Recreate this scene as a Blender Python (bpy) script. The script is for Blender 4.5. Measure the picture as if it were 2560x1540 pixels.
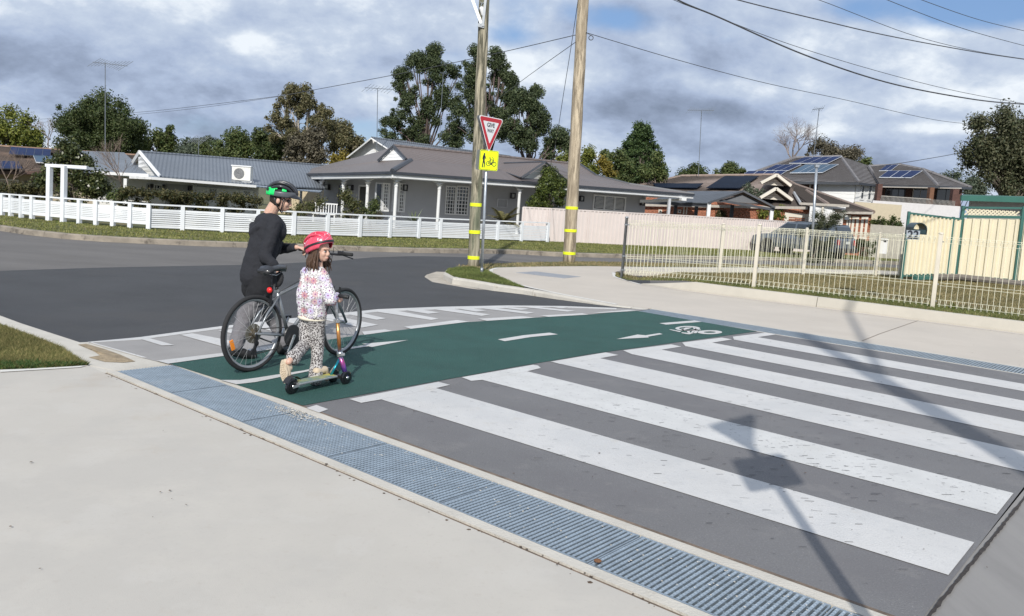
import bpy, math, random
import numpy as np
from mathutils import Vector, Matrix
random.seed(7); rng = np.random.default_rng(11)
sc = bpy.context.scene
for o in list(bpy.data.objects): bpy.data.objects.remove(o)
COL = sc.collection
R = math.radians
# ------------------------------------------------------------------ camera
CH, FPX, PITCH, ROLL, CY = 1.66, 2050.0, R(5.39), R(4.07), 700.0
_f = Vector((0, math.cos(PITCH), -math.sin(PITCH))); _u = Vector((0, math.sin(PITCH), math.cos(PITCH))); _r = Vector((1, 0, 0))
CR = _r*math.cos(ROLL) + _u*math.sin(ROLL); CU = -_r*math.sin(ROLL) + _u*math.cos(ROLL); CF = _f
cam = bpy.data.cameras.new('camera'); camo = bpy.data.objects.new('camera', cam); COL.objects.link(camo)
cam.sensor_width = 36; cam.lens = FPX/2560*36; cam.clip_start = .05; cam.clip_end = 4000
cam.shift_y = (CY-770)/2560
camo.matrix_world = Matrix(((CR.x, CU.x, -CF.x, 0), (CR.y, CU.y, -CF.y, 0), (CR.z, CU.z, -CF.z, CH), (0, 0, 0, 1)))
sc.camera = camo
# ------------------------------------------------------------------ light
SUN_EL, SH_AZ = R(37), R(85)           # shadows fall towards SH_AZ
sc.view_settings.view_transform = 'Standard'; sc.view_settings.look = 'None'
sc.view_settings.exposure = 0.0; sc.view_settings.gamma = 1; sc.view_settings.use_curve_mapping = False
sl = bpy.data.lights.new('sun', 'SUN'); so = bpy.data.objects.new('sun', sl); COL.objects.link(so)
sl.energy = 4.3; sl.angle = R(.8); sl.color = (1, .965, .9)
sd = Vector((math.cos(SH_AZ)*math.cos(SUN_EL), math.sin(SH_AZ)*math.cos(SUN_EL), -math.sin(SUN_EL)))
so.rotation_euler = sd.to_track_quat('-Z', 'Y').to_euler(); so.location = (0, -20, 30)

def ray(px, py):
    return CR*((px-1280)/FPX) - CU*((py-CY)/FPX) + CF
def G(px, py, z=0.0):
    v = ray(px, py); t = (z-CH)/v.z; return Vector((v.x*t, v.y*t, z))
def P(px, py, Y):
    v = ray(px, py); t = Y/v.y; return Vector((v.x*t, Y, CH+v.z*t))
def hit(px, py, A, B):
    """point where the pixel's line of sight meets the upright plane through ground points A, B"""
    v = ray(px, py); n = Vector((-(B.y-A.y), B.x-A.x, 0)); o = Vector((0, 0, CH))
    t = n.dot(Vector((A.x, A.y, 0))-o)/n.dot(v); return o+v*t
EA = Vector((math.cos(R(140.05)), math.sin(R(140.05)), 0)); NA = Vector((EA.y, -EA.x, 0))
def ST(s, t, z=0.0):
    v = NA*s + EA*t; return Vector((v.x, v.y, z))
def stof(p): return p.dot(NA), p.dot(EA)

# world
w = bpy.data.worlds.new('World'); sc.world = w; w.use_nodes = True
nt = w.node_tree; N = nt.nodes; L = nt.links; N.clear()
def nn(t, **k):
    n = N.new(t)
    for a, b in k.items(): setattr(n, a, b)
    return n
def wmath(op, a, b=None, c=None):
    m = nn('ShaderNodeMath', operation=op)
    for i, v in enumerate((a, b, c)):
        if v is None: continue
        if isinstance(v, (int, float)): m.inputs[i].default_value = v
        else: L.new(v, m.inputs[i])
    return m.outputs[0]
out = nn('ShaderNodeOutputWorld'); bg = nn('ShaderNodeBackground'); L.new(bg.outputs[0], out.inputs[0])
bg.inputs[1].default_value = .1
sky = nn('ShaderNodeTexSky', sky_type='NISHITA'); sky.sun_disc = False
sky.sun_elevation = SUN_EL; sky.sun_rotation = R(90)-(SH_AZ+math.pi); sky.dust_density = .6; sky.air_density = 1.0; sky.altitude = 50
tc = nn('ShaderNodeTexCoord'); sep = nn('ShaderNodeSeparateXYZ'); L.new(tc.outputs['Generated'], sep.inputs[0])
zz = wmath('ADD', wmath('MAXIMUM', sep.outputs[2], 0.0), .48)
cx = wmath('DIVIDE', sep.outputs[0], zz); cy_ = wmath('DIVIDE', sep.outputs[1], zz)
cmb = nn('ShaderNodeCombineXYZ'); L.new(cx, cmb.inputs[0]); L.new(cy_, cmb.inputs[1])
def wnoise(scale, detail, rough, dist, off, sh=(0, 0)):
    mp = nn('ShaderNodeMapping'); mp.inputs['Location'].default_value = (off+sh[0], off*.7+sh[1], off*.3); L.new(cmb.outputs[0], mp.inputs[0])
    t = nn('ShaderNodeTexNoise'); t.inputs['Scale'].default_value = scale; t.inputs['Detail'].default_value = detail
    t.inputs['Roughness'].default_value = rough; t.inputs['Distortion'].default_value = dist; L.new(mp.outputs[0], t.inputs[0]); return t.outputs[0]
def wblob(px, py, rx, rz, wt):
    d = ray(px, py).normalized()
    s = nn('ShaderNodeVectorMath', operation='SUBTRACT'); L.new(tc.outputs['Generated'], s.inputs[0]); s.inputs[1].default_value = d
    m = nn('ShaderNodeVectorMath', operation='MULTIPLY'); L.new(s.outputs[0], m.inputs[0]); m.inputs[1].default_value = (2050/rx, 2050/rx, 2050/rz)
    l = nn('ShaderNodeVectorMath', operation='LENGTH'); L.new(m.outputs[0], l.inputs[0])
    r = nn('ShaderNodeMapRange', interpolation_type='SMOOTHSTEP'); L.new(l.outputs['Value'], r.inputs[0])
    r.inputs[1].default_value = 0; r.inputs[2].default_value = 1.0; r.inputs[3].default_value = wt; r.inputs[4].default_value = 0
    return r.outputs[0]
cov = wnoise(1.1, 8, .58, .08, 3.1)
for b in ((2500, 5, 330, 90, -.30), (2130, 15, 130, 45, -.10), (1530, 50, 170, 70, -.16), (500, 70, 160, 50, -.10), (430, 150, 300, 50, -.15), (880, 330, 300, 50, -.05),
          (1250, 90, 120, 40, -.08), (1290, 60, 100, 50, -.05), (1400, 20, 300, 60, -.05), (1700, 60, 300, 60, -.05), (200, 130, 500, 170, .2), (1800, 280, 700, 160, .2), (1000, 240, 400, 120, .12), (2300, 400, 500, 120, .2), (2150, 200, 400, 130, .1), (800,0,300,90,.1)):
    cov = wmath('ADD', cov, wblob(*b))
cr = nn('ShaderNodeMapRange', interpolation_type='SMOOTHSTEP'); L.new(cov, cr.inputs[0]); cr.inputs[1].default_value = .32; cr.inputs[2].default_value = .46
den = wnoise(2.3, 9, .60, .05, 9.7)
den = wmath('ADD', den, wmath('MULTIPLY', wmath('SUBTRACT', den, wnoise(2.3, 9, .60, .05, 9.7, (.02, -.07))), .65))
for b in ((200, 180, 520, 130, -.16), (60, 20, 300, 90, .04), (330, 360, 300, 60, .03), (1700, 270, 420, 70, -.2), (1640, 200, 350, 50, .06), (1880, 215, 220, 60, .13), (640, 105, 120, 50, .12), (610, 95, 60, 30, .08), (700, 60, 300, 60, -.03),
          (640, 165, 420, 55, -.08), (930, 240, 150, 50, .12), (1330, 170, 200, 80, .16), (2380, 320, 190, 26, .26), (2050, 330, 160, 28, .16), (2250, 390, 480, 60, -.14), (2050, 430, 600, 60, -.1),
          (2200, 260, 200, 50, .08), (250, 330, 400, 40, .12), (560, 280, 260, 40, .08), (2200, 50, 260, 50, .05), (1000,170,260,40,-.08), (600,370,400,30,.05)):
    den = wmath('ADD', den, wblob(*b))
fine = wnoise(8, 6, .6, .4, 1.7)
den = wmath('ADD', den, wmath('MULTIPLY', wmath('SUBTRACT', fine, .5), .36))
ramp = nn('ShaderNodeValToRGB'); L.new(den, ramp.inputs[0])
e = ramp.color_ramp.elements
e[0].position = .16; e[0].color = (.235, .275, .365, 1); e[1].position = .70; e[1].color = (.86, .87, .90, 1)
q = e.new(.30); q.color = (.325, .375, .495, 1); q = e.new(.42); q.color = (.43, .49, .63, 1); q = e.new(.56); q.color = (.57, .62, .725, 1)
mul = nn('ShaderNodeMix', data_type='RGBA', blend_type='MULTIPLY'); mul.inputs[0].default_value = 1
L.new(ramp.outputs[0], mul.inputs[6]); mul.inputs[7].default_value = (10.1, 10.7, 11.1, 1)
blue = nn('ShaderNodeMix', data_type='RGBA'); blue.inputs[0].default_value = .55; L.new(sky.outputs[0], blue.inputs[6]); blue.inputs[7].default_value = (2.1, 3.9, 7.6, 1)
mx = nn('ShaderNodeMix', data_type='RGBA'); L.new(cr.outputs[0], mx.inputs[0]); L.new(blue.outputs[2], mx.inputs[6]); L.new(mul.outputs[2], mx.inputs[7])
L.new(mx.outputs[2], bg.inputs[0])

# ------------------------------------------------------------------ helpers
ORG = {}
class MB:
    def __init__(s): s.v = []; s.f = []; s.m = []; s.mi = 0
    def add(s, vs, fs):
        o = len(s.v); s.v += [tuple(v) for v in vs]; s.f += [tuple(i+o for i in f) for f in fs]; s.m += [s.mi]*len(fs); return s
    def box(s, c, size, rz=0.0, M=None):
        c = Vector(c); hx, hy, hz = size[0]/2, size[1]/2, size[2]/2
        pts = [Vector((x, y, z)) for z in (-hz, hz) for y in (-hy, hy) for x in (-hx, hx)]
        Rm = M if M is not None else Matrix.Rotation(rz, 3, 'Z')
        return s.add([c+Rm @ p for p in pts], [(0, 2, 3, 1), (4, 5, 7, 6), (0, 1, 5, 4), (2, 6, 7, 3), (0, 4, 6, 2), (1, 3, 7, 5)])
    def bar(s, A, B, wd, ht, up=Vector((0, 0, 1))):
        A = Vector(A); B = Vector(B); d = (B-A).normalized(); x = d.cross(up)
        if x.length < 1e-4: x = Vector((1, 0, 0))
        x.normalize(); y = x.cross(d)
        pts = []
        for c in (A, B):
            for a, b in ((-1, -1), (1, -1), (1, 1), (-1, 1)): pts.append(c+x*(a*wd/2)+y*(b*ht/2))
        return s.add(pts, [(3, 2, 1, 0), (4, 5, 6, 7), (0, 1, 5, 4), (1, 2, 6, 5), (2, 3, 7, 6), (3, 0, 4, 7)])
    def prism(s, poly, ext):
        n = len(poly); ext = Vector(ext); p = [Vector(q) for q in poly]
        return s.add(p+[q+ext for q in p], [tuple(range(n))[::-1], tuple(range(n, 2*n))]+[(i, (i+1) % n, n+(i+1) % n, n+i) for i in range(n)])
    def poly(s, pts): return s.add(pts, [tuple(range(len(pts)))])
    def tube(s, pts, rad, n=8, cap=True, closed=False):
        pts = [Vector(p) for p in pts]; m = len(pts)
        if isinstance(rad, (int, float)): rad = [rad]*m
        vs = []; prev = None
        for i, p in enumerate(pts):
            if closed: d = pts[(i+1) % m]-pts[i-1]
            else: d = pts[min(i+1, m-1)]-pts[max(i-1, 0)]
            d.normalize()
            if prev is None:
                a = Vector((0, 0, 1)) if abs(d.z) < .9 else Vector((1, 0, 0)); x = d.cross(a).normalized()
            else: x = (prev-d*prev.dot(d)).normalized()
            prev = x; y = d.cross(x)
            for k in range(n):
                t = 2*math.pi*k/n; vs.append(p+(x*math.cos(t)+y*math.sin(t))*rad[i])
        fs = []
        for i in range(m if closed else m-1):
            j = (i+1) % m
            for k in range(n): fs.append((i*n+k, i*n+(k+1) % n, j*n+(k+1) % n, j*n+k))
        if cap and not closed: fs += [tuple(range(n))[::-1], tuple((m-1)*n+k for k in range(n))]
        return s.add(vs, fs)
    def lathe(s, prof, c, n=16, axis=Vector((0, 0, 1))):
        axis = Vector(axis).normalized(); a = Vector((1, 0, 0)) if abs(axis.x) < .9 else Vector((0, 1, 0)); x = axis.cross(a).normalized(); y = axis.cross(x); c = Vector(c)
        vs = []
        for r, h in prof:
            for k in range(n):
                t = 2*math.pi*k/n; vs.append(c+axis*h+(x*math.cos(t)+y*math.sin(t))*r)
        fs = []
        for i in range(len(prof)-1):
            for k in range(n): fs.append((i*n+k, i*n+(k+1) % n, (i+1)*n+(k+1) % n, (i+1)*n+k))
        fs += [tuple(range(n))[::-1], tuple((len(prof)-1)*n+k for k in range(n))]
        return s.add(vs, fs)
    def ell(s, c, r, n=12, m=8, M=None):
        c = Vector(c); vs = []; fs = []
        for i in range(m+1):
            ph = math.pi*i/m
            for k in range(n):
                t = 2*math.pi*k/n; p = Vector((r[0]*math.sin(ph)*math.cos(t), r[1]*math.sin(ph)*math.sin(t), r[2]*math.cos(ph)))
                vs.append(c+(M @ p if M is not None else p))
        for i in range(m):
            for k in range(n): fs.append((i*n+k, (i+1)*n+k, (i+1)*n+(k+1) % n, i*n+(k+1) % n))
        return s.add(vs, fs)
    def build(s, name, mat, parent=None, smooth=False, kind=None, label=None, org=None, bevel=0):
        o0 = ORG[parent.name] if parent is not None else (Vector(org) if org is not None else Vector((0, 0, 0)))
        me = bpy.data.meshes.new(name); me.from_pydata([(v[0]-o0.x, v[1]-o0.y, v[2]-o0.z) for v in s.v], [], s.f)
        mats = mat if isinstance(mat, (list, tuple)) else [mat]
        for m in mats: me.materials.append(m)
        if len(mats) > 1: me.polygons.foreach_set('material_index', s.m)
        if smooth: me.polygons.foreach_set('use_smooth', [True]*len(me.polygons))
        me.validate(); o = bpy.data.objects.new(name, me); COL.objects.link(o)
        if parent is not None: o.parent = parent
        elif org is not None: o.location = o0
        if bevel:
            b = o.modifiers.new('bevel', 'BEVEL'); b.width = bevel; b.segments = 2; b.limit_method = 'ANGLE'
        ORG[o.name] = o0
        if kind: o['kind'] = kind
        if label: o['label'] = label
        return o
def npmesh(name, verts, faces, mat, parent=None, kind=None, org=None, smooth=False):
    """verts (n,3), faces (m,k) numpy"""
    o0 = ORG[parent.name] if parent is not None else (Vector(org) if org is not None else Vector((0, 0, 0)))
    me = bpy.data.meshes.new(name); n, k = faces.shape
    me.vertices.add(len(verts)); me.vertices.foreach_set('co', (verts-np.array(o0)).astype(np.float32).ravel())
    me.loops.add(n*k); me.loops.foreach_set('vertex_index', faces.astype(np.int32).ravel())
    me.polygons.add(n); me.polygons.foreach_set('loop_start', np.arange(n, dtype=np.int32)*k)
    me.update(calc_edges=True); me.materials.append(mat)
    if smooth: me.polygons.foreach_set('use_smooth', [True]*n)
    o = bpy.data.objects.new(name, me); COL.objects.link(o)
    if parent is not None: o.parent = parent
    elif org is not None: o.location = o0
    ORG[o.name] = o0
    if kind: o['kind'] = kind
    return o
def thing(name, label, cat, loc, group=None):
    o = bpy.data.objects.new(name, None); COL.objects.link(o); o.location = loc; o.empty_display_size = .2
    o['label'] = label; o['category'] = cat; ORG[o.name] = Vector(loc)
    if group: o['group'] = group
    return o
def tag(o, label, cat, group=None):
    o['label'] = label; o['category'] = cat
    if group: o['group'] = group
    return o
def inst(name, me_obj, parent, loc, rz=0.0, scale=None, M=None):
    """another part sharing the mesh of me_obj; loc in world"""
    o = bpy.data.objects.new(name, me_obj.data); COL.objects.link(o); o.parent = parent
    o.location = Vector(loc)-ORG[parent.name]
    if M is not None: o.rotation_euler = M.to_euler()
    else: o.rotation_euler = (0, 0, rz)
    if scale: o.scale = scale
    ORG[o.name] = Vector(loc)
    return o
def tmpl(mb, mat, **k):
    """template mesh: not linked to the scene"""
    o = mb.build('template', mat, **k); COL.objects.unlink(o); return o

# ------------------------------------------------------------------ materials
MATS = {}
def mat(name, col, rough=.7, metal=0.0, var=.12, scale=6.0, bump=0.0, bscale=60.0, col2=None, det=5, space='Object', stretch=(1, 1, 1), spec=.5, alpha=None, emit=None, sss=0, coat=0, spots=None, transl=0):
    if name in MATS: return MATS[name]
    m = bpy.data.materials.new(name); m.use_nodes = True; t = m.node_tree; nd = t.nodes; lk = t.links
    b = nd['Principled BSDF']; b.inputs['Roughness'].default_value = rough; b.inputs['Metallic'].default_value = metal
    b.inputs['Specular IOR Level'].default_value = spec; b.inputs['Coat Weight'].default_value = coat
    if transl:
        b.inputs['Transmission Weight'].default_value = 0
    tcn = nd.new('ShaderNodeTexCoord'); src = tcn.outputs['Object']
    if space == 'World':
        g = nd.new('ShaderNodeNewGeometry'); src = g.outputs['Position']
    mp = nd.new('ShaderNodeMapping'); mp.inputs['Scale'].default_value = stretch; lk.new(src, mp.inputs[0])
    nz = nd.new('ShaderNodeTexNoise'); nz.inputs['Scale'].default_value = scale; nz.inputs['Detail'].default_value = det; nz.inputs['Roughness'].default_value = .62
    lk.new(mp.outputs[0], nz.inputs[0])
    r = nd.new('ShaderNodeValToRGB'); lk.new(nz.outputs[0], r.inputs[0])
    c1 = [c*(1-var) for c in col]; c2 = col2 if col2 else [min(1, c*(1+var)) for c in col]
    r.color_ramp.elements[0].position = .3; r.color_ramp.elements[0].color = (*c1, 1); r.color_ramp.elements[1].position = .7; r.color_ramp.elements[1].color = (*c2, 1)
    cout = r.outputs[0]
    if spots:   # (scale, threshold, colour, amount)
        for (ss, th, scol, am) in spots:
            n2 = nd.new('ShaderNodeTexNoise'); n2.inputs['Scale'].default_value = ss; n2.inputs['Detail'].default_value = 6; n2.inputs['Roughness'].default_value = .65; lk.new(mp.outputs[0], n2.inputs[0])
            mr = nd.new('ShaderNodeMapRange'); lk.new(n2.outputs[0], mr.inputs[0]); mr.inputs[1].default_value = th; mr.inputs[2].default_value = th+.08; mr.inputs[4].default_value = am
            mm = nd.new('ShaderNodeMix'); mm.data_type = 'RGBA'; lk.new(mr.outputs[0], mm.inputs[0]); lk.new(cout, mm.inputs[6]); mm.inputs[7].default_value = (*scol, 1); cout = mm.outputs[2]
    lk.new(cout, b.inputs['Base Color'])
    if bump:
        n3 = nd.new('ShaderNodeTexNoise'); n3.inputs['Scale'].default_value = bscale; n3.inputs['Detail'].default_value = 4; lk.new(mp.outputs[0], n3.inputs[0])
        bp = nd.new('ShaderNodeBump'); bp.inputs['Strength'].default_value = bump; bp.inputs['Distance'].default_value = .02; lk.new(n3.outputs[0], bp.inputs['Height']); lk.new(bp.outputs[0], b.inputs['Normal'])
    if emit: b.inputs['Emission Color'].default_value = (*emit[:3], 1); b.inputs['Emission Strength'].default_value = emit[3]
    if alpha is not None: b.inputs['Alpha'].default_value = alpha
    MATS[name] = m; return m
def addwave(m, vec, scale, strength, dist=.02, prof='SIN', space='World'):
    """ribbed (corrugated) relief along a world direction"""
    t = m.node_tree; nd = t.nodes; lk = t.links; b = nd['Principled BSDF']
    g = nd.new('ShaderNodeNewGeometry'); d = nd.new('ShaderNodeVectorMath'); d.operation = 'DOT_PRODUCT'; lk.new(g.outputs['Position'], d.inputs[0]); d.inputs[1].default_value = vec
    mu = nd.new('ShaderNodeMath'); mu.operation = 'MULTIPLY'; lk.new(d.outputs['Value'], mu.inputs[0]); mu.inputs[1].default_value = 2*math.pi/scale
    s = nd.new('ShaderNodeMath'); s.operation = 'SINE'; lk.new(mu.outputs[0], s.inputs[0])
    bp = nd.new('ShaderNodeBump'); bp.inputs['Strength'].default_value = strength; bp.inputs['Distance'].default_value = dist; lk.new(s.outputs[0], bp.inputs['Height'])
    if b.inputs['Normal'].links: lk.new(b.inputs['Normal'].links[0].from_socket, bp.inputs['Normal'])
    lk.new(bp.outputs[0], b.inputs['Normal']); return m
def foliage(name, c1, c2, rough=.55):
    m = bpy.data.materials.new(name); m.use_nodes = True; t = m.node_tree; nd = t.nodes; lk = t.links; b = nd['Principled BSDF']
    g = nd.new('ShaderNodeNewGeometry'); r = nd.new('ShaderNodeValToRGB'); lk.new(g.outputs['Random Per Island'], r.inputs[0])
    r.color_ramp.elements[0].color = (*c1, 1); r.color_ramp.elements[1].color = (*c2, 1)
    n = nd.new('ShaderNodeTexNoise'); n.inputs['Scale'].default_value = 1.1; n.inputs['Detail'].default_value = 3; lk.new(g.outputs['Position'], n.inputs[0])
    mr = nd.new('ShaderNodeMapRange'); lk.new(n.outputs[0], mr.inputs[0]); mr.inputs[1].default_value = .3; mr.inputs[2].default_value = .7; mr.inputs[3].default_value = .72; mr.inputs[4].default_value = 1.25
    h = nd.new('ShaderNodeHueSaturation'); lk.new(mr.outputs[0], h.inputs['Value']); lk.new(r.outputs[0], h.inputs['Color']); lk.new(h.outputs[0], b.inputs['Base Color'])
    b.inputs['Roughness'].default_value = rough; b.inputs['Specular IOR Level'].default_value = .3
    tr = nd.new('ShaderNodeBsdfTranslucent'); lk.new(h.outputs[0], tr.inputs[0]); ms = nd.new('ShaderNodeMixShader'); ms.inputs[0].default_value = .25
    o = nd['Material Output']; lk.new(b.outputs[0], ms.inputs[1]); lk.new(tr.outputs[0], ms.inputs[2]); lk.new(ms.outputs[0], o.inputs[0]); return m
# ------------------------------------------------------------------ setting: materials
M_conc = mat('concrete_near', (.465, .435, .388), .85, var=.06, scale=.9, space='World', det=9, bump=.07, bscale=160, spots=[(.8, .50, (.425, .40, .362), .5), (2.2, .55, (.485, .458, .415), .5), (1.3, .595, (.41, .35, .28), .35), (14, .60, (.41, .37, .32), .35), (48, .57, (.41, .38, .34), .4)])
M_conc2 = mat('concrete_path', (.49, .44, .38), .85, var=.07, scale=.6, space='World', det=9, bump=.2, bscale=70, spots=[(.5, .53, (.46, .41, .35), .45), (9, .62, (.38, .33, .28), .4), (30, .6, (.43, .39, .34), .4)])
M_kerb = mat('concrete_kerb', (.50, .47, .415), .9, var=.10, scale=3, space='World', det=8, bump=.3, bscale=60, spots=[(5, .63, (.30, .25, .19), .5)])
M_kerbold = mat('old_kerb', (.26, .225, .18), .9, var=.3, scale=2.5, space='World', det=8, bump=.4, bscale=30, spots=[(3, .56, (.07, .06, .05), .7)])
M_white = mat('line_paint', (.545, .535, .52), .7, var=.07, scale=1.2, space='World', det=9, bump=.3, bscale=120, spots=[(1.0, .50, (.485, .485, .48), .5), (8, .56, (.45, .445, .435), .4), (24, .625, (.27, .26, .26), .7), (3.5, .60, (.49, .46, .41), .4), (85, .56, (.46, .45, .45), .4)])
M_whitew = mat('worn_line_paint', (.55, .545, .53), .75, var=.08, scale=3, space='World', det=9, bump=.3, bscale=120, spots=[(1.2, .58, (.50, .49, .46), .5), (26, .60, (.22, .21, .22), .8)], stretch=(1, 1, 1))
M_dark = mat('crossing_coating', (.150, .146, .147), .68, var=.10, scale=1.1, space='World', det=9, bump=.35, bscale=110, spots=[(90, .54, (.245, .24, .24), .45), (.6, .50, (.14, .134, .137), .6), (2.5, .56, (.20, .19, .185), .4), (16, .62, (.075, .073, .075), .6), (40, .63, (.32, .31, .31), .4)])
M_green = mat('green_coating', (.018, .074, .062), .8, var=.16, scale=1.6, space='World', det=8, bump=.9, bscale=75, spots=[(90, .54, (.045, .12, .095), .4), (1.0, .50, (.023, .086, .073), .6), (5, .58, (.035, .095, .075), .4), (30, .62, (.015, .055, .05), .6)])
M_asph = mat('new_asphalt', (.052, .053, .056), .82, var=.16, scale=.8, space='World', det=9, bump=.7, bscale=85, spots=[(.35, .54, (.060, .058, .058), .7), (80, .56, (.10, .097, .094), .4), (60, .60, (.025, .025, .025), .5), (1.5, .58, (.066, .064, .063), .5)])
M_asph2 = mat('old_asphalt', (.135, .126, .118), .85, var=.16, scale=.9, space='World', det=9, bump=.8, bscale=60, spots=[(1.4, .60, (.12, .11, .10), .5), (55, .62, (.26, .24, .22), .6), (45, .70, (.03, .03, .03), .6)], stretch=(.35, 1, 1))
M_ramp = mat('ramp_coating', (.285, .272, .262), .75, var=.08, scale=2.2, space='World', det=9, bump=.3, bscale=90, spots=[(1.2, .60, (.235, .225, .22), .5), (20, .72, (.1, .1, .1), .5)])
M_seal = mat('joint_sealant', (.035, .028, .024), .8, var=.35, scale=18, space='World', bump=.6, bscale=50)
M_joint = mat('joint_dirt', (.16, .12, .09), .9, var=.4, scale=9, space='World', bump=.5, bscale=50, spots=[(3, .6, (.07, .055, .045), .8)])
M_soil = mat('ground_soil', (.13, .105, .07), 1, var=.3, scale=5, space='World', bump=.6, bscale=22, col2=(.10, .11, .045))
M_lawn = mat('lawn_soil', (.15, .125, .06), 1, var=.25, scale=2, space='World', bump=.6, bscale=22, col2=(.07, .10, .035), spots=[(.8, .51, (.24, .185, .10), .8)])
M_sand = mat('sand', (.30, .235, .155), 1, var=.25, scale=14, space='World', bump=.8, bscale=40)
M_galv = mat('galvanised_steel', (.36, .42, .47), .42, .65, var=.14, scale=9, space='World', det=6, bump=.15, bscale=60, spots=[(2.2, .6, (.50, .53, .55), .5), (7, .69, (.60, .55, .45), .7)])
M_pit = mat('channel_dark', (.085, .095, .105), .9)

def struct(mb, name, m, **k): return mb.build(name, m, kind='structure', **k)
# terrain far and wide
b = MB(); n_ = 24
b.poly([(-700, -60, -.21), (700, -60, -.21), (700, 1200, -.21), (-700, 1200, -.21)]); struct(b, 'ground', M_soil)
# low wooded hills on the horizon
hv = []; hf = []
for i in range(61):
    x = -700+1400*i/60; hgt = 5+2*math.sin(i*.37)+1.5*math.sin(i*.91+1)+1*math.sin(i*2.3)
    hv += [(x, 470, -.2), (x, 520, hgt*1.1+3), (x, 640, -.2)]
for i in range(60): a = i*3; hf += [(a, a+3, a+4, a+1), (a+1, a+4, a+5, a+2)]
b = MB(); b.add(hv, hf); M_hill = mat('wooded_hill', (.075, .10, .085), 1, var=.3, scale=.08, space='World', bump=1, bscale=.3); struct(b, 'hills', M_hill, smooth=True)
# old street asphalt
b = MB(); b.poly([(-60, 4, -.10), (60, 4, -.10), (80, 78, -.10), (20, 44.5, -.10), (6, 36, -.1), (-1, 30, -.1), (-8, 25.5, -.1), (-14, 23, -.1), (-60, 19.5, -.1)])
b2 = MB(); b2.poly([(-60, 3, -.145), (90, 3, -.145), (90, 90, -.145), (-60, 90, -.145)]); struct(b2, 'street', M_asph2)
# new asphalt patch, its edge ramping up to the raised crossing
def interp(tab, x):
    if x <= tab[0][0]:
        (x0, y0), (x1, y1) = tab[0], tab[1]
    elif x >= tab[-1][0]:
        (x0, y0), (x1, y1) = tab[-2], tab[-1]
    else:
        for k in range(len(tab)-1):
            if tab[k][0] <= x <= tab[k+1][0]: (x0, y0), (x1, y1) = tab[k], tab[k+1]; break
    return y0+(y1-y0)*(x-x0)/(x1-x0)
OUT = [(-300, 690), (-100, 755), (0, 789), (52, 808), (200, 856), (220, 855), (350, 843), (550, 816), (700, 799), (860, 782), (945, 773), (1098, 767), (1269, 763.6), (1405, 765), (1541, 770), (1625, 774)]
TOP = [(-300, 690), (0, 677), (250, 669), (498, 664), (664, 661), (830, 652), (934, 643), (1048, 640), (1173, 643), (1300, 657), (1480, 668), (1625, 676)]
cols = np.concatenate([np.linspace(-300, 1625, 90), [220, 200, 52]]); cols.sort()
rows = [(0, -.008), (.06, -.045), (.16, -.09), (.35, -.13), (.6, -.141), (1, -.141)]
vs = []; fs = []
for x in cols:
    y0, y1 = interp(OUT, x), interp(TOP, x)
    for f, z in rows:
        vs.append(G(x, y0+(min(y1, y0-.1)-y0)*f, z))
nr = len(rows)
for i in range(len(cols)-1):
    for j in range(nr-1): a = i*nr+j; fs.append((a, a+nr, a+nr+1, a+1))
b = MB(); b.add(vs, fs); struct(b, 'new_asphalt', M_asph, smooth=True)

# crossing table
def sheet(name, pts, m, **k):
    b = MB(); b.poly(pts); return struct(b, name, m, **k)
GL = [(425, 909), (555, 891), (730, 862), (911, 836), (1010, 824), (1173, 805), (1337, 794), (1473, 786), (1592, 777)]
crossing = MB(); crossing.poly([ST(3.73, .75), ST(3.73, 5.3), ST(11.72, 5.3), ST(11.72, .75)]); crossing = struct(crossing, 'pedestrian_crossing', M_dark)
b = MB(); b.poly([G(x, y, .0) for x, y in ((220, 855), (350, 843), (550, 816), (700, 799), (860, 782), (945, 773), (1098, 767), (1269, 763.6), (1405, 765), (1541, 770), (1622, 774))]+[G(x, y+1.5, 0) for x, y in GL[::-1]]+[G(392, 903), G(358, 895)])
struct(b, 'ramp', M_ramp)
b = MB(); b.poly([ST(3.73, 5.12, .004), ST(6.3, 5.2, .004), ST(7.7, 5.21, .004), ST(11.72, 4.97, .004)]+[G(x, y, .004) for x, y in GL[::-1]]); green = struct(b, 'bicycle_crossing', M_green)
# road continuing towards the right, beyond the sealant line
b = MB(); b.poly([ST(3.73, .76, -.004), ST(11.72, .70, -.004), ST(12, -25, -.05), ST(3.73, -25, -.05)]); struct(b, 'road', mat('road_concrete', (.235, .225, .215), .85, var=.10, scale=2, space='World', det=9, bump=.12, bscale=90, stretch=(3, .35, 1), spots=[(20, .66, (.10, .10, .10), .6), (2, .6, (.24, .23, .21), .5)]))
# footpath slabs
b = MB(); near = [ST(3.02, -9), ST(3.02, 7.02), G(218, 913), G(120, 917), G(0, 924), Vector((-7.2, 4.6, 0)), Vector((-14, 1, 0)), Vector((-8, -9, 0))]
b.prism([Vector((p.x, p.y, -.15)) for p in near][::1], (0, 0, .15)); struct(b, 'footpath', M_conc)
b = MB(); apron = [(-260, 703), (0, 788.7), (52, 808), (200, 856), (220, 855), (358, 895), (392, 903), (423, 911), (288, 926.5), (222, 912.5), (218, 911), (153, 869), (62, 834), (0, 812), (-260, 722)]
b.prism([G(x, y, -.003) for x, y in apron], (0, 0, -.19)); struct(b, 'kerb_apron', M_kerb)
b = MB()
for (s0, s1) in ((3.055, 3.13), (3.635, 3.72)): b.prism([ST(s0, -9, -.1), ST(s0, 6.95, -.1), ST(s1, 6.95, -.1), ST(s1, -9, -.1)], (0, 0, .1))
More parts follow.
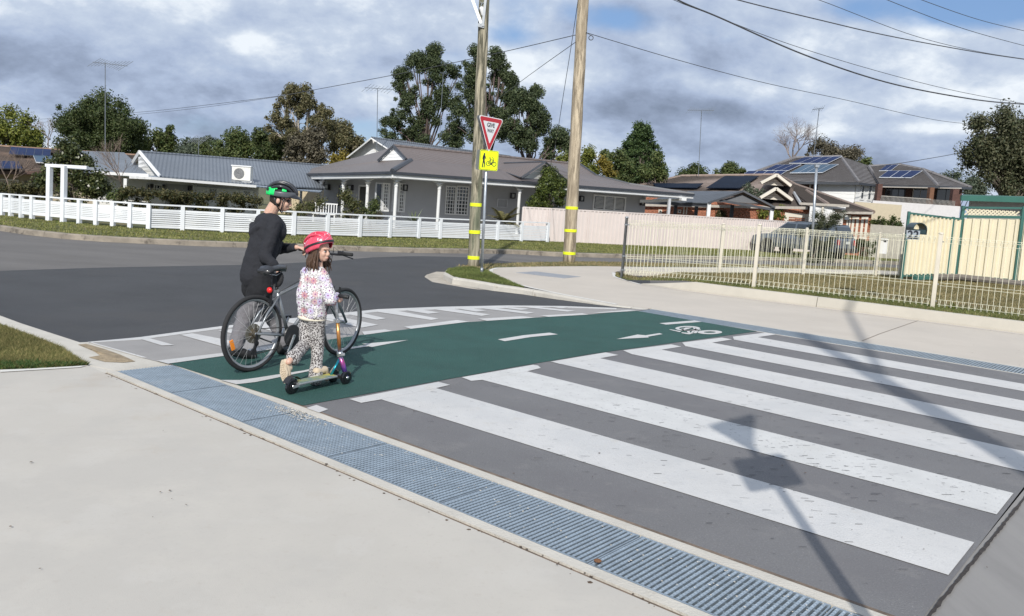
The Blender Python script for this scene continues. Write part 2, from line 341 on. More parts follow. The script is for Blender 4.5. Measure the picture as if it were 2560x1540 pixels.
for (s0, s1) in ((11.73, 11.78), (12.37, 12.44)): b.prism([ST(s0, -20, -.1), ST(s0, 7.2, -.1), ST(s1, 7.2, -.1), ST(s1, -20, -.1)], (0, 0, .1))
b.prism([ST(2.99, 6.93, -.006), ST(3.82, 6.93, -.006), ST(3.85, 7.6, -.006), ST(2.8, 7.3, -.006)], (0, 0, -.1)); struct(b, 'channel_edging', M_kerb)
b = MB(); b.poly([ST(3.01, -9, -.012), ST(3.01, 6.98, -.012), ST(3.06, 6.98, -.012), ST(3.06, -9, -.012)]); b.poly([ST(3.715, -9, .001), ST(3.715, 5.7, .001), ST(3.74, 5.7, .001), ST(3.74, -9, .001)]); struct(b, 'joint', M_joint)
# irregular sealant line where the crossing ends
b = MB(); k = 220; L1 = []; L2 = []
for i in range(k+1):
    s = 3.7+8.0*i/k; t = .74-.1*i/k; L1.append(ST(s, t+random.uniform(.0, .006), .005)); L2.append(ST(s, t-.010-random.uniform(0, .009), .005))
for i in range(k): b.poly([L1[i], L1[i+1], L2[i+1], L2[i]])
struct(b, 'sealant_joint', M_seal)
PATH = [(1619, 771), (1541, 760), (1405, 735), (1333, 720), (1292, 710), (1257, 696), (1240.6, 689), (1226, 680), (1227, 673), (1245, 668.5), (1340, 666), (1480, 665), (1600, 667), (1891, 668.5), (2001, 672), (2189, 675), (2700, 700), (2700, 712), (2188, 688), (1988, 686), (1700, 681), (1600, 677), (1552, 676), (1534, 681), (1537, 692), (1565, 701), (1602, 711), (1817, 740), (2000, 762.5), (2560, 834), (2800, 866)]
pp = [G(x, y) for x, y in PATH]+[ST(17.4, -12), ST(12.44, -12), ST(12.44, 7.25)]
b = MB(); b.prism([p+Vector((0, 0, -.2)) for p in pp], (0, 0, .2)); struct(b, 'shared_path', M_conc2)
# white concrete edging lines on the path
M_edge = mat('pale_edging', (.62, .60, .56), .8, var=.06, scale=5, space='World')
def ribbon(b, pxs, wd, z, zz=0.0):
    pts = [G(x, y, z) for x, y in pxs]
    for i in range(len(pts)-1):
        d = (pts[i+1]-pts[i]).normalized(); n = Vector((-d.y, d.x, 0))*wd/2
        b.poly([pts[i]-n, pts[i+1]-n, pts[i+1]+n, pts[i]+n])
b = MB(); ribbon(b, [(1541, 760), (1405, 735), (1333, 720), (1292, 710), (1257, 696), (1240.6, 689), (1226, 680), (1229, 673), (1245, 669.5)], .09, .005)
ribbon(b, [(1602, 712), (1817, 741.5), (2000, 764), (2560, 836), (2800, 868)], .03, .006); ribbon(b, [(1534, 681), (1537, 692), (1565, 701), (1602, 711)], .09, .005)
b.poly([G(0, 924, .006), G(78, 921.5, .006), G(216, 913.5, .006), G(200, 918, .006), G(0, 930, .006)]); struct(b, 'path_edging', M_edge)
# expansion joints in the path and the slab
b = MB(); ribbon(b, [(2296, 801), (2200, 834), (2155, 852)], .012, .004); ribbon(b, [(1237, 681), (1490, 700)], .008, .004)
struct(b, 'path_joint', M_joint)

# kerb round the corner island
KF = [(1122, 672), (1113, 676), (1109, 683), (1132, 694.5), (1197, 704.7), (1234, 711.5), (1309, 721.7), (1405, 738.7), (1541, 764), (1614, 774)]
def resample(pts, step):
    o = [pts[0]]; acc = 0
    for i in range(len(pts)-1):
        a, c = pts[i], pts[i+1]; l = (c-a).length; m = max(1, int(round(l/step)))
        for j in range(1, m+1): o.append(a.lerp(c, j/m))
    return o
kf = resample([G(x, y) for x, y in KF], .25)
def kerbrun(name, line, prof_fn, m, inward, label=None, seg=9, parent_kind='structure'):
    """line of ground points; prof_fn(i,n)-> list of (offset inward, z). Split into blocks with narrow joints"""
    root = None; nL = len(line)
    for a in range(0, nL-1, seg):
        e_ = min(nL-1, a+seg); b = MB(); rings = []
        for i in range(a, e_+1):
            d = (line[min(i+1, nL-1)]-line[max(i-1, 0)]).normalized(); n = Vector((-d.y, d.x, 0))*inward
            sh = d*(.006 if i == a else (-.006 if i == e_ else 0))
            rings.append([line[i]+sh+n*o+Vector((0, 0, z)) for o, z in prof_fn(i, nL)])
        k = len(rings[0]); vs = [p for r in rings for p in r]; fs = []
        for i in range(len(rings)-1):
            for j in range(k-1): fs.append((i*k+j, i*k+j+1, (i+1)*k+j+1, (i+1)*k+j))
        fs += [tuple(range(k))[::-1], tuple((len(rings)-1)*k+j for j in range(k))]
        b.add(vs, fs)
        if root is None: root = b.build(name, m, kind='structure')
        else: b.build('kerb_block', m, parent=root)
    return root
kerbrun('kerb', kf, lambda i, n: [(-.016, -.2), (-.004, -.03), (.015, 0.001), (.14, .004), (.14, -.2)], M_kerb, 1)
# gutter
GF = [(1091, 679), (1066, 687), (1061, 692), (1081, 705), (1115, 716.6), (1200, 733.6), (1303, 752), (1380, 764)]
b = MB(); inner = [G(x, y, -.128) for x, y in ((1118, 680), (1112, 686), (1110, 700), (1140, 711), (1197, 722), (1240, 729), (1312, 742), (1420, 759))]; outer = [G(x, y, -.136) for x, y in GF]
for i in range(len(inner)-1): b.poly([outer[i], outer[i+1], inner[i+1], inner[i]])
struct(b, 'gutter', mat('gutter_concrete', (.40, .36, .30), .9, var=.2, scale=4, space='World', det=8, bump=.4, spots=[(6, .6, (.20, .12, .07), .6)]))
# kerb along the lawn on the right
KR = [(1602, 709), (1650, 717), (1700, 724.5), (1817, 740), (2000, 762.5), (2300, 801), (2560, 834), (2800, 866)]
kr = resample([G(x, y) for x, y in KR]+[ST(17.2, -3)], .3)
kerbrun('lawn_kerb', kr, lambda i, n: [(-.0, -.1), (.008, .03*min(1, i/5)), (.05, .19*min(1, i/5)+.002), (.075, .2*min(1, i/5)+.003), (.20, .2*min(1, i/5)+.003), (.20, -.1)], mat('smooth_kerb', (.47, .435, .37), .8, var=.06, scale=2, space='World', bump=.15), 1, seg=14)
# far kerb and verge
FT = [(-250, 540), (-120, 550), (0, 562), (61, 571), (162, 582), (259, 589), (360, 594), (520, 601), (714, 607.6), (877, 613.6), (1050, 619), (1280, 622.5), (1388, 629), (1552, 634), (1700, 637), (1891, 641), (2085, 647), (2300, 655)]
fk = [G(x, y+2.0, 0.0) for x, y in FT]; fk = resample([Vector((p.x, p.y, 0)) for p in fk], 1.0)
kerbrun('far_kerb', fk, lambda i, n: [(-.02, -.2), (0, -.02), (.03, .0), (.16, .003), (.16, -.2)], M_kerbold, 1, seg=6)
b = MB(); pts = [p+Vector((-.05, .12, -.004)) for p in fk]
b.poly(pts+[Vector((80, 60, 0)), Vector((90, 140, 0)), Vector((-90, 140, 0)), Vector((-90, 22, 0))]); struct(b, 'far_verge', M_lawn)
# island and near side verge
ISL = [(1122, 673), (1114, 680), (1135, 692), (1200, 702), (1257, 710), (1309, 720), (1292, 710), (1257, 696), (1240.6, 689), (1226, 680), (1227, 673), (1245, 668.5), (1340, 666), (1480, 665), (1600, 667), (1891, 668.5), (2001, 672), (2189, 675), (2600, 696), (2600, 688), (2189, 668), (1891, 662), (1600, 658), (1480, 654), (1402, 654), (1292, 657), (1209, 660), (1140, 666)]
b = MB(); b.prism([G(x, y, .003) for x, y in ISL], (0, 0, -.2)); struct(b, 'island_verge', M_lawn)
# sloping lawn behind the wire fence: near line and far line
KB = [(1541, 690, .02), (1602, 703, .10), (1700, 712, .19), (1817, 726, .197), (2000, 745, .197), (2300, 781, .197), (2560, 812, .197), (2760, 838, .197)]
def krback(x):
    y = interp(KR, x); p = G(x, y); q = G(x+20, interp(KR, x+20)); d = (q-p).normalized(); return p+Vector((-d.y, d.x, 0))*.17
nearL = [G(1538, 690, .01), G(1570, 700, .03)]+[krback(x)+Vector((0, 0, .10 if x < 1650 else .197)) for x in (1620, 1700, 1817, 2000, 2300, 2560, 2760)]
farL = [G(1540, 680, .01), P(1600, 679.5, 20.0), P(1700, 681, 20.8), P(1800, 682, 21.6), P(2006, 684, 23.9), P(2188, 687, 25.6), P(2300, 689, 26.0), P(2540, 700, 25.6), P(2800, 722, 24)]
farL[0].z = .01; farL[1].z = .05
def patch(near, far, n=10, m=6):
    near2 = []; far2 = []
    for i in range(len(near)-1):
        for j in range(m): near2.append(near[i].lerp(near[i+1], j/m)); far2.append(far[i].lerp(far[i+1], j/m))
    near2.append(near[-1]); far2.append(far[-1]); vs = []; fs = []
    for a, c in zip(near2, far2):
        for j in range(n+1): vs.append(a.lerp(c, j/n))
    for i in range(len(near2)-1):
        for j in range(n): k = i*(n+1)+j; fs.append((k, k+n+1, k+n+2, k+1))
    return vs, fs
vs, fs = patch(nearL, farL); b = MB(); b.add(vs, fs); struct(b, 'lawn', M_lawn, smooth=True)
LAWNQ = (vs, fs)
# near-left verge
nl = [(-420, 790), (-200, 745+25), (0, 812), (62, 834), (153, 869), (218, 912)]
nlN = [G(-420, 960), G(-200, 940), G(0, 925), G(90, 920.5), G(160, 917), G(219, 913)]
nlF = [G(x, y) for x, y in nl]
vsn, fsn = patch([p+Vector((0, 0, -.002)) for p in nlN], [p+Vector((0, 0, -.002)) for p in nlF], 8, 3); b = MB(); b.add(vsn, fsn); struct(b, 'near_verge', M_lawn)
# sand heap
b = MB(); sp = [(195, 861), (215, 859), (260, 872), (300, 886), (338, 903), (310, 906), (262, 904), (222, 893), (250, 888), (232, 876)]
cpt = sum((G(x, y) for x, y in sp), Vector())/len(sp)
ring = [G(x, y, .001) for x, y in sp]; cen = [G(270, 888, .018), ]
b.add(ring+cen, [(i, (i+1) % len(ring), len(ring)) for i in range(len(ring))]); o = b.build('sand', M_sand, kind='stuff'); tag(o, 'spilled brown sand on the concrete beside the ramp corner', 'sand')

# ------------------------------------------------------------------ painted markings (thin sheets 4 mm up)
def mark(name, polys, z=.008, m=None, label=None, cat='road marking', group=None, parent=None):
    b = MB()
    for p in polys: b.prism([q if isinstance(q, Vector) else G(q[0], q[1], z) for q in p], (0, 0, .0006))
    o = b.build(name, m or M_white, parent=parent, kind='structure' if parent is None else None)
    return o
STR = [((952, 998), (1089, 970), [(1180, 1069.5), (2351.9, 1431.4)], [(1180, 997.9), (2435.8, 1355.9)]),
       ((1204, 949), (1317, 928), [(1205.2, 949.2), (2514, 1291.6)], [(1317, 926.9), (2556, 1238.4)]),
       ((1401, 909.5), (1500, 895.4), [(1378.6, 904.5), (2560, 1178.6)], [(1521, 900), (2560, 1128)]),
       ((1581, 885.5), (1653, 874), [(1650, 900), (2560, 1090)], [(1750.6, 900), (2560, 1055)]),
       ((1714, 865.4), (1779, 856.4), [(1896, 900), (2560, 1027.5)], [(1980, 900), (2560, 1001.8)]),
       ((1835, 849), (1893, 842.6), [(2131, 900), (2560, 978)], [(2226, 900), (2560, 959.9)])]
DASH = [[(874, 997.5), (1096, 954.6), (1125, 962), (1089, 970.5), (952, 998.5), (903, 1007)],
        [(1154.5, 943), (1333, 912), (1345, 914), (1352, 920), (1316, 928.6), (1204, 949.6), (1178, 952)],
        [(1377.5, 904), (1514, 881), (1546, 887.5), (1500, 895.6), (1401, 910)],
        [(1558, 876), (1678, 860.8), (1703, 866.5), (1653, 874.3), (1581, 886)],
        [(1705.5, 856.4), (1804.6, 844), (1830, 848.6), (1779, 856.8), (1714, 866)],
        [(1832, 841.6), (1912, 832), (1940.5, 836), (1893, 843), (1835, 849.5)]]
for i, (p0, p1, l0, l1) in enumerate(STR):
    q = []
    for p, l in ((p0, l0), (p1, l1)):
        A = G(*p, .0035); Bp = G(*l[1], .0035); s0, t0 = stof(A); s1, t1 = stof(Bp)
        te = .775; s = s0+(s1-s0)*(te-t0)/(t1-t0); nseg = 10
        q.append((A, ST(s, te, .0035)))
    b = MB(); b.prism([q[0][0], q[0][1], q[1][1], q[1][0]], (0, 0, .0006))
    b.prism([G(x, y, .0046) for x, y in DASH[i]], (0, 0, .0006))
    o = b.build('zebra_stripe' , M_whitew if i == 1 else M_white, parent=crossing)
b = MB(); b.prism([G(x, y, .0046) for x, y in ((766, 1020), (791, 1012.5), (820.5, 1023), (798, 1031.4))], (0, 0, .0006)); b.build('edge_block', M_white, parent=crossing)
mark('centre_dash', [[(1244.7, 848.4), (1309.5, 838), (1374, 831.7), (1394.6, 835.8), (1326.5, 842.6), (1262, 853)]], parent=green)
mark('centre_dash', [[(552, 950), (600, 950), (640, 944.5), (760, 926), (808, 915), (826, 919.5), (770, 928), (640, 954.8), (591, 960.5)]], parent=green)
mark('centre_dash', [[(1648.6, 808), (1736, 801), (1754, 804.5), (1665.5, 811.5)]], parent=green)
mark('arrow', [[(1019.8, 850), (904.7, 859.5), (918, 862), (832, 874), (842, 877.5), (921, 865.5), (929, 867.5)]], parent=green)
mark('arrow', [[(1542, 847.5), (1594, 836.3), (1614, 838.3), (1648.6, 832.7), (1656.6, 835.3), (1620, 841.5), (1622, 843.6)]], parent=green)
# white blocks along the far edge of the green lane
for p in ([(392, 901.6), (558, 882), (560, 889.5), (420, 909)], [(600, 876), (760, 851), (775, 856), (600, 886)], [(905, 829), (962, 823.5), (982, 827), (911, 837)], [(1010, 817), (1142, 800), (1173, 804), (1027, 822)], [(1195, 797), (1306, 790.5), (1337, 794), (1217, 802)], [(1350, 789), (1456, 783), (1471, 786.4), (1371, 792)], [(1483, 781.5), (1571.6, 775), (1589, 777), (1500, 782.5)]):
    mark('edge_block', [p], parent=green)
# short dark scuffs worn into the coating
b = MB(); dv = (G(2160, 1153)-G(2100, 1150)); dv.z = 0; dv.normalize(); pv = Vector((-dv.y, dv.x, 0))
for i in range(400):
    if i < 260: s = random.gauss(6.0, 1.2); t = random.gauss(2.2, 1.0)
    else: s = random.uniform(3.8, 11.6); t = random.uniform(.9, 5)
    if not (3.8 < s < 11.6 and .85 < t < 4.9): continue
    c = ST(s, t, .0062); l = random.uniform(.008, .035)*(1 if i < 420 else .8); w_ = random.uniform(.0015, .0045); q = dv.lerp(pv, random.uniform(-.1, .1))
    b.poly([c-q*l-pv*w_, c+q*l-pv*w_*.4, c+q*l*.9+pv*w_, c-q*l*.8+pv*w_*.6])
b.build('scuff_marks', mat('scuff_dark', (.075, .072, .075), .9, var=.4, scale=9, space='World'), parent=crossing, kind='stuff')
# bicycle symbol
def ring(cx_, cy__, a, bb, a2, b2, n=28):
    o = []
    for i in range(n):
        t0 = 2*math.pi*i/n; t1 = 2*math.pi*(i+1)/n
        o.append([(cx_+a*math.cos(t0), cy__+bb*math.sin(t0)), (cx_+a*math.cos(t1), cy__+bb*math.sin(t1)), (cx_+a2*math.cos(t1), cy__+b2*math.sin(t1)), (cx_+a2*math.cos(t0), cy__+b2*math.sin(t0))])
    return o
def z6(pts): return [(1480+x/4.744, 740+y/4.744) for x, y in pts]
bs = ring(1719.3, 820.9, 31, 6.0, 21.5, 3.4)+ring(1774.4, 830.4, 31, 4.9, 15, 1.9)
bs += [z6(p) for p in ([(912, 398), (935, 396), (1060, 418), (1040, 428)], [(1050, 392), (1075, 386), (1100, 412), (1075, 410)], [(1060, 400), (1110, 375), (1190, 372), (1150, 388), (1100, 400)], [(1190, 370), (1215, 372), (1255, 410), (1225, 410)],
   [(1100, 402), (1290, 398), (1290, 406), (1100, 410)], [(1120, 408), (1150, 405), (1170, 440), (1140, 440)], [(1062, 430), (1200, 444), (1150, 454), (1062, 440)], [(1210, 395), (1240, 395), (1190, 440), (1165, 438)], [(1235, 398), (1265, 398), (1240, 440), (1200, 440)])]
mark('bicycle_symbol', bs, parent=green)
# teeth on the ramp
def z2(pts): return [(860+x/2.937, 640+y/2.937) for x, y in pts]
TE = [z2(p) for p in ([(40, 430), (140, 420), (310, 458), (240, 468)], [(215, 405), (380, 400), (695, 460), (640, 470)], [(430, 395), (560, 392), (705, 415), (620, 424)], [(650, 390), (800, 388), (1075, 430), (1010, 440)], [(810, 382), (900, 380), (1050, 400), (970, 408)], [(1000, 383), (1100, 380), (1400, 415), (1340, 424)], [(1150, 378), (1230, 376), (1365, 388), (1300, 396)], [(1330, 376), (1420, 374), (1700, 402), (1640, 408)], [(1480, 370), (1560, 370), (1650, 378), (1600, 384)])]
TE += [[(350, 847), (371, 844.5), (436, 862.7), (405, 863.5)], [(451, 837), (480, 833), (600, 856), (560, 867)], [(545, 826), (575, 822), (655, 838), (622, 842)], [(625, 813), (665, 808), (775, 832), (735, 842)], [(700, 801), (730, 798), (820, 814), (790, 821)], [(790, 795), (830, 788), (945, 812), (905, 819)]]
ramp_o = bpy.data.objects['ramp']
for p in TE: mark('ramp_tooth', [p], z=.005, parent=ramp_o)
b = MB(); oc = [(220, 855), (350, 843), (550, 816), (700, 799), (860, 782), (945, 773), (1098, 767), (1269, 763.6), (1405, 765), (1541, 770)]
for i in range(len(oc)-1):
    (x0, y0), (x1, y1) = oc[i], oc[i+1]; h0 = 6.5 if x0 > 240 else 2; h1 = 6.5 if x1 < 1300 else 3
    if x0 > 1200: h0 = 4
    b.prism([G(x0, y0+.4, .0015), G(x1, y1+.4, .0015), G(x1, y1+h1, .0015), G(x0, y0+h0, .0015)], (0, 0, .0035))
b.prism([G(222, 856, .0015), G(228, 856, .0015), G(366, 894, .0015), G(356, 894, .0015)], (0, 0, .0035))
b.build('ramp_border', M_white, parent=ramp_o)

# ------------------------------------------------------------------ drain grates
def grate(s0, s1, t0, t1, pitch, barw, label, teeth, near_):
    c = ST((s0+s1)/2, (t0+t1)/2, 0); g = thing('drain_grate', label, 'drain grate', c, 'steel grates over the drainage channel beside the crossing')
    fr = MB(); rz = math.atan2(NA.y, NA.x)
    for s in (s0+.008, s1-.008): fr.bar(ST(s, t0+.004, -.02), ST(s, t1-.004, -.02), .012, .036)
    for t in (t0+.006, t1-.006): fr.bar(ST(s0+.014, t, -.02), ST(s1-.014, t, -.02), .008, .032)
    nx = 6 if near_ else 3
    for i in range(1, nx): s = s0+(s1-s0)*i/nx; fr.bar(ST(s, t0, -.022), ST(s, t1, -.022), .010, .02)
    fr.build('frame', M_galv, parent=g)
    n = int((t1-t0)/pitch); W_ = s1-s0-.03
    if near_:
        bm_ = MB(); bm_.box((0, 0, -.016), (W_, barw, .03)); k = teeth
        for i in range(k):
            x = -W_/2+W_*(i+.5)/k; bm_.add([(x-W_/k*.34, -barw/2, -.001), (x+W_/k*.34, -barw/2, -.001), (x+W_/k*.34, barw/2, -.001), (x-W_/k*.34, barw/2, -.001), (x-W_/k*.10, 0, .006), (x+W_/k*.10, 0, .006)], [(0, 1, 5, 4), (3, 4, 5, 2), (0, 4, 3), (1, 2, 5)])
        key = 'T%d' % k
        if key not in GT: GT[key] = tmpl(bm_, M_galv)
        for i in range(n):
            t = t0+.012+(t1-t0-.024)*(i+.5)/n; inst('grate_bar', GT[key], g, ST((s0+s1)/2, t, 0), rz)
    else:
        bm_ = MB()
        for i in range(n): t = t0+.012+(t1-t0-.024)*(i+.5)/n; bm_.bar(ST(s0+.015, t, -.014), ST(s1-.015, t, -.014), barw, .028)
        o = bm_.build('grate_bars', M_galv, parent=g, kind='stuff')
GT = {}
ts = [6.93, 6.0, 5.0, 4.02, 3.03, 2.05, 1.07, .1, -.9]
nm = ['leftmost steel drain grate, behind the parked bicycle wheel at the grass corner', 'steel drain grate just left of the scooter rear wheel', 'steel drain grate with dried concrete splash, below the white square', 'steel drain grate in front of the widest grey crossing band', 'steel drain grate with a darker stretch near its joint', 'steel drain grate with pale mortar specks near the picture bottom', 'nearest steel drain grate at the bottom edge of the picture', 'steel drain grate just out of the bottom of the picture']
for i in range(8): grate(3.135, 3.63, ts[i+1]+.002, ts[i]-.002, .030, .0165, nm[i], 18, True)
tf = [7.18, 6.1, 4.9, 3.7, 2.5, 1.3, .1, -1.1]
nf = ['far side steel drain grate beside the green lane start', 'far side drain grate beside the painted bicycle symbol', 'far side drain grate at the corner of green lane and zebra stripes', 'far side drain grate crossed by the lamp shadow', 'far side drain grate right of the lamp shadow', 'far side drain grate near the right edge of the picture', 'far side drain grate beyond the right edge of the picture']
for i in range(7): grate(11.785, 12.365, tf[i+1]+.003, tf[i]-.003, .04, .022, nf[i], 0, False)
b = MB()
for (s0, s1, t1) in ((3.13, 3.635, 6.95), (11.78, 12.37, 7.2)): b.poly([ST(s0, -9, -.06), ST(s1, -9, -.06), ST(s1, t1, -.06), ST(s0, t1, -.06)])
struct(b, 'drain_channel', M_pit)
# dried splash and specks on the near grate
vs = []; fs = []
def speck(c, r, h=.002):
    n = 5; k = len(vs); a0 = random.random()*6
    for i in range(n): a = a0+2*math.pi*i/n; q = r*random.uniform(.6, 1.3); vs.append((c.x+q*math.cos(a), c.y+q*math.sin(a), c.z))
    fs.append(tuple(range(k, k+n)))
for i in range(300):
    t = random.gauss(4.95, .16); s = 3.56+random.gauss(0, .04)-(4.95-t)*.02
    if 3.14 < s < 3.63: speck(ST(s, t, .0065), random.uniform(.003, .009))
for i in range(260):
    t = random.uniform(.3, 5.2); s = random.triangular(3.14, 3.63, 3.6); speck(ST(s, t, .0068), random.uniform(.002, .006))
b = MB(); b.add(vs, fs); o = b.build('mortar_splash', mat('mortar', (.68, .62, .52), 1, var=.15, scale=30, space='World'), kind='stuff'); tag(o, 'dried pale mortar splashes lying on the near steel grates', 'mortar splash')
vs = []; fs = []
for i in range(420):
    s = random.uniform(-3, 16.3); t = random.uniform(-3.5, 7)
    if 3.0 < s < 3.75 or 11.7 < s < 12.45: continue
    speck(ST(s, t, .0098), random.choice((.003, .004, .005, .009)))
for i in range(60): speck(G(random.uniform(60, 700), random.uniform(800, 880), -.03) if False else ST(3.0+random.uniform(-.02, .05), random.uniform(.5, 6.9), .001), random.uniform(.003, .012))
b = MB(); b.add(vs, fs); o = b.build('leaf_litter', mat('leaf_litter', (.10, .065, .04), 1, var=.5, scale=3, space='World'), kind='stuff'); tag(o, 'small dark leaf scraps and grit scattered over paving and crossing', 'leaf litter')
# hair-thin pieces along the gutter edge and the small dead leaf on the grate edge
b = MB(); c = G(1494, 1406, .006); b.lathe([(.001, 0), (.016, .004), (.020, .010), (.008, .016), (.001, .018)], c, 7); o = b.build('dead_leaf', mat('dead_leaf', (.16, .075, .035), .9, var=.3, scale=60), org=c); tag(o, 'curled brown dead leaf on the lower edge of the near grate', 'leaf')
# steel cover in the path and joint
b = MB(); cp = [(1290, 682), (1338, 679), (1452, 692), (1410, 696)]; b.prism([G(x, y, .0) for x, y in cp], (0, 0, .006)); o = b.build('pit_cover', mat('pit_cover', (.30, .31, .33), .6, .2, var=.1, scale=4, space='World'), org=G(1370, 687)); tag(o, 'grey rectangular pit cover set in the pale path', 'pit cover')

# ------------------------------------------------------------------ grass
def grass(name, vs, fs, count, h, wd, m, label, jitter=.5, cat='grass', edge=None):
    V = np.array([tuple(v) for v in vs]); F = np.array(fs); q = V[F]
    ar = np.linalg.norm(np.cross(q[:, 1]-q[:, 0], q[:, 3]-q[:, 0]), axis=1)+1e-9; pr = ar/ar.sum()
    idx = rng.choice(len(F), count, p=pr); u = rng.random((count, 1)); v_ = rng.random((count, 1)); qq = q[idx]
    c = (qq[:, 0]*(1-u)+qq[:, 1]*u)*(1-v_)+(qq[:, 3]*(1-u)+qq[:, 2]*u)*v_
    a = rng.random(count)*2*np.pi; hh = h*rng.uniform(.5, 1.25, count); ww = wd*rng.uniform(.6, 1.2, count)
    side = np.stack([np.cos(a), np.sin(a), 0*a], 1)*ww[:, None]/2; b_ = rng.random(count)*2*np.pi
    tip = c+np.stack([np.cos(b_)*hh*jitter, np.sin(b_)*hh*jitter, hh], 1)*rng.uniform(.6, 1, (count, 1))
    verts = np.stack([c-side, c+side, tip], 1).reshape(-1, 3); faces = np.arange(count*3).reshape(-1, 3)
    o = npmesh(name, verts, faces, m, kind='stuff'); tag(o, label, cat); return o
MG1 = foliage('grass_near', (.05, .08, .016), (.36, .30, .13), .8); MG2 = foliage('grass_dry', (.10, .11, .035), (.46, .36, .20), .85); MG3 = foliage('grass_green', (.05, .10, .022), (.25, .26, .09), .8); MG4 = foliage('weed', (.03, .07, .015), (.09, .16, .04), .6)
grass('verge_grass', vsn, fsn, 130000, .038, .006, MG1, 'thick mown grass patch at the left corner beside the pale kerb', .8)
e1, e2 = patch([p+Vector((0, 0, 0)) for p in nlN], [p.lerp(q, .12) for p, q in zip(nlN, nlF)], 2, 3)
grass('verge_weed', e1, e2, 5000, .045, .02, MG4, 'dark green clover fringe along the lower edge of the corner grass', .8)
vl, fl = LAWNQ
grass('lawn_grass', vl, fl, 150000, .045, .012, MG2, 'dry brown and green lawn grass behind the cream wire fence', .7)
e1, e2 = patch([p for p in nearL], [p.lerp(q, .10) for p, q in zip(nearL, farL)], 2, 5)
grass('lawn_edge_grass', e1, e2, 16000, .07, .011, MG3, 'longer green grass tufts along the foot of the wire fence', .6)
isn = [G(x, y) for x, y in ((1114, 681), (1135, 692), (1200, 702), (1257, 709.5), (1309, 720))]; isf = [G(x, y) for x, y in ((1122, 673), (1180, 668), (1218, 678), (1246, 692), (1309, 719.5))]
e1, e2 = patch(isn, isf, 5, 4); grass('island_grass', e1, e2, 30000, .05, .014, MG3, 'grass on the small kerbed island around the sign post', .7)
isn = [G(x, y) for x, y in ((1140, 666), (1226, 674), (1246, 668), (1480, 665), (1891, 668.5), (2189, 675), (2600, 696))]; isf = [G(x, y) for x, y in ((1145, 664), (1209, 660.5), (1292, 657.5), (1480, 654.5), (1891, 662), (2189, 668), (2600, 688))]
e1, e2 = patch(isn, isf, 4, 6); grass('roadside_grass', e1, e2, 30000, .05, .02, MG2, 'dry grass strip between the path and the far street', .7)
fvn = [G(x, y) for x, y in FT]; fvf = [G(x, y) for x, y in ((-250, 512), (-120, 524), (0, 537), (54, 544), (162, 554), (259, 562), (360, 571), (520, 579), (714, 586), (877, 591), (1050, 594), (1240, 600), (1370, 604), (1552, 609), (1700, 610), (1891, 612), (2085, 625), (2300, 632))]
e1, e2 = patch(fvn, fvf, 5, 4)
grass('far_verge_grass', e1, e2, 150000, .045, .03, foliage('grass_far', (.07, .105, .02), (.36, .34, .13), .85), 'mown verge grass in front of the white and pink fences', .7)
# ------------------------------------------------------------------ fences, poles, signs
M_wp = mat('white_fence_paint', (.74, .76, .78), .5, var=.05, scale=2, det=6, spots=[(3, .66, (.55, .55, .52), .4)])
FP = [(5, 539), (27, 541), (53, 545), (80, 548), (122, 552), (158, 555), (198, 559), (240, 563), (282, 566), (325, 570), (371, 573), (455, 576), (554, 581), (643, 585), (733, 589), (817, 591), (898, 593.5), (973, 594.5), (1045, 595.5), (1099, 597), (1178, 599.5), (1242, 601.5), (1302, 603.5), (1367, 605)]
ftop = [(5, 483), (371, 509), (556, 518.5), (735, 527.6), (899, 536), (976, 539), (1099, 545), (1245, 551), (1367, 556)]
gp = [G(x, y) for x, y in FP]
# straighten: two straight runs
def linefit(pts):
    A, B = pts[0], pts[-1]; n = len(pts)
    d = (B-A).normalized(); return [A+d*(p-A).dot(d) for p in pts]
runs = [gp[:11], gp[10:]]
fence = thing('white_fence', 'long low white painted fence of horizontal slats round the corner garden', 'fence', gp[10])
def fh(p_px):  # fence height from its top line in the photo
    x = p_px[0]; y = interp(ftop, x); q = G(*p_px); t = P(x, y, q.y); return t.z
postT = {}
for ri, run in enumerate((FP[:11], FP[10:])):
    pts = [G(x, y) for x, y in run]; hs = [fh(p) for p in run]
    for i in range(len(pts)):
        if ri == 1 and i == 0: continue
        A = pts[i]; d = (pts[min(i+1, len(pts)-1)]-pts[max(i-1, 0)]).normalized(); rz = math.atan2(d.y, d.x)
        h = hs[i]
        if ri == 0 and i in (4, 5): h = P(run[i][0], 413.5 if i == 4 else 414, A.y).z   # the two arch posts
        wd = .12 if not (ri == 0 and i in (4, 5)) else .14
        b = MB(); b.box(A+Vector((0, 0, h/2)), (wd, wd, h), rz); b.build('post', M_wp, parent=fence)
    for i in range(len(pts)-1):
        A, B = pts[i], pts[i+1]; hA, hB = hs[i], hs[i+1]; d = (B-A).normalized(); nrm = Vector((d.y, -d.x, 0)); nrm = nrm if nrm.y < 0 else -nrm
        b = MB(); b.bar(A+Vector((0, 0, hA-.02)), B+Vector((0, 0, hB-.02)), .10, .045); b.build('top_rail', M_wp, parent=fence)
        ns = 9; lo_, hi_ = (.22, .78) if ri == 0 else (.11, .76)
        zs = [(lo_+(hi_-lo_)*k/(ns-1))*.876 for k in range(ns)]
        for k, zf in enumerate(zs):
            f0 = zf*hA/.85*.97; f1 = zf*hB/.85*.97; b = MB(); wsl = .047 if k not in (0, ns-1) else .068
            b.bar(A+d*.05+Vector((0, 0, f0)), B-d*.05+Vector((0, 0, f1)), .022, wsl*hA/.82); b.build('slat', M_wp, parent=fence)
a4, a5 = G(122, 552), G(158, 555)
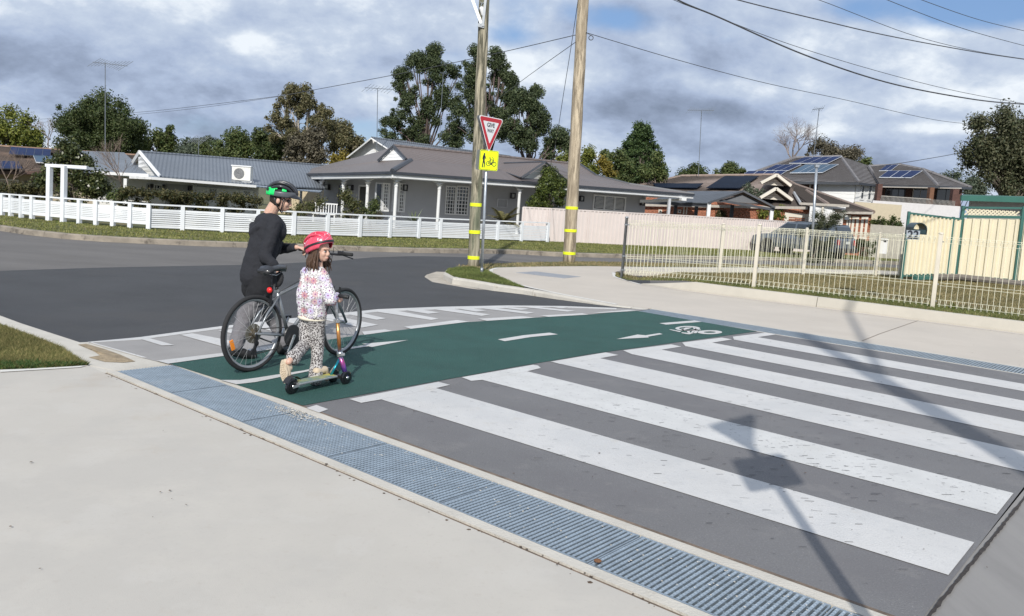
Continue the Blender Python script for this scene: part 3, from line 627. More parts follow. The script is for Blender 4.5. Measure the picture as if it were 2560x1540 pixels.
b = MB(); z4 = P(122, 413.5, a4.y).z; b.bar(a4+Vector((-.12, 0, z4)), Vector((a5.x+.7, a5.y+.1, z4+.02)), .13, .10); b.bar(Vector((a5.x, a5.y, z4-.02)), Vector((a5.x+.25, a5.y+1.3, z4)), .1, .09)
b.build('arch_beam', M_wp, parent=fence)
b = MB(); q = P(16, 505, gp[0].y+.35); b.box(q, (.04, .04, .22)); b.build('letter_slot', mat('dark_plastic', (.03, .03, .035), .5), parent=fence)

# pink sheet metal fence
M_pink = mat('pink_sheet_metal', (.66, .585, .55), .5, var=.04, scale=1.5, spots=[(1.2, .62, (.54, .46, .43), .5)])
pf = [P(1302, 601, 37.6), P(1367, 604, 37.9), P(1560, 608, 39.6), P(1720, 612, 42.2), P(1885, 620, 44.4), P(1975, 622, 46.8), P(2060, 624, 49)]
pt = [(1302, 516), (1447, 523.5), (1560, 530), (1690, 536), (1800, 543), (1875, 547), (1960, 552), (2060, 558)]
pink = thing('pink_fence', 'pale pink corrugated sheet metal fence in front of the grey verandah house', 'fence', pf[1])
def ribsheet(A, B, zA, zB, z0A, z0B, rib, dep, nrm, topw=.35, mode='trap'):
    """ribbed sheet between A and B; returns MB"""
    Lh = (B-A).length; n = max(1, int(Lh/rib)); d = (B-A)/n; b = MB(); row = []
    for i in range(n):
        for f, o in ((0, 0), (.30, 0), (.38, dep), (.62, dep), (.70, 0)): row.append((i+f, o))
    row.append((n, 0)); vs = []
    for u, o in row:
        p = A+d*u+nrm*o; t = u/n; vs.append((p.x, p.y, z0A+(z0B-z0A)*t)); vs.append((p.x, p.y, zA+(zB-zA)*t))
    b.add(vs, [(2*i, 2*i+2, 2*i+3, 2*i+1) for i in range(len(row)-1)]); return b
for i in range(len(pf)-1):
    A, B = pf[i], pf[i+1]; L_ = (B-A).length; m = max(1, int(round(L_/2.37)))
    for j in range(m):
        a = A.lerp(B, j/m); c = A.lerp(B, (j+1)/m)
        def topz(p):
            # project back to find px
            v = p-Vector((0, 0, CH)); px = 1280+FPX*v.dot(CR)/v.dot(CF); return P(px, interp(pt, px), p.y).z
        za, zc = topz(a), topz(c); d = (c-a).normalized(); nr_ = Vector((d.y, -d.x, 0)); a2 = Vector((a.x, a.y, 0)); c2 = Vector((c.x, c.y, 0))
        ribsheet(a2, c2, za-.05, zc-.05, -.02, -.02, .19, .035, nr_).build('fence_panel', M_pink, parent=pink)
        b = MB(); b.bar(Vector((a.x, a.y, za-.03)), Vector((c.x, c.y, zc-.03)), .06, .06); b.build('rail', M_pink, parent=pink)
        b = MB(); b.box((a.x, a.y, za/2-.02), (.07, .07, za), math.atan2(d.y, d.x)); b.build('post', M_pink, parent=pink)

# cream and green fence on the right
M_cream = mat('cream_sheet_metal', (.74, .665, .49), .5, var=.04, scale=1.5, spots=[(1.5, .62, (.6, .5, .34), .4)]); M_grn = mat('green_frame_paint', (.045, .135, .115), .45, var=.1, scale=3)
cf = thing('cream_fence', 'cream ribbed sheet metal fence in green frames with a lattice top strip', 'fence', P(2385, 689, 24.3))
Fa, Fb, Fc, Fd, Fe = P(2254, 690, 23.4), P(2366, 688, 24.1), P(2387, 689, 24.25), P(2535, 703, 23.4), P(2700, 720, 22.7)
def zt(px, py, F): return P(px, py, F.y).z
def gpost(F, ztop, wd=.075):
    b = MB(); b.box((F.x, F.y, (F.z+ztop)/2-.03), (wd, wd, ztop-F.z+.1)); b.build('post', M_grn, parent=cf)
zA, zB, zC, zD = zt(2254, 529, Fa), zt(2373, 543, Fb), zt(2392, 515, Fc), zt(2546, 517, Fd)
for F, z in ((Fa, zA), (Fb, zB), (Fc, zC), (Fd, zD), (Fe, zD+.02)): gpost(F, z, .085 if F in (Fc, Fd) else .065)
def nv(A, B): d = (B-A).normalized(); n = Vector((d.y, -d.x, 0)); return n if n.y < 0 else -n
for (A, B, za, zb, rib, lat) in ((Fa, Fb, zA, zB, .155, 0), (Fb, Fc, zB, zB, .14, 0), (Fc, Fd, zC, zD, .205, 1), (Fd, Fe, zD, zD, .205, 1)):
    n = nv(A, B); dz = .30 if lat else 0
    ribsheet(A, B, za-dz-.05, zb-dz-.05, A.z+.03, B.z+.03, rib, .05, n).build('fence_panel', M_cream, parent=cf)
    b = MB(); b.bar(Vector((A.x, A.y, za-.03)), Vector((B.x, B.y, zb-.03)), .06, .06); b.build('rail', M_grn, parent=cf)
    b = MB(); b.bar(Vector((A.x, A.y, A.z+.02)), Vector((B.x, B.y, B.z+.02)), .06, .07); b.build('rail', M_grn, parent=cf)
    if lat:
        b = MB(); b.bar(Vector((A.x, A.y, za-.29)), Vector((B.x, B.y, zb-.29)), .07, .075); b.build('rail', M_grn, parent=cf)
        d = (B-A).normalized(); L_ = (B-A).length; k = 0; x = .05
        while x < L_-.2:
            for sgn in (0, 1):
                p = A+d*x; za_ = za-.25; b = MB(); o = n*(.012 if sgn else -.004)
                p0 = Vector((p.x, p.y, za_ if sgn else za_+.19))+o; p1 = Vector((p.x, p.y, za_+.19 if sgn else za_))+d*.19+o
                b.bar(p0, p1, .038, .008, up=n); b.build('lattice_strip', M_cream, parent=cf)
            x += .098
b = MB(); b.bar(Fa+Vector((.3, -.12, -.02)), Fb+Vector((0, -.12, -.05)), .12, .10); b.build('edging_strip', M_grn, parent=cf)
M_log = mat('weathered_log', (.17, .15, .13), .9, var=.3, scale=4, stretch=(1, 1, 8), bump=.5, bscale=20)
b = MB(); q0, q1 = Fb.lerp(Fa, .4), Fe; b.tube([q0+Vector((0, -.28, -.02)), Fc+Vector((0, -.26, -.02)), q1+Vector((0, -.28, -.06))], .09, 8); o = b.build('sleeper_log', M_log, org=Fc); tag(o, 'weathered grey log lying along the foot of the cream fence', 'log')

# cream loop-top wire fence
M_wire = mat('cream_wire', (.80, .77, .60), .5, var=.06, scale=4); M_cpost = mat('cream_post', (.62, .57, .47), .5, var=.06, scale=3); M_gp = mat('galvanised_pipe', (.30, .32, .34), .45, .6, var=.2, scale=7, stretch=(1, 1, .2))
def krbk(px, z=.2): p = krback(px); return Vector((p.x, p.y, z))
W0 = P(1555, 687, 20.0); W0.z = .06
W1 = P(1884, 718, 17.6); W2 = P(2331, 768, 15.85); W3 = W2+(W2-W1).normalized()*3.9+Vector((0, -.25, 0)); W1.z = W2.z = W3.z = .2
wf = thing('wire_fence', 'cream loop-top wire fence with square posts along the lawn kerb', 'fence', W1)
def wirerun(pts, tops, root, posts, hw):
    for i in range(len(pts)-1):
        A, B = pts[i], pts[i+1]; hA, hB = tops[i], tops[i+1]; d = (B-A); Lp = math.hypot(d.x, d.y); dn = Vector((d.x, d.y, 0)).normalized(); n = int(Lp/hw); b = MB(); nr_ = Vector((dn.y, -dn.x, 0))
        def at(u, f): p = A+(B-A)*u; return Vector((p.x, p.y, p.z+.04+(hA+(hB-hA)*u-.04)*f))
        for k in range(1, n):
            u = k/n; j = random.uniform(-.004, .004)
            b.tube([at(u, 0), at(u, .94)+dn*j, at(u, .985)+nr_*.045+dn*.02, at(u+.25/n, .965)+nr_*.06, at(u+.3/n, .90)+nr_*.012], .0042, 4, cap=False)
            b.tube([at(u, .14), at(u, .055)+dn*.0, at(u, .0)+nr_*.045+dn*.02, at(u+.25/n, .03)+nr_*.05, at(u+.3/n, .1)], .0040, 4, cap=False)
        for f, o in ((.985, .045), (.90, .006), (.955, .05), (.34, .006), (.30, .006), (.10, .006), (.03, .04)):
            if o > .03: b.tube([at(0.02, f)+nr_*o, at(.98, f)+nr_*o], .0036, 4, cap=False)
            else: b.tube([at(0.02, f)+nr_*o, at(.98, f)+nr_*o], .0034, 4, cap=False)
        b.build('wire_panel', M_wire, parent=root)
def sqpost(name, A, h, root, wd=.075, m=None, rz=0, cap=True):
    b = MB(); b.box(A+Vector((0, 0, h/2-.05)), (wd, wd, h+.1), rz); po = b.build(name, m or M_cpost, parent=root, bevel=.006)
    b = MB(); b.lathe([(wd*.62, 0), (wd*.66, .012), (wd*.4, .03), (.004, .036)], A+Vector((0, 0, h)), 10); b.build('cap', M_cpost, parent=po, smooth=True)
    for zf in (.9, .33, .1):
        b = MB(); b.box(A+Vector((wd*.5, -wd*.3, h*zf)), (.03, .04, .025)); b.build('bracket', mat('bracket_grey', (.3, .3, .28), .5, .5), parent=po)
h0 = P(1560, 545, W0.y).z-W0.z; h1 = P(1892.7, 563, W1.y).z-W1.z; h2 = P(2347, 585, W2.y).z-W2.z
wirerun([W0, W1, W2, W3], [h0-.02, h1-.02, h2-.03, h2-.02], wf, 1, .10)
rz = math.atan2((W2-W1).y, (W2-W1).x)
sqpost('post', W1, h1, wf, rz=rz); sqpost('post', W2, h2, wf, rz=rz); sqpost('post', W3, h2, wf, rz=rz)
b = MB(); b.lathe([(.036, -.1), (.036, h0), (.042, h0+.001), (.040, h0+.035), (.01, h0+.045)], W0, 14); po = b.build('corner_post', M_gp, parent=wf, smooth=True)
b = MB()
for f in (.88, .34, .1): b.lathe([(.044, 0), (.044, .03)], W0+Vector((0, 0, h0*f)), 12); b.box(W0+Vector((.05, -.01, h0*f+.015)), (.05, .02, .03))
b.build('clamp', M_gp, parent=po)
# back run
V1, V2, V3, V4 = P(1797, 687, 21.3), P(2006, 686, 23.3), P(2188, 690, 24.9), P(2247, 692, 25.4)
wb = thing('wire_fence', 'cream loop-top wire fence at the back of the lawn beside the far path', 'fence', V1)
hb = [P(x, y, v.y).z-v.z for (x, y), v in (((1804.7, 561), V1), ((2017, 572), V2), ((2195, 583), V3), ((2256, 585), V4))]
W0b = W0+Vector((0, .08, 0)); wirerun([W0b, V1, V2, V3, V4], [hb[0]]+hb, wb, 1, .105)
for v, h in zip((V1, V2, V3, V4), hb): sqpost('post', v, h, wb)

# mailbox with its number plate
mbp = P(2292, 602, 16.35)
mb_ = thing('mailbox', 'dark green round-topped mailbox on the wire fence above the number 22 plate', 'mailbox', mbp)
M_mbx = mat('mailbox_green', (.022, .045, .05), .35, var=.15, scale=6)
b = MB(); wd = .285; prof = []
for i in range(13): a = math.pi*i/12; prof.append((math.cos(a)*wd/2, .10+math.sin(a)*.13))
prof = [(wd/2, 0)]+prof+[(-wd/2, 0)]
c = P(2292.5, 585.5, 16.35); ring_o = [Vector((c.x+x, c.y-.10, c.z+z)) for x, z in prof]; inner_ = [Vector((c.x+x*.86, c.y-.10, c.z+.02+z*.86)) for x, z in prof]
n = len(prof)
back_o = [p+Vector((.03, .36, 0)) for p in ring_o]; back_i = [p+Vector((.03, .36, 0)) for p in inner_]
fs = []
vsx = ring_o+inner_+back_o+back_i
for i in range(n):
    j = (i+1) % n; fs += [(i, j, n+j, n+i), (i, 2*n+i, 2*n+j, j), (n+i, n+j, 3*n+j, 3*n+i), (2*n+i, 3*n+i, 3*n+j, 2*n+j)]
b.add(vsx, fs); b.build('shell', M_mbx, parent=mb_)
b = MB(); b.box(c+Vector((.015, .02, .06)), (wd*.86, .24, .075)); b.build('box', M_mbx, parent=mb_)
M_plate = mat('number_plate_grey', (.36, .40, .44), .45, .2, var=.05, scale=10); M_ink = mat('sign_black', (.015, .018, .03), .5)
def rect_on(name, corners, Y, thick, m, parent=None, org=None, rad=0):
    pts = [P(x, y, Y) for x, y in corners]; b = MB(); b.prism([p+Vector((0, thick, 0)) for p in pts], (0, -thick, 0)); return b.build(name, m, parent=parent, org=org)
pl = thing('number_plate', 'grey house number plate reading 22 fixed to the wire fence', 'sign', P(2284, 587, 16.1))
rect_on('plate', [(2266.5, 575), (2300.5, 577), (2298.5, 599.5), (2266, 598)], 16.1, .004, M_plate, parent=pl)
def text_obj(name, s, size, loc, xdir, updir, m, parent, ext=.001, bold=0, sx=1.0):
    cu = bpy.data.curves.new(name, 'FONT'); cu.body = s; cu.size = size; cu.align_x = 'CENTER'; cu.align_y = 'CENTER'; cu.extrude = ext; cu.offset = bold; cu.resolution_u = 3
    o = bpy.data.objects.new(name, cu); COL.objects.link(o); x = Vector(xdir).normalized(); z = x.cross(Vector(updir)).normalized(); y = z.cross(x)
    o.matrix_world = Matrix(((x.x*sx, y.x, z.x, loc[0]), (x.y*sx, y.y, z.y, loc[1]), (x.z*sx, y.z, z.z, loc[2]), (0, 0, 0, 1)))
    bpy.context.view_layer.update(); dg = bpy.context.evaluated_depsgraph_get(); me = bpy.data.meshes.new_from_object(o.evaluated_get(dg)); me.transform(o.matrix_world)
    bpy.data.objects.remove(o); me.materials.clear(); me.materials.append(m); o0 = ORG[parent.name]; me.transform(Matrix.Translation(-o0))
    q = bpy.data.objects.new(name, me); COL.objects.link(q); q.parent = parent; ORG[q.name] = o0; return q
pa, pb = P(2266.5, 587, 16.09), P(2300, 588.5, 16.09)
text_obj('digits', '22', .215, P(2283.3, 587.5, 16.088), pb-pa, (0, 0, 1), M_ink, pl, bold=.004, sx=1.05)

# ------------------------------------------------------------------ power poles
def wood(name, c1, c2, c3):
    m = bpy.data.materials.new(name); m.use_nodes = True; t = m.node_tree; nd = t.nodes; lk = t.links; b = nd['Principled BSDF']; b.inputs['Roughness'].default_value = .9
    g = nd.new('ShaderNodeNewGeometry'); mp = nd.new('ShaderNodeMapping'); mp.inputs['Scale'].default_value = (9, 9, .95); lk.new(g.outputs['Position'], mp.inputs[0])
    n = nd.new('ShaderNodeTexNoise'); n.inputs['Scale'].default_value = 1.3; n.inputs['Detail'].default_value = 9; n.inputs['Roughness'].default_value = .7; n.inputs['Distortion'].default_value = .6; lk.new(mp.outputs[0], n.inputs[0])
    r = nd.new('ShaderNodeValToRGB'); lk.new(n.outputs[0], r.inputs[0]); e = r.color_ramp.elements
    e[0].position = .41; e[0].color = (*c1, 1); e[1].position = .60; e[1].color = (*c2, 1); q = e.new(.5); q.color = (*[(a+b_)/2*.95 for a, b_ in zip(c1, c2)], 1)
    n2 = nd.new('ShaderNodeTexNoise'); n2.inputs['Scale'].default_value = .35; n2.inputs['Detail'].default_value = 6; lk.new(mp.outputs[0], n2.inputs[0])
    mr = nd.new('ShaderNodeMapRange'); lk.new(n2.outputs[0], mr.inputs[0]); mr.inputs[1].default_value = .46; mr.inputs[2].default_value = .58
    mx_ = nd.new('ShaderNodeMix'); mx_.data_type = 'RGBA'; lk.new(mr.outputs[0], mx_.inputs[0]); lk.new(r.outputs[0], mx_.inputs[6]); mx_.inputs[7].default_value = (*c3, 1)
    mm = nd.new('ShaderNodeMix'); mm.data_type = 'RGBA'; mm.inputs[0].default_value = .45; lk.new(mx_.outputs[2], mm.inputs[6]); lk.new(r.outputs[0], mm.inputs[7]); lk.new(mm.outputs[2], b.inputs['Base Color'])
    bp = nd.new('ShaderNodeBump'); bp.inputs['Strength'].default_value = .9; bp.inputs['Distance'].default_value = .02; lk.new(n.outputs[0], bp.inputs['Height']); lk.new(bp.outputs[0], b.inputs['Normal']); return m
M_w1 = wood('green_weathered_wood', (.085, .08, .055), (.46, .41, .30), (.12, .15, .095)); M_w2 = wood('tan_weathered_wood', (.17, .135, .095), (.56, .47, .34), (.35, .285, .20))
M_band = mat('reflective_yellow', (.78, .86, .02), .45, var=.04, emit=None)
def pole(label, base, topx, r0, r1, H, m, bands, nm='power_pole'):
    """base px, x at picture top"""
    B0 = G(*base); T = P(topx, 0, B0.y); d = (T-B0)/(T.z-B0.z); root = thing(nm, label, 'power pole', B0, 'round timber power poles')
    pts = []; rad = []
    for i in range(25):
        z = -.2+H*i/24; p = B0+d*z+Vector((.006*math.sin(i*1.7), 0, 0)); pts.append(p); rad.append((r0+(r1-r0)*(z/H))*(1+.02*math.sin(i*2.3)))
    b = MB(); b.tube(pts, rad, 20); b.build('pole', m, parent=root, smooth=True)
    for py in bands:
        c = P(base[0]+(topx-base[0])*(base[1]-py)/base[1], py, B0.y-.02); c = B0+d*(c.z-B0.z); rr = r0+(r1-r0)*c.z/H+.006
        b = MB(); b.lathe([(rr-.004, -.043), (rr+.003, -.04), (rr+.003, .04), (rr-.004, .043)], c, 22, axis=d); b.build('reflective_band', M_band, parent=root, smooth=False)
    return root, B0, d
p1, B1, d1 = pole('green-stained timber power pole just left of the give way sign', (1183, 666), 1211, .142, .115, 11, M_w1, (512, 580, 644))
p2, B2, d2 = pole('thicker tan timber power pole standing in the roadside grass', (1422, 655), 1458, .186, .15, 12, M_w2, (520, 576.5, 633))
# steel bracket with insulator on the left pole
M_st = mat('bracket_steel', (.33, .35, .37), .45, .6, var=.12, scale=10); M_por = mat('white_porcelain', (.75, .75, .74), .25, var=.03)
Yb = B1.y-.14
b = MB(); b.bar(P(1176, -14, Yb+.1), P(1203.5, 60, Yb), .07, .07, up=Vector((0, 1, 0))); b.build('strut', M_st, parent=p1)
b = MB(); b.bar(P(1216, -20, Yb), P(1207, 66, Yb), .06, .09, up=Vector((0, 1, 0))); b.bar(P(1195, 63, Yb), P(1211, 66, Yb), .08, .05, up=Vector((0, 1, 0))); b.box(P(1199, 63, Yb), (.03, .1, .10)); b.build('mounting_plate', M_st, parent=p1)
b = MB(); b.lathe([(.01, 0), (.035, .05), (.05, .16), (.055, .22), (.03, .24)], P(1207, 42, Yb), 12, axis=P(1203, 14, Yb)-P(1207, 42, Yb)); b.build('insulator', M_por, parent=p1, smooth=True)
b = MB(); b.tube([P(1203, 16, Yb), P(1204, 8, Yb), P(1200, 5, Yb)], .014, 6); b.tube([P(1206, 9, Yb), P(1210, 6, Yb)], .012, 6); b.build('bolt', M_st, parent=p1)
# coil on the right pole
b = MB(); c = P(1477.5, 94.5, B2.y-.1); b.tube([c+Vector((.065*math.cos(a), 0, .065*math.sin(a))) for a in [2*math.pi*i/16 for i in range(16)]], .013, 6, closed=True)
b.tube([c+Vector((.02, -.02, .05)), P(1473, 86, B2.y-.1), P(1462, 80, B2.y-.1)], .008, 6); b.build('cable_coil', mat('cable_black', (.055, .058, .065), .5), parent=p2, smooth=True)
MC = MATS['cable_black']
# ------------------------------------------------------------------ cables
def cable(label, pts, y0, y1, r):
    n = len(pts); xs = [p[0] for p in pts]
    def cat(k0, k1, k2, k3, t): return .5*((2*k1)+(-k0+k2)*t+(2*k0-5*k1+4*k2-k3)*t*t+(-k0+3*k1-3*k2+k3)*t**3)
    e_ = [(2*pts[0][0]-pts[1][0], 2*pts[0][1]-pts[1][1])]+list(pts)+[(2*pts[-1][0]-pts[-2][0], 2*pts[-1][1]-pts[-2][1])]
    o = []
    for i in range(n-1):
        for j in range(8):
            t = j/8; o.append((cat(*[e_[i+k][0] for k in range(4)], t), cat(*[e_[i+k][1] for k in range(4)], t)))
    o.append(pts[-1]); m = len(o)
    # depth varies so that 1/Y is linear along the run (straight in plan)
    w_ = [P(x, y, 1/(1/y0+(1/y1-1/y0)*i/(m-1))) for i, (x, y) in enumerate(o)]
    b = MB(); b.tube(w_, r*(.5 if y1 > 90 else .68), 6); ob = b.build('power_cable', MC, smooth=True, org=w_[0]); tag(ob, label, 'cable', 'overhead cables'); return ob
cable('overhead cable from the tan pole down to the left horizon, upper of two', [(1441, 87), (1256, 130), (1032, 178), (783, 225), (697, 240), (520, 262), (353, 280), (100, 298), (-150, 312)], 24.6, 95, .022)
cable('overhead cable running just beneath another towards the left tree', [(700, 241), (520, 267), (353, 285), (100, 306), (-150, 323)], 52, 95, .022)
cable('thin service wire from the tan pole down towards the dark tall trees', [(1438, 106), (1345, 172), (1270, 228), (1180, 300), (1100, 362)], 24.6, 60, .014)
cable('steep dark wire hanging from above down to the right roof gable', [(1452, -60), (1445, 0), (1428, 115), (1408, 240), (1394, 330), (1384, 380), (1375, 418)], 24, 38.4, .014)
cable('slim cable from the coil on the tan pole to the right hand tree', [(1466, 81), (1480, 86), (1695, 150), (1903, 205), (2110, 249), (2318, 296), (2440, 312), (2600, 330)], 24.5, 60, .017)
cable('thickest black cable sweeping low across the right sky', [(1600, -60), (1695, 0), (1799, 44), (2006, 135), (2214, 205), (2422, 246.5), (2560, 260.5), (2700, 268)], 14, 22, .021)
cable('hair-thin wire just above the thickest cable in the right sky', [(1560, -60), (1685, 0), (1778, 36), (1955, 104), (2162, 168.7), (2370, 223), (2560, 259), (2700, 280)], 15, 24, .009)
cable('medium black cable crossing the upper right sky', [(1700, -45), (1846, 0), (2058, 52), (2214, 88), (2422, 127), (2560, 148), (2700, 166)], 13, 21, .014)
cable('hair-thin wire converging with the medium cable at the right edge', [(1880, -55), (2048, 0), (2266, 83), (2422, 124), (2560, 147), (2700, 165)], 16, 25, .009)
cable('thin wire below the topmost wire in the upper right corner', [(2080, -60), (2219, 0), (2396, 67.5), (2560, 114), (2700, 148)], 15, 22, .009)
cable('topmost thin wire in the upper right corner', [(2150, -60), (2305, 0), (2440, 47), (2560, 77), (2700, 108)], 15, 22, .009)
cable('dark service wire rising from the two storey roof to the right tree', [(2178, 417), (2250, 408), (2318, 397), (2380, 386), (2437, 374), (2520, 355)], 58, 70, .035)

# ------------------------------------------------------------------ give way sign
sb = G(1204, 682); sg = thing('give_way_sign', 'galvanised post with red give way triangle above a yellow walker and bicycle sign', 'road sign', sb)
tp = P(1221, 300, sb.y); dd = (tp-sb)/(tp.z-sb.z)
b = MB(); b.tube([sb-Vector((0, 0, .1)), sb+dd*1.2, sb+dd*(tp.z+.05)], .032, 14); b.build('pole', mat('galvanised_post', (.40, .43, .46), .38, .6, var=.2, scale=14), parent=sg, smooth=True)
b = MB(); b.lathe([(.055, 0), (.05, .02), (.034, .03)], sb, 12); b.lathe([(.036, 0), (.036, .12)], sb, 12); b.build('base_collar', M_gp, parent=sg, smooth=True)
M_red = mat('sign_red', (.50, .022, .035), .4, var=.03); M_sw = mat('sign_white', (.80, .80, .80), .4, var=.02); M_yel = mat('sign_yellow', (.82, .95, .01), .4, var=.03); M_sg = mat('sign_back_grey', (.20, .21, .22), .5, .3, var=.05)
def rounded(poly, r, n=5):
    """rounded polygon in 2D"""
    o = []; m = len(poly)
    for i in range(m):
        p = Vector(poly[i]); a = (Vector(poly[i-1])-p).normalized(); c = (Vector(poly[(i+1) % m])-p).normalized(); ang = a.angle(c); l = r/math.tan(ang/2); s_ = p+a*l; e2_ = p+c*l; cc = p+(a+c).normalized()*(r/math.sin(ang/2))
        v0 = s_-cc; v1 = e2_-cc; a0 = math.atan2(v0.y, v0.x); a1 = math.atan2(v1.y, v1.x); da = (a1-a0+math.pi) % (2*math.pi)-math.pi
        for k in range(n+1): t = a0+da*k/n; o.append((cc.x+r*math.cos(t), cc.y+r*math.sin(t)))
    return o
def plane2(c, xd, nrm_off=0.0, up=Vector((0, 0, 1))):
    xd = Vector(xd).normalized(); n = xd.cross(up).normalized()   # towards viewer when xd points right
    u = n.cross(xd)
    u = up if u.z > 0 else -u
    return lambda x, y, o=0: c+xd*x+u.normalized()*y+n*o
tc_ = P(1226, 322, sb.y-.06); xd1 = Vector((.60, .80, 0)); upv = Vector((.012, 0, 1)).normalized()
F1 = plane2(tc_, xd1, up=upv)
tri = lambda k: rounded([(-.45*k, .26*k), (.45*k, .26*k), (0, -.55*k)][::-1], .045*k)
def face(name, poly, Fn, o0, th, m, parent): b = MB(); b.prism([Fn(x, y, o0) for x, y in poly], Fn(0, 0, th)-Fn(0, 0, 0)); return b.build(name, m, parent=parent)
face('backing_plate', tri(1.0), F1, -.07, .005, M_sg, sg); tf_ = face('triangle', tri(1.0), F1, 0, .004, M_sw, sg)
face('red_border', tri(.93), F1, .0045, .002, M_red, tf_)
face('white_centre', rounded([(-.285, .155), (.285, .155), (0, -.335)][::-1], .012), F1, .0069, .0012, M_sw, tf_)
text_obj('lettering', 'GIVE', .132, F1(.0, .074, .0095), xd1, upv, M_ink, tf_, ext=.0006, bold=.0035, sx=1.02)
text_obj('lettering', 'WAY', .112, F1(.0, -.052, .0095), xd1, upv, M_ink, tf_, ext=.0006, bold=.003, sx=.9)
b = MB(); b.bar(F1(-.02, .18, -.035), F1(.02, .18, -.035), .05, .03); b.box(F1(0, -.40, -.035), (.05, .06, .03)); b.build('clamp', M_st, parent=sg)
qc = P(1222, 401, sb.y-.05); xd2 = Vector((.92, .38, 0)); F2 = plane2(qc, xd2, up=upv)
sqp = lambda k, h=None: rounded([(-.225*k, .225*k), (.225*k, .225*k), (.225*k, -.225*k), (-.225*k, -.225*k)][::-1], .035)
face('backing_plate', sqp(1.0), plane2(qc+Vector((-.07, .04, 0)), xd2, up=upv), -.02, .005, M_sg, sg)
sq_ = face('yellow_panel', sqp(1.0), F2, 0, .004, M_yel, sg); face('black_border', sqp(.955), F2, .0042, .0012, M_ink, sq_); face('yellow_face', sqp(.915), F2, .0056, .0012, M_yel, sq_)
def strokes(b, Fn, segs, o=.0075):
    for (x0, y0), (x1, y1), wd in segs:
        d = Vector((x1-x0, y1-y0)); l = d.length; n = Vector((-d.y, d.x))/l*wd/2
        b.prism([Fn(x0+n.x, y0+n.y, o), Fn(x1+n.x, y1+n.y, o), Fn(x1-n.x, y1-n.y, o), Fn(x0-n.x, y0-n.y, o)], Fn(0, 0, .0009)-Fn(0, 0, 0))
def disc(b, Fn, cx0, cy0, r, rin=0, n=20, o=.0075):
    for i in range(n):
        t0 = 2*math.pi*i/n; t1 = 2*math.pi*(i+1)/n
        b.prism([Fn(cx0+r*math.cos(t0), cy0+r*math.sin(t0), o), Fn(cx0+r*math.cos(t1), cy0+r*math.sin(t1), o), Fn(cx0+rin*math.cos(t1), cy0+rin*math.sin(t1), o), Fn(cx0+rin*math.cos(t0), cy0+rin*math.sin(t0), o)], Fn(0, 0, .0009)-Fn(0, 0, 0))
b = MB(); disc(b, F2, -.118, .135, .022, .001); strokes(b, F2, [((-.122, .115), (-.125, -.0), .05), ((-.10, .09), (-.085, .045), .02), ((-.085, .045), (-.065, .02), .016), ((-.145, .09), (-.15, .02), .018), ((-.13, .0), (-.150, -.17), .026), ((-.120, .0), (-.098, -.085), .03), ((-.098, -.085), (-.105, -.17), .022)]); b.build('pedestrian_symbol', M_ink, parent=sq_)
b = MB(); disc(b, F2, -.01, -.075, .055, .040); disc(b, F2, .132, -.075, .055, .040)
strokes(b, F2, [((-.01, -.075), (.03, .02), .013), ((.03, .02), (.062, -.075), .014), ((.03, .02), (.108, .015), .014), ((.062, -.075), (.108, .015), .014), ((-.01, -.075), (.062, -.075), .012), ((.132, -.075), (.098, .06), .013), ((.098, .06), (.07, .07), .014), ((.028, .02), (.022, .055), .012), ((.0, .057), (.045, .057), .018)]); disc(b, F2, .062, -.08, .02, .001); b.build('bicycle_symbol', M_ink, parent=sq_)

# second sign on the near footpath, outside the picture: its shadow falls on the zebra stripes
s2b = Vector((1.5, 2.06, 0)); s2 = thing('give_way_sign', 'second give way sign on the near footpath whose shadow falls on the zebra stripes', 'road sign', s2b)
b = MB(); b.tube([s2b-Vector((0, 0, .1)), s2b+Vector((0, 0, 3.45))], .034, 14); b.build('pole', MATS['galvanised_post'], parent=s2, smooth=True)
xq = Vector((.707, .707, 0)); F3 = plane2(s2b+Vector((.0, .06, 3.23)), xq); face('triangle', tri(.86), F3, 0, .004, M_sg, s2)
F4 = plane2(s2b+Vector((.0, .06, 2.43)), Vector((.87, .5, 0))); rot = lambda pts, a: [(x*math.cos(a)-y*math.sin(a), x*math.sin(a)+y*math.cos(a)) for x, y in pts]
face('yellow_panel', rot(sqp(1.1), 0), F4, 0, .004, M_sg, s2)
# utility pole behind the camera with a lamp arm: throws the long soft shadow on the right
pb3 = Vector((3.34, .0, 0)); p3 = thing('power_pole', 'timber power pole behind the viewer that shades the right of the crossing', 'power pole', pb3, 'round timber power poles')
b = MB(); b.tube([pb3-Vector((0, 0, .2)), pb3+Vector((.02, 0, 9.3))], [.17, .13], 18); b.build('pole', M_w2, parent=p3, smooth=True)
b = MB(); b.tube([pb3+Vector((.0, .1, 6.5)), pb3+Vector((3.05, 5.0, 10.5))], [.06, .045], 10); b.ell(pb3+Vector((3.2, 5.2, 10.55)), (.42, .2, .10), 12, 8, M=Matrix.Rotation(.8, 3, 'Z')); b.build('lamp_arm', M_st, parent=p3, smooth=True)
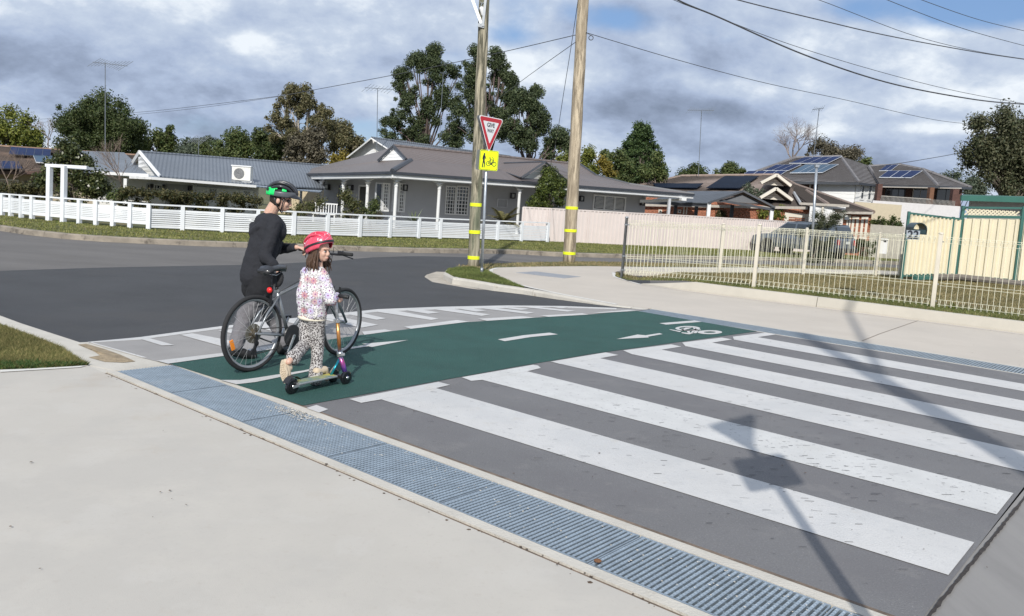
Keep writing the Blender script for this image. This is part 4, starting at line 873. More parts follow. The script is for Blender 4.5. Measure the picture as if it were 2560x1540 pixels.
# ------------------------------------------------------------------ houses
M_trim = mat('white_trim', (.72, .72, .71), .55, var=.04, scale=2); M_glass = mat('dark_glass', (.02, .025, .03), .08, var=.2, scale=.6, spec=.8); M_gut = mat('dark_gutter', (.045, .05, .06), .45, var=.1, scale=2)
def poly3(name, pts, m, parent, th=.06, kind=None):
    V = [P(*p) if not isinstance(p, Vector) else p for p in pts]; b = MB(); b.prism([v-Vector((0, 0, th)) for v in V], (0, 0, th)); return b.build(name, m, parent=parent, kind=kind)
def newell(V):
    n = Vector((0, 0, 0))
    for i in range(len(V)):
        a, c = V[i], V[(i+1) % len(V)]; n += Vector(((a.y-c.y)*(a.z+c.z), (a.z-c.z)*(a.x+c.x), (a.x-c.x)*(a.y+c.y)))
    n.normalize(); return n if n.z > 0 else -n
def tiles(name, pts, m, parent, row=.34, lift=.05):
    V = [P(*p) if not isinstance(p, Vector) else p for p in pts]; n = newell(V); c = sum(V, Vector())/len(V); h = n.cross(Vector((0, 0, 1))).normalized(); s_ = h.cross(n); s_ = s_ if s_.z > 0 else -s_
    Q = [((v-c).dot(h), (v-c).dot(s_), (v-c).dot(n)) for v in V]; b0 = min(q[1] for q in Q); b1 = max(q[1] for q in Q)
    def clip(poly, val, keep):
        o = []
        for i in range(len(poly)):
            p, q = poly[i], poly[(i+1) % len(poly)]; ip = keep*(p[1]-val) >= 0; iq = keep*(q[1]-val) >= 0
            if ip: o.append(p)
            if ip != iq: t = (val-p[1])/(q[1]-p[1]); o.append(tuple(p[k]+(q[k]-p[k])*t for k in range(3)))
        return o
    b = MB(); y = b0; Q3 = Q
    while y < b1:
        r = clip(clip(Q3, y, 1), min(y+row, b1), -1)
        if len(r) >= 3:
            r0 = min(q[0] for q in r if abs(q[1]-min(k[1] for k in r)) < .02); r1 = max(q[0] for q in r if abs(q[1]-min(k[1] for k in r)) < .02)
            top = [c+h*q[0]+s_*q[1]+n*(q[2]+lift*(1-(q[1]-y)/row)) for q in r]; b.poly(top)
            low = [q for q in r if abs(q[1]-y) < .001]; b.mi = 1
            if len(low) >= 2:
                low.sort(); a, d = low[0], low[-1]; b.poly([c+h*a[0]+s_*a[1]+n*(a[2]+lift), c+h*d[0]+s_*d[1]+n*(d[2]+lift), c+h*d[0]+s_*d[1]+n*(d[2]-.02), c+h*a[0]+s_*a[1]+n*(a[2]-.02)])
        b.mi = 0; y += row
    b.build(name, [m, mat('tile_lip_shade', (.055, .048, .045), .9)], parent=parent, kind='stuff')  # second, darker colour on the row edges paints the shade under the tile lips
def line3(name, pts, r, m, parent, n=6):
    b = MB(); b.tube([P(*p) if not isinstance(p, Vector) else p for p in pts], r, n); return b.build(name, m, parent=parent)
class Wall:
    def __init__(s, a, c):  # (px, py, Y) twice
        s.A = P(*a); s.B = P(*c); s.A.z = s.B.z = 0; s.d = (s.B-s.A).normalized(); s.n = Vector((s.d.y, -s.d.x, 0)); s.n = s.n if s.n.y < 0 else -s.n
    def uz(s, px, py): p = hit(px, py, s.A, s.B); return (p-s.A).dot(s.d), p.z
    def pt(s, u, z, o=0.0): p = s.A+s.d*u+s.n*o; return Vector((p.x, p.y, z))
    def rect(s, x0, y0, x1, y1):
        u0 = s.uz(x0, (y0+y1)/2)[0]; u1 = s.uz(x1, (y0+y1)/2)[0]; z1 = s.uz((x0+x1)/2, y0)[1]; z0 = s.uz((x0+x1)/2, y1)[1]; return u0, u1, z0, z1
    def slab(s, name, r, m, parent, o=0.0, th=.04, **k):
        u0, u1, z0, z1 = r; b = MB(); b.prism([s.pt(u0, z0, o), s.pt(u1, z0, o), s.pt(u1, z1, o), s.pt(u0, z1, o)], s.n*th); return b.build(name, m, parent=parent, **k)
    def slabz(s, name, u0, u1, za, zb, m, parent, o=0.0, th=-.15, z0=-.1):
        b = MB(); b.prism([s.pt(u0, z0, o), s.pt(u1, z0, o), s.pt(u1, zb, o), s.pt(u0, za, o)], s.n*th); return b.build(name, m, parent=parent)
    def frame(s, name, r, m, parent, o=.02, th=.05, w_=.06):
        u0, u1, z0, z1 = r; b = MB()
        for (a, c, e_, f) in ((u0, u1, z1-w_, z1), (u0, u1, z0, z0+w_), (u0, u0+w_, z0+w_, z1-w_), (u1-w_, u1, z0+w_, z1-w_)):
            b.prism([s.pt(a, e_, o), s.pt(c, e_, o), s.pt(c, f, o), s.pt(a, f, o)], s.n*th)
        return b.build(name, m, parent=parent)
    def window(s, px, m, parent, nx=1, nz=1, w_=.06, bar=.03, shutters=False, glass=None, name='window'):
        r = s.rect(*px); f = s.frame(name, r, m, parent, w_=w_); u0, u1, z0, z1 = r; s.slab('pane', (u0+w_, u1-w_, z0+w_, z1-w_), glass or M_glass, f, o=.012, th=.01)
        for i in range(1, nx): u = u0+(u1-u0)*i/nx; s.slab('glazing_bar', (u-bar/2, u+bar/2, z0+w_, z1-w_), m, f, o=.024, th=.025)
        for i in range(1, nz): z = z0+(z1-z0)*i/nz; s.slab('glazing_bar', (u0+w_, u1-w_, z-bar/2, z+bar/2), m, f, o=.025, th=.02)
        return f, r
    def boards(s, u0, u1, z0, z1, m, parent, pitch=.18, o=0.0, parts=False, clipfn=None):
        b = MB(); z = z0
        while z < z1:
            zt_ = min(z+pitch, z1); a0, a1 = (u0, u1) if clipfn is None else clipfn((z+zt_)/2)
            if parts: b = MB()
            if a1 > a0: b.prism([s.pt(a0, z, o+.022), s.pt(a0, zt_, o+.008), s.pt(a0, zt_, o), s.pt(a0, z, o)], s.d*(a1-a0))
            if parts and a1 > a0: b.build('weatherboard', m, parent=parent)
            z += pitch
        if not parts: b.build('weatherboards', m, parent=parent, kind='stuff')
    def bricks(s, u0, u1, z0, z1, m, mm, parent):
        s.slab('mortar', (u0, u1, z0, z1), mm, parent, o=0, th=.02); V = []; F = []; h = .076; row = 0; z = z0
        base = np.array([0, 1, 2, 3])
        while z < z1-.02:
            u = u0-(.12 if row % 2 else 0)
            while u < u1:
                a, c = max(u, u0), min(u+.23, u1)
                if c-a > .02:
                    k = len(V); q = [s.pt(a, z, .02), s.pt(c, z, .02), s.pt(c, z+h, .02), s.pt(a, z+h, .02)]; q2 = [p+s.n*.012 for p in q]; V += [tuple(p) for p in q+q2]; F += [(k+4, k+5, k+6, k+7), (k, k+1, k+5, k+4), (k+2, k+3, k+7, k+6), (k+1, k+2, k+6, k+5), (k+3, k, k+4, k+7)]
                u += .24
            z += .086; row += 1
        if F: npmesh('bricks', np.array(V), np.array(F), m, parent=parent, kind='stuff')
def onplane(px, py, V, off=0.0):
    n = newell(V); v = ray(px, py); o = Vector((0, 0, CH)); t = n.dot(V[0]-o)/n.dot(v); return o+v*t+n*off
def solar(corners, nx, ny, V, parent, mg, mf, th=.04, name='solar_panel'):
    """corners px: TL, TR, BR, BL on roof plane V"""
    C_ = [onplane(x, y, V, .12) for x, y in corners]; n = newell(V)
    for i in range(nx):
        for j in range(ny):
            def L_(u, v): return C_[0].lerp(C_[1], u).lerp(C_[3].lerp(C_[2], u), v)
            g = .035; u0, u1, v0, v1 = i/nx, (i+1)/nx, j/ny, (j+1)/ny; q = [L_(u0, v0), L_(u1, v0), L_(u1, v1), L_(u0, v1)]; c = sum(q, Vector())/4
            b = MB(); b.prism(q, -n*th); o = b.build(name, mf, parent=parent)
            q2 = [p.lerp(c, .06)+n*.004 for p in q]; b = MB(); b.prism(q2, n*.004); b.build('cell_glass', mg, parent=o)
M_pv = mat('solar_glass', (.010, .022, .075), .55, var=.2, scale=1, spec=.08); M_pvf = mat('panel_frame', (.62, .64, .66), .5, .2); M_wh = mat('collector_glass', (.05, .09, .14), .5, var=.2, scale=.6, spec=.15); M_blk = mat('black_pool_heater', (.010, .016, .03), .7, var=.15, spec=.1, scale=1)
M_pvd = mat('dark_frame', (.03, .03, .035), .4)
# ===== House A: grey verandah house
M_roofA = mat('brown_grey_iron', (.145, .118, .108), .5, var=.10, scale=.35, space='World', det=7, spots=[(.9, .62, (.20, .17, .155), .4), (1.6, .70, (.26, .24, .23), .4)], stretch=(1, 1, 1))
addwave(M_roofA, (.93, -.36, 0), .16, .5, .02)
M_roofA2 = mat('grey_iron_front', (.15, .13, .122), .5, var=.10, scale=.35, space='World', det=7, spots=[(.8, .62, (.20, .18, .17), .4)])
addwave(M_roofA2, (.6, .8, 0), .16, .5, .02)
M_wallA = mat('grey_weatherboard', (.40, .405, .42), .6, var=.04, scale=1.5); M_wallB = mat('white_weatherboard', (.66, .65, .62), .6, var=.05, scale=1.5)
hA = thing('verandah_house', 'grey weatherboard house with brown iron roof and arched white verandah columns', 'house', P(981, 560, 36))
EL, C0, ER = P(721.5, 435.5, 45), P(981, 429, 36), P(1735, 485, 47)
GBL, A0, GBR, R1 = (945, 401.6, 41.2), (984, 364.5, 41), (1016.5, 398.6, 39.8), (939, 381, 44.5)
H1, H2, H3 = (1450, 411, 49.5), (1490, 438.5, 48.6), (1574, 460, 47.8)
poly3('roof', [EL, C0, GBR, GBL, R1], M_roofA2, hA)
poly3('roof', [GBL, (984, 366, 44), (939, 381, 44.5)], M_roofA2, hA, th=.03)
# right roof slope, broken by the dormer
D_ap, D_l, D_r, D_bk, D_bl = (1362.5, 405, 40.8), (1303, 444.5, 40.3), (1417, 452.5, 42.2), (1240, 409, 45.5), (1246, 425, 42.6)
poly3('roof', [C0, ER, H3, H2, H1, A0, GBR], M_roofA, hA)
poly3('dormer_roof', [D_ap, D_bk, D_bl, D_l], M_roofA, hA, th=.04); poly3('dormer_roof', [D_ap, D_r, (1440, 440, 45), (1400, 410, 46.5)], M_roofA, hA, th=.04)
for (a, ap, c, dy, nm_) in ((GBL, A0, GBR, -.25, 'gable'), (D_l, D_ap, D_r, -.5, 'gable')):
    q = [P(a[0], a[1], a[2]+dy), P(ap[0], ap[1], ap[2]+dy), P(c[0], c[1], c[2]+dy)]; b = MB(); b.bar(q[0], q[1]+Vector((0, 0, .0)), .10, .16, up=Vector((0, 1, 0))); b.bar(q[1], q[2], .10, .16, up=Vector((0, 1, 0))); bg_ = b.build('barge_board', M_gut, parent=hA)
    cen = sum(q, Vector())/3; w3 = [p.lerp(cen, .12)+Vector((0, .15, -.03)) for p in q]
    for k in range(4):
        f0, f1 = k/4, (k+1)/4-.02; b = MB()
        def lr(f): return w3[0].lerp(w3[1], f), w3[2].lerp(w3[1], f)
        l0, r0 = lr(f0); l1, r1 = lr(f1); b.prism([l0, r0, r1, l1], (0, .03, 0)); b.build('gable_board', M_trim, parent=hA)
line3('ridge_cap', [A0, H1], .09, M_roofA, hA); line3('ridge_cap', [C0+Vector((0, 0, .03)), (1027, 401, 39.8)], .12, M_gut, hA); line3('ridge_cap', [H1, H2, H3, ER], .08, M_gut, hA); line3('ridge_cap', [D_ap, D_bk], .06, M_gut, hA)
line3('valley', [D_bl, D_l], .035, M_gut, hA)
def eave(A, B, parent, drop=.13, m=M_gut, m2=M_trim, beam=.2):
    b = MB(); b.bar(A+Vector((0, 0, -.05)), B+Vector((0, 0, -.05)), .12, .12); b.build('gutter', m, parent=parent)
    d = (B-A).normalized(); n = Vector((-d.y, d.x, 0)); n = n if n.y > 0 else -n
    b = MB(); b.bar(A+n*.05+Vector((0, 0, -.19)), B+n*.05+Vector((0, 0, -.19)), .05, .15); b.build('fascia', m2, parent=parent)
eave(EL, C0, hA); eave(C0, ER, hA)
# columns stand a little inside the eave line
colL = [(754, 446), (804, 449), (859, 451.5), (920, 451.5)]; colR = [(991, 451), (1099, 457.5), (1199, 463), (1299.6, 468.5)]
cw = []
dL = (C0-EL).normalized(); nL_ = Vector((-dL.y, dL.x, 0)); nL_ = nL_ if nL_.y > 0 else -nL_
dR = (ER-C0).normalized(); nR_ = Vector((-dR.y, dR.x, 0)); nR_ = nR_ if nR_.y > 0 else -nR_
for lst, (A, B, nn_) in ((colL, (EL, C0, nL_)), (colR, (C0, ER, nR_))):
    for px, py in lst:
        p = hit(px, py+4, A+nn_*.35, B+nn_*.35); cw.append(p)
        b = MB(); H = p.z; b.lathe([(.10, -.05), (.10, .15), (.075, .17), (.072, H*.9), (.085, H*.9+.01), (.09, H*.93), (.075, H*.94), (.10, H*.975), (.17, H)], (p.x, p.y, 0), 12); b.build('column', M_trim, parent=hA, smooth=False)
def arch(p, q, ztop0, ztop1):
    b = MB(); n = 12; d = (q-p); d.z = 0; dn = d.normalized(); nr_ = Vector((-dn.y, dn.x, 0))
    for i in range(n):
        f0, f1 = i/n, (i+1)/n
        def lo(f): return (p.z+(q.z-p.z)*f)-.02+ (1-abs(2*f-1)**2.6)*.22
        def hi(f): return ztop0+(ztop1-ztop0)*f
        a = p.lerp(q, f0); c = p.lerp(q, f1)
        b.prism([Vector((a.x, a.y, min(lo(f0), hi(f0)-.03))), Vector((c.x, c.y, min(lo(f1), hi(f1)-.03))), Vector((c.x, c.y, hi(f1))), Vector((a.x, a.y, hi(f0)))], nr_*.04)
    b.build('arched_valance', M_trim, parent=hA)
def eavez(p, A, B):
    t = (Vector((p.x, p.y, 0))-Vector((A.x, A.y, 0))).dot(Vector(((B-A).x, (B-A).y, 0)).normalized())/Vector(((B-A).x, (B-A).y, 0)).length; return A.z+(B.z-A.z)*t-.24
seq = cw
for i in range(len(seq)-1):
    A, B = (EL, C0) if i < 3 else (C0, ER); A2, B2 = (EL, C0) if i+1 < 4 else (C0, ER)
    arch(seq[i], seq[i+1], eavez(seq[i], A, B), eavez(seq[i+1], A2, B2))
WL = Wall((808, 520, 45.5), (1002, 520, 39.2)); WR = Wall((1002, 520, 39.2), (1614, 520, 48.0))
uL = WL.uz(1002, 470)[0]; uR = WR.uz(1614, 500)[0]
WL.slab('wall', (0, uL, -.1, 2.62), M_wallA, hA, th=-.2); WR.slab('wall', (0, uR, -.1, 2.85), M_wallA, hA, th=-.2)
WL.boards(0, uL, 0, 2.6, M_wallA, hA, .165); WR.boards(0, uR, 0, 2.8, M_wallA, hA, .165)
b = MB(); b.prism([EL+nL_*.1+Vector((0, 0, -.3)), C0+nL_*.1+Vector((0, 0, -.3)), WL.pt(uL, 2.4), WL.pt(0, 2.2)], (0, 0, .03)); b.prism([C0+nR_*.1+Vector((0, 0, -.3)), ER+nR_*.1+Vector((0, 0, -.3)), WR.pt(uR+1.5, 2.62), WR.pt(0, 2.4)], (0, 0, .03)); b.build('ceiling', M_trim, parent=hA)
b = MB(); b.prism([(EL.x, EL.y, -.05), (C0.x, C0.y, -.05), (ER.x, ER.y, -.05), (ER.x+1, ER.y+5, -.05), (EL.x, EL.y+5, -.05)], (0, 0, .2)); b.build('porch_floor', mat('porch_concrete', (.35, .33, .3), .8), parent=hA)
def z2p(x0, y0, x1, y1): return (640+x0/3.373, 200+y0/3.373, 640+x1/3.373, 200+y1/3.373)
def z3p(x0, y0, x1, y1): return (1140+x0/3.2266, 220+y0/3.2266, 1140+x1/3.2266, 220+y1/3.2266)
M_wg = mat('grey_trim', (.52, .53, .55), .5)
WL.window(z2p(695, 880, 735, 1075), M_wallA, hA); f, r = WL.window(z2p(868, 885, 945, 1180), M_trim, hA, w_=.09, glass=mat('dark_door', (.025, .022, .02), .4), name='door')
f, r = WR.window(z2p(1000, 865, 1060, 1105), M_wg, hA, 1, 1); WR.window(z2p(1060, 868, 1122, 1108), M_trim, hA, 4, 8, bar=.035)
WR.window(z2p(1145, 870, 1190, 1110), M_wg, hA); WR.window(z2p(1195, 870, 1255, 1115), M_trim, hA, 4, 8, bar=.035)
WR.window(z2p(1592, 893, 1680, 1135), M_trim, hA, 4, 8, bar=.03); WR.window(z2p(1682, 893, 1788, 1140), M_trim, hA, 4, 8, bar=.04)
WR.frame('wall_panel', WR.rect(*z3p(328, 895, 412, 965)), M_wg, hA, w_=.05)
r = WR.rect(*z3p(1100, 868, 1365, 992)); f = WR.frame('window', r, M_trim, hA, w_=.09); WR.slab('pane', (r[0]+.09, r[1]-.09, r[2]+.09, r[3]-.09), M_glass, f, .012, .01)
for i in range(3):
    a = r[0]+.09+(r[1]-r[0]-.18)*i/3; c = r[0]+.09+(r[1]-r[0]-.18)*(i+1)/3
    if i: WR.slab('mullion', (a-.05, a+.05, r[2]+.09, r[3]-.09), M_trim, f, .025, .05)
    nz = 9
    for j in range(nz):
        z = r[2]+.12+(r[3]-r[2]-.24)*(j+.5)/nz; b = MB(); b.box(WR.pt((a+c)/2, z, .05), (c-a-.12, .055, .012), 0, M=Matrix.Rotation(math.atan2(WR.d.y, WR.d.x), 3, 'Z') @ Matrix.Rotation(R(-38), 3, 'X')); b.build('louvre', M_trim, parent=f)
M_lan = mat('lantern_black', (.03, .03, .033), .4)
for W_, px in ((WL, z2p(594, 880, 630, 925)), (WL, z2p(790, 885, 826, 930)), (WR, z2p(1232, 880, 1268, 935)), (WR, z3p(433, 845, 467, 892)), (WR, z3p(990, 870, 1020, 915)), (WR, z3p(1480, 902, 1510, 947))):
    r = W_.rect(*px); f = W_.frame('wall_lantern', r, M_lan, hA, o=.03, th=.14, w_=.05); u0, u1, z0, z1 = r; W_.slab('lamp_glass', (u0+.06, u1-.06, z0+.06, z1-.06), mat('frosted_glass', (.45, .45, .43), .3), f, o=.06, th=.08)
b = MB(); pq = hit(1673, 505, P(1614, 520, 45.6), P(1735, 520, 46.6)); b.box((pq.x, pq.y, 1.2), (.14, .14, 2.6), .3); b.build('post', M_wg, parent=hA)
b = MB(); q = ER+Vector((-.3, .4, -.35)); b.bar(q, P(1600, 503, 46.6), .1, .16); b.build('beam', M_trim, parent=hA)
for px in ((1452, 471), (1707, 498)):
    pq = P(px[0], px[1], 42.8 if px[0] < 1500 else 46.3); b = MB(); b.box(pq, (.3, .3, .16), .3); b.build('rafter_end', M_trim, parent=hA)
# ===== building behind House A with white gable
hA2 = thing('gabled_house', 'blue-grey iron roof and white gable rising behind the verandah house', 'house', P(929, 420, 54))
M_roofB = mat('blue_grey_iron', (.155, .172, .195), .45, .1, var=.14, scale=.3, space='World', det=8, spots=[(.7, .62, (.22, .25, .29), .4), (3, .72, (.5, .5, .5), .4)]); addwave(M_roofB, (.93, .36, 0), .16, .55, .02)
ga, gl_, gr_ = (929, 344, 52), (869, 391.5, 53), (985, 380, 51.5)
poly3('roof', [ga, (1275, 391, 62), (1240, 430, 56), (985, 410, 49.5), (985, 380, 51.5)], M_roofB, hA2); poly3('roof', [ga, gl_, (880, 392, 62), (940, 348, 63)], M_roofB, hA2, th=.05)
poly3('wall', [(929, 346, 52.6), (876, 391, 53.4), (876, 440, 53.4), (985, 440, 52), (985, 383, 52)], M_wallB, hA2, th=.02)
b = MB(); b.bar(P(*ga)+Vector((0, -.05, -.05)), P(*gl_)+Vector((0, -.05, -.05)), .07, .2, up=Vector((0, 1, 0))); b.bar(P(*ga)+Vector((0, -.05, -.05)), P(*gr_)+Vector((0, -.05, -.05)), .07, .2, up=Vector((0, 1, 0))); b.build('barge_board', M_trim, parent=hA2)
q = [P(931, 373, 52.3), P(895, 398, 52.6), P(975, 396, 52.1)]
for k in range(4):
    b = MB(); l0, r0 = q[1].lerp(q[0], k/4), q[2].lerp(q[0], k/4); l1, r1 = q[1].lerp(q[0], (k+1)/4-.03), q[2].lerp(q[0], (k+1)/4-.03); b.prism([l0, r0, r1, l1], (0, .04, 0)); b.build('gable_board', M_trim, parent=hA2)
line3('ridge_cap', [ga, (1275, 391, 62)], .08, M_roofB, hA2)
# ===== House B, left, blue-grey iron roof
hB = thing('iron_roofed_house', 'low white house with weathered blue-grey iron roof behind the hedge', 'house', P(520, 520, 36))
def z1p(x, y): return (x/2.748, 100+y/2.748)
ap = (*z1p(965, 768), 36.5); bl = (*z1p(917, 843), 37.5); br_ = (*z1p(1103, 932), 34.5)
poly3('roof', [ap, (818, 414, 47), (812, 470, 42), (640, 461, 37.2), br_], M_roofB, hB)
poly3('roof', [(205, 377, 44), (310, 381, 44), (372, 437, 33.6), (232, 431, 33.4), (160, 425, 36)], M_roofB, hB, th=.05)
poly3('soffit', [ap, bl, (335, 412, 41), (352, 385, 41)], M_trim, hB, th=.05)
b = MB(); b.bar(P(*ap)+Vector((0, -.1, 0)), P(*br_)+Vector((0, -.1, 0)), .13, .05, up=Vector((0, 1, 0))); b.bar(P(*ap)+Vector((0, -.1, 0)), P(*bl)+Vector((0, -.1, 0)), .13, .05, up=Vector((0, 1, 0))); b.build('barge_board', M_trim, parent=hB)
q = [P(351, 390, 37.2), P(345, 411, 37.3), P(358, 438, 36.6), P(393, 438, 35.6)]
gm = [(351, 388), (350, 436), (393, 438)]
for k in range(5):
    y0 = 392+9.5*k; y1 = y0+9; xl = 346; xr = 351+(y0-388)*.83; xr2 = 351+(y1-388)*.83; b = MB(); b.prism([P(xl, y0, 36.6), P(xr, y0, 36.2), P(xr2, y1, 36.2), P(xl, y1, 36.6)], (0, .05, 0)); b.build('gable_board', M_trim, parent=hB)
line3('ridge_cap', [ap, (818, 414, 47)], .07, M_roofB, hB)
# verandah skillion roof and fascia
M_skil = mat('pale_iron', (.30, .35, .41), .4, .2, var=.1, scale=.8, space='World'); addwave(M_skil, (.93, .36, 0), .16, .5, .02)
poly3('verandah_roof', [(330, 438.5, 36.2), (402, 439.5, 36.4), (640, 461.5, 39), (812, 471.5, 43), (800, 480, 40.4), (640, 465.5, 34.3), (380, 443.5, 31.9), (325, 440.5, 32.4)], M_skil, hB, th=.04)
b = MB(); b.bar(P(325, 443, 32.3), P(380, 445.5, 31.8), .08, .10); b.bar(P(380, 445.5, 31.8), P(640, 466, 34.2), .08, .10); b.build('fascia', M_trim, parent=hB)
b = MB(); b.bar(P(236, 431.5, 33.2), P(372, 438.5, 33.4), .08, .12); b.build('fascia', M_trim, parent=hB)
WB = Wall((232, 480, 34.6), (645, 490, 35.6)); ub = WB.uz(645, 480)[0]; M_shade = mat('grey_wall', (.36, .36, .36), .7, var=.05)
WB.slabz('wall', 0, ub, WB.uz(232, 434)[1], WB.uz(640, 467)[1], M_wallB, hB)
u1 = WB.uz(487, 480)[0]; u2 = WB.uz(634, 480)[0]
z0_, z1_ = .1, WB.uz(560, 470)[1]
WB.boards(u1, u2, z0_, z1_-.02, M_trim, hB, .28, o=.10, parts=True)
for x in (487, 522, 548, 605, 631): r = WB.rect(x-3, 465+(x-487)*.08, x+3, 520); WB.slab('cover_strip', r, M_trim, hB, o=.14, th=.03)
for x0, x1, y0, y1 in ((524, 546, 470, 492), (608, 629, 476, 498)):
    r = WB.rect(x0, y0, x1, y1); f = WB.frame('screen', r, M_trim, hB, o=.15, th=.04, w_=.04); WB.slab('pane', (r[0]+.02, r[1]-.02, r[2]+.02, r[3]-.02), mat('screen_grey', (.22, .23, .24), .5), f, .13, .02)
    b = MB(); cx0, cz0 = (r[0]+r[1])/2, (r[2]+r[3])/2
    for k in range(8):
        a = math.pi*2*k/8; rr = .13; cc = (cx0+math.cos(a)*.10, cz0+math.sin(a)*.10)
        for s_ in range(7):
            t0, t1 = 2*math.pi*s_/7, 2*math.pi*(s_+1)/7; b.bar(WB.pt(cc[0]+.055*math.cos(t0), cc[1]+.055*math.sin(t0), .17), WB.pt(cc[0]+.055*math.cos(t1), cc[1]+.055*math.sin(t1), .17), .012, .014)
    b.build('fretwork', M_trim, parent=f)
for x, y0, y1 in ((350, 449, 480), (487, 462, 490)):
    r = WB.rect(x-3.5, y0, x+3.5, 525); p = WB.pt((r[0]+r[1])/2, 0, 1.9 if x < 400 else .05); zt0 = P(x, y0, p.y).z; b = MB(); b.box((p.x, p.y, zt0/2), (.13, .13, zt0)); b.build('post', M_trim, parent=hB)
WB.window((367, 459, 378, 487), M_shade, hB, glass=M_glass, name='door'); WB.window((385, 460, 408, 484), M_trim, hB, 3, 2)
for px in ((378, 460, 384, 470), (408, 461, 413, 471), (471, 465, 479, 477)): r = WB.rect(*px); f = WB.frame('wall_lantern', r, M_lan, hB, o=.03, th=.12, w_=.03)
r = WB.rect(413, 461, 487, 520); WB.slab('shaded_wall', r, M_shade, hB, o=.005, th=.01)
# patch of white flaked paint on the roof and conditioner
RB = [P(*ap), P(818, 414, 47), P(640, 461, 37.2), P(*br_)]
ac = thing('air_conditioner', 'white air conditioner unit standing on the blue-grey iron roof', 'air conditioner', P(601, 453, 37.4))
c0, c1 = P(583, 452, 37.2), P(621, 454, 36.9); w_ = (c1-c0).length; b = MB(); m_ = (c0+c1)/2; b.box(m_+Vector((0, .2, .34)), (w_, .4, .62)); M_ac = mat('cream_casing', (.70, .68, .62), .45); b.build('casing', M_ac, parent=ac, bevel=.02)
b = MB(); b.lathe([(.235, 0), (.235, .015)], m_+Vector((-.09, -.002, .34)), 20, axis=(0, -1, 0)); b.build('fan_grille', mat('grille_dark', (.12, .12, .12), .5), parent=ac)
b = MB()
for k in range(1, 5): b.tube([m_+Vector((-.09+.05*k*math.cos(t), -.02, .34+.05*k*math.sin(t))) for t in [2*math.pi*i/16 for i in range(16)]], .005, 4, closed=True)
b.build('guard', mat('guard_grey', (.5, .5, .48), .4), parent=ac)
b = MB(); b.box(m_+Vector((.0, .22, .68)), (w_*1.08, .5, .05)); b.box(m_+Vector((0, .1, .0)), (w_*1.1, .08, .06)); b.box(m_+Vector((0, .35, .0)), (w_*1.1, .08, .06)); b.build('cover', M_trim, parent=ac)
# side gate and cream shed wall between the houses
M_yel2 = mat('cream_boards', (.58, .48, .32), .7, var=.08); sg_ = thing('paling_fence', 'cream paling fence and gate between the two white trimmed houses', 'fence', P(780, 520, 47))
for i in range(22):
    x = 722+i*4.3; b = MB(); p = P(x, 520, 47); b.box((p.x, p.y, .85), (.085, .03, 1.75)); b.build('paling', M_yel2, parent=sg_)
gw = Wall((690, 470, 50), (812, 475, 50)); hx = thing('outbuilding', 'cream wall with pale roof glimpsed between the two houses', 'building', P(760, 520, 50)); gw.slab('wall', (0, gw.uz(812, 470)[0], 0, 2.3), M_yel2, hx, th=-.1)
poly3('roof', [(690, 462, 50), (815, 468, 50), (815, 474, 48.5), (690, 469, 48.5)], M_skil, hx, th=.05)
# ===== House C far left, brown tiles
M_tileC = mat('brown_tile', (.23, .15, .105), .85, var=.25, scale=3, space='World', det=6, spots=[(1.2, .6, (.10, .065, .05), .5)])
hC = thing('brown_tiled_house', 'brown tiled house with solar panels at the far left edge', 'house', P(60, 500, 40))
RC = [P(-120, 358, 47), P(349, 389, 50), P(330, 432, 41.5), P(-140, 431, 38.5)]
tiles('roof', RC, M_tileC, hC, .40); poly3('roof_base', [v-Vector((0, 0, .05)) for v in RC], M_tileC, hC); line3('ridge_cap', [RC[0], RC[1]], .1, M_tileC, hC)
WC = Wall((-140, 470, 40.0), (235, 480, 41.6)); M_wallC = mat('tan_brick_wall', (.38, .33, .25), .8, var=.1); WC.slabz('wall', 0, WC.uz(235, 470)[0], WC.uz(-140, 433)[1], WC.uz(235, 435)[1], M_wallC, hC)
b = MB(); b.bar(RC[3], RC[2], .1, .14); b.build('gutter', mat('brown_gutter', (.09, .05, .04), .5), parent=hC)
WC.window((-60, 446, 48, 492), M_trim, hC, 1, 5, glass=mat('garage_door', (.42, .38, .34), .6), name='garage_door'); WC.window((62, 453, 84, 480), mat('dark_frame2', (.1, .1, .09), .5), hC, 2, 2)
WC.slab('downpipe', WC.rect(86, 440, 89, 490), M_trim, hC, .05, .06)
solar(((28, 372), (128, 378.5), (126, 397), (22, 391)), 5, 1, RC, hC, M_pv, M_pvd); solar(((82, 391), (112, 393.5), (121, 413), (90, 411)), 1, 1, RC, hC, M_wh, M_pvf, name='solar_collector'); solar(((116, 394), (148, 396), (156, 415), (125, 413)), 1, 1, RC, hC, M_wh, M_pvf, name='solar_collector'); solar(((-40, 406), (47, 409), (57, 428), (-40, 427)), 4, 1, RC, hC, M_pv, M_pvd)
# ===== House D: single storey brick, right
M_tileD = mat('grey_brown_tile', (.235, .18, .15), .8, var=.22, scale=2.5, space='World', det=6, spots=[(.9, .6, (.17, .135, .115), .5)])
M_brick = mat('red_brick', (.42, .155, .085), .85, var=.35, scale=7, space='World', det=3, stretch=(1, 1, 3)); M_mort = mat('brick_mortar', (.48, .43, .36), .9); M_crm = mat('cream_render', (.66, .61, .52), .7, var=.05, scale=1); M_guc = mat('cream_gutter', (.42, .38, .33), .5)
hD = thing('brick_house', 'single storey red brick house with grey-brown tiles and two cream gables', 'house', P(1900, 540, 56))
RD = [P(1600, 463, 53), P(1703, 441, 60), P(1950, 438, 60), P(1990, 468, 55), P(2040, 519, 50), P(1940, 517, 50.5), P(1600, 506, 52)]
tiles('roof', [P(1598, 506, 51.5), P(1600, 464, 57), P(1703, 441, 61), P(1946, 438, 61), P(1970, 480, 56), P(1945, 518, 51)], M_tileD, hD, .33)
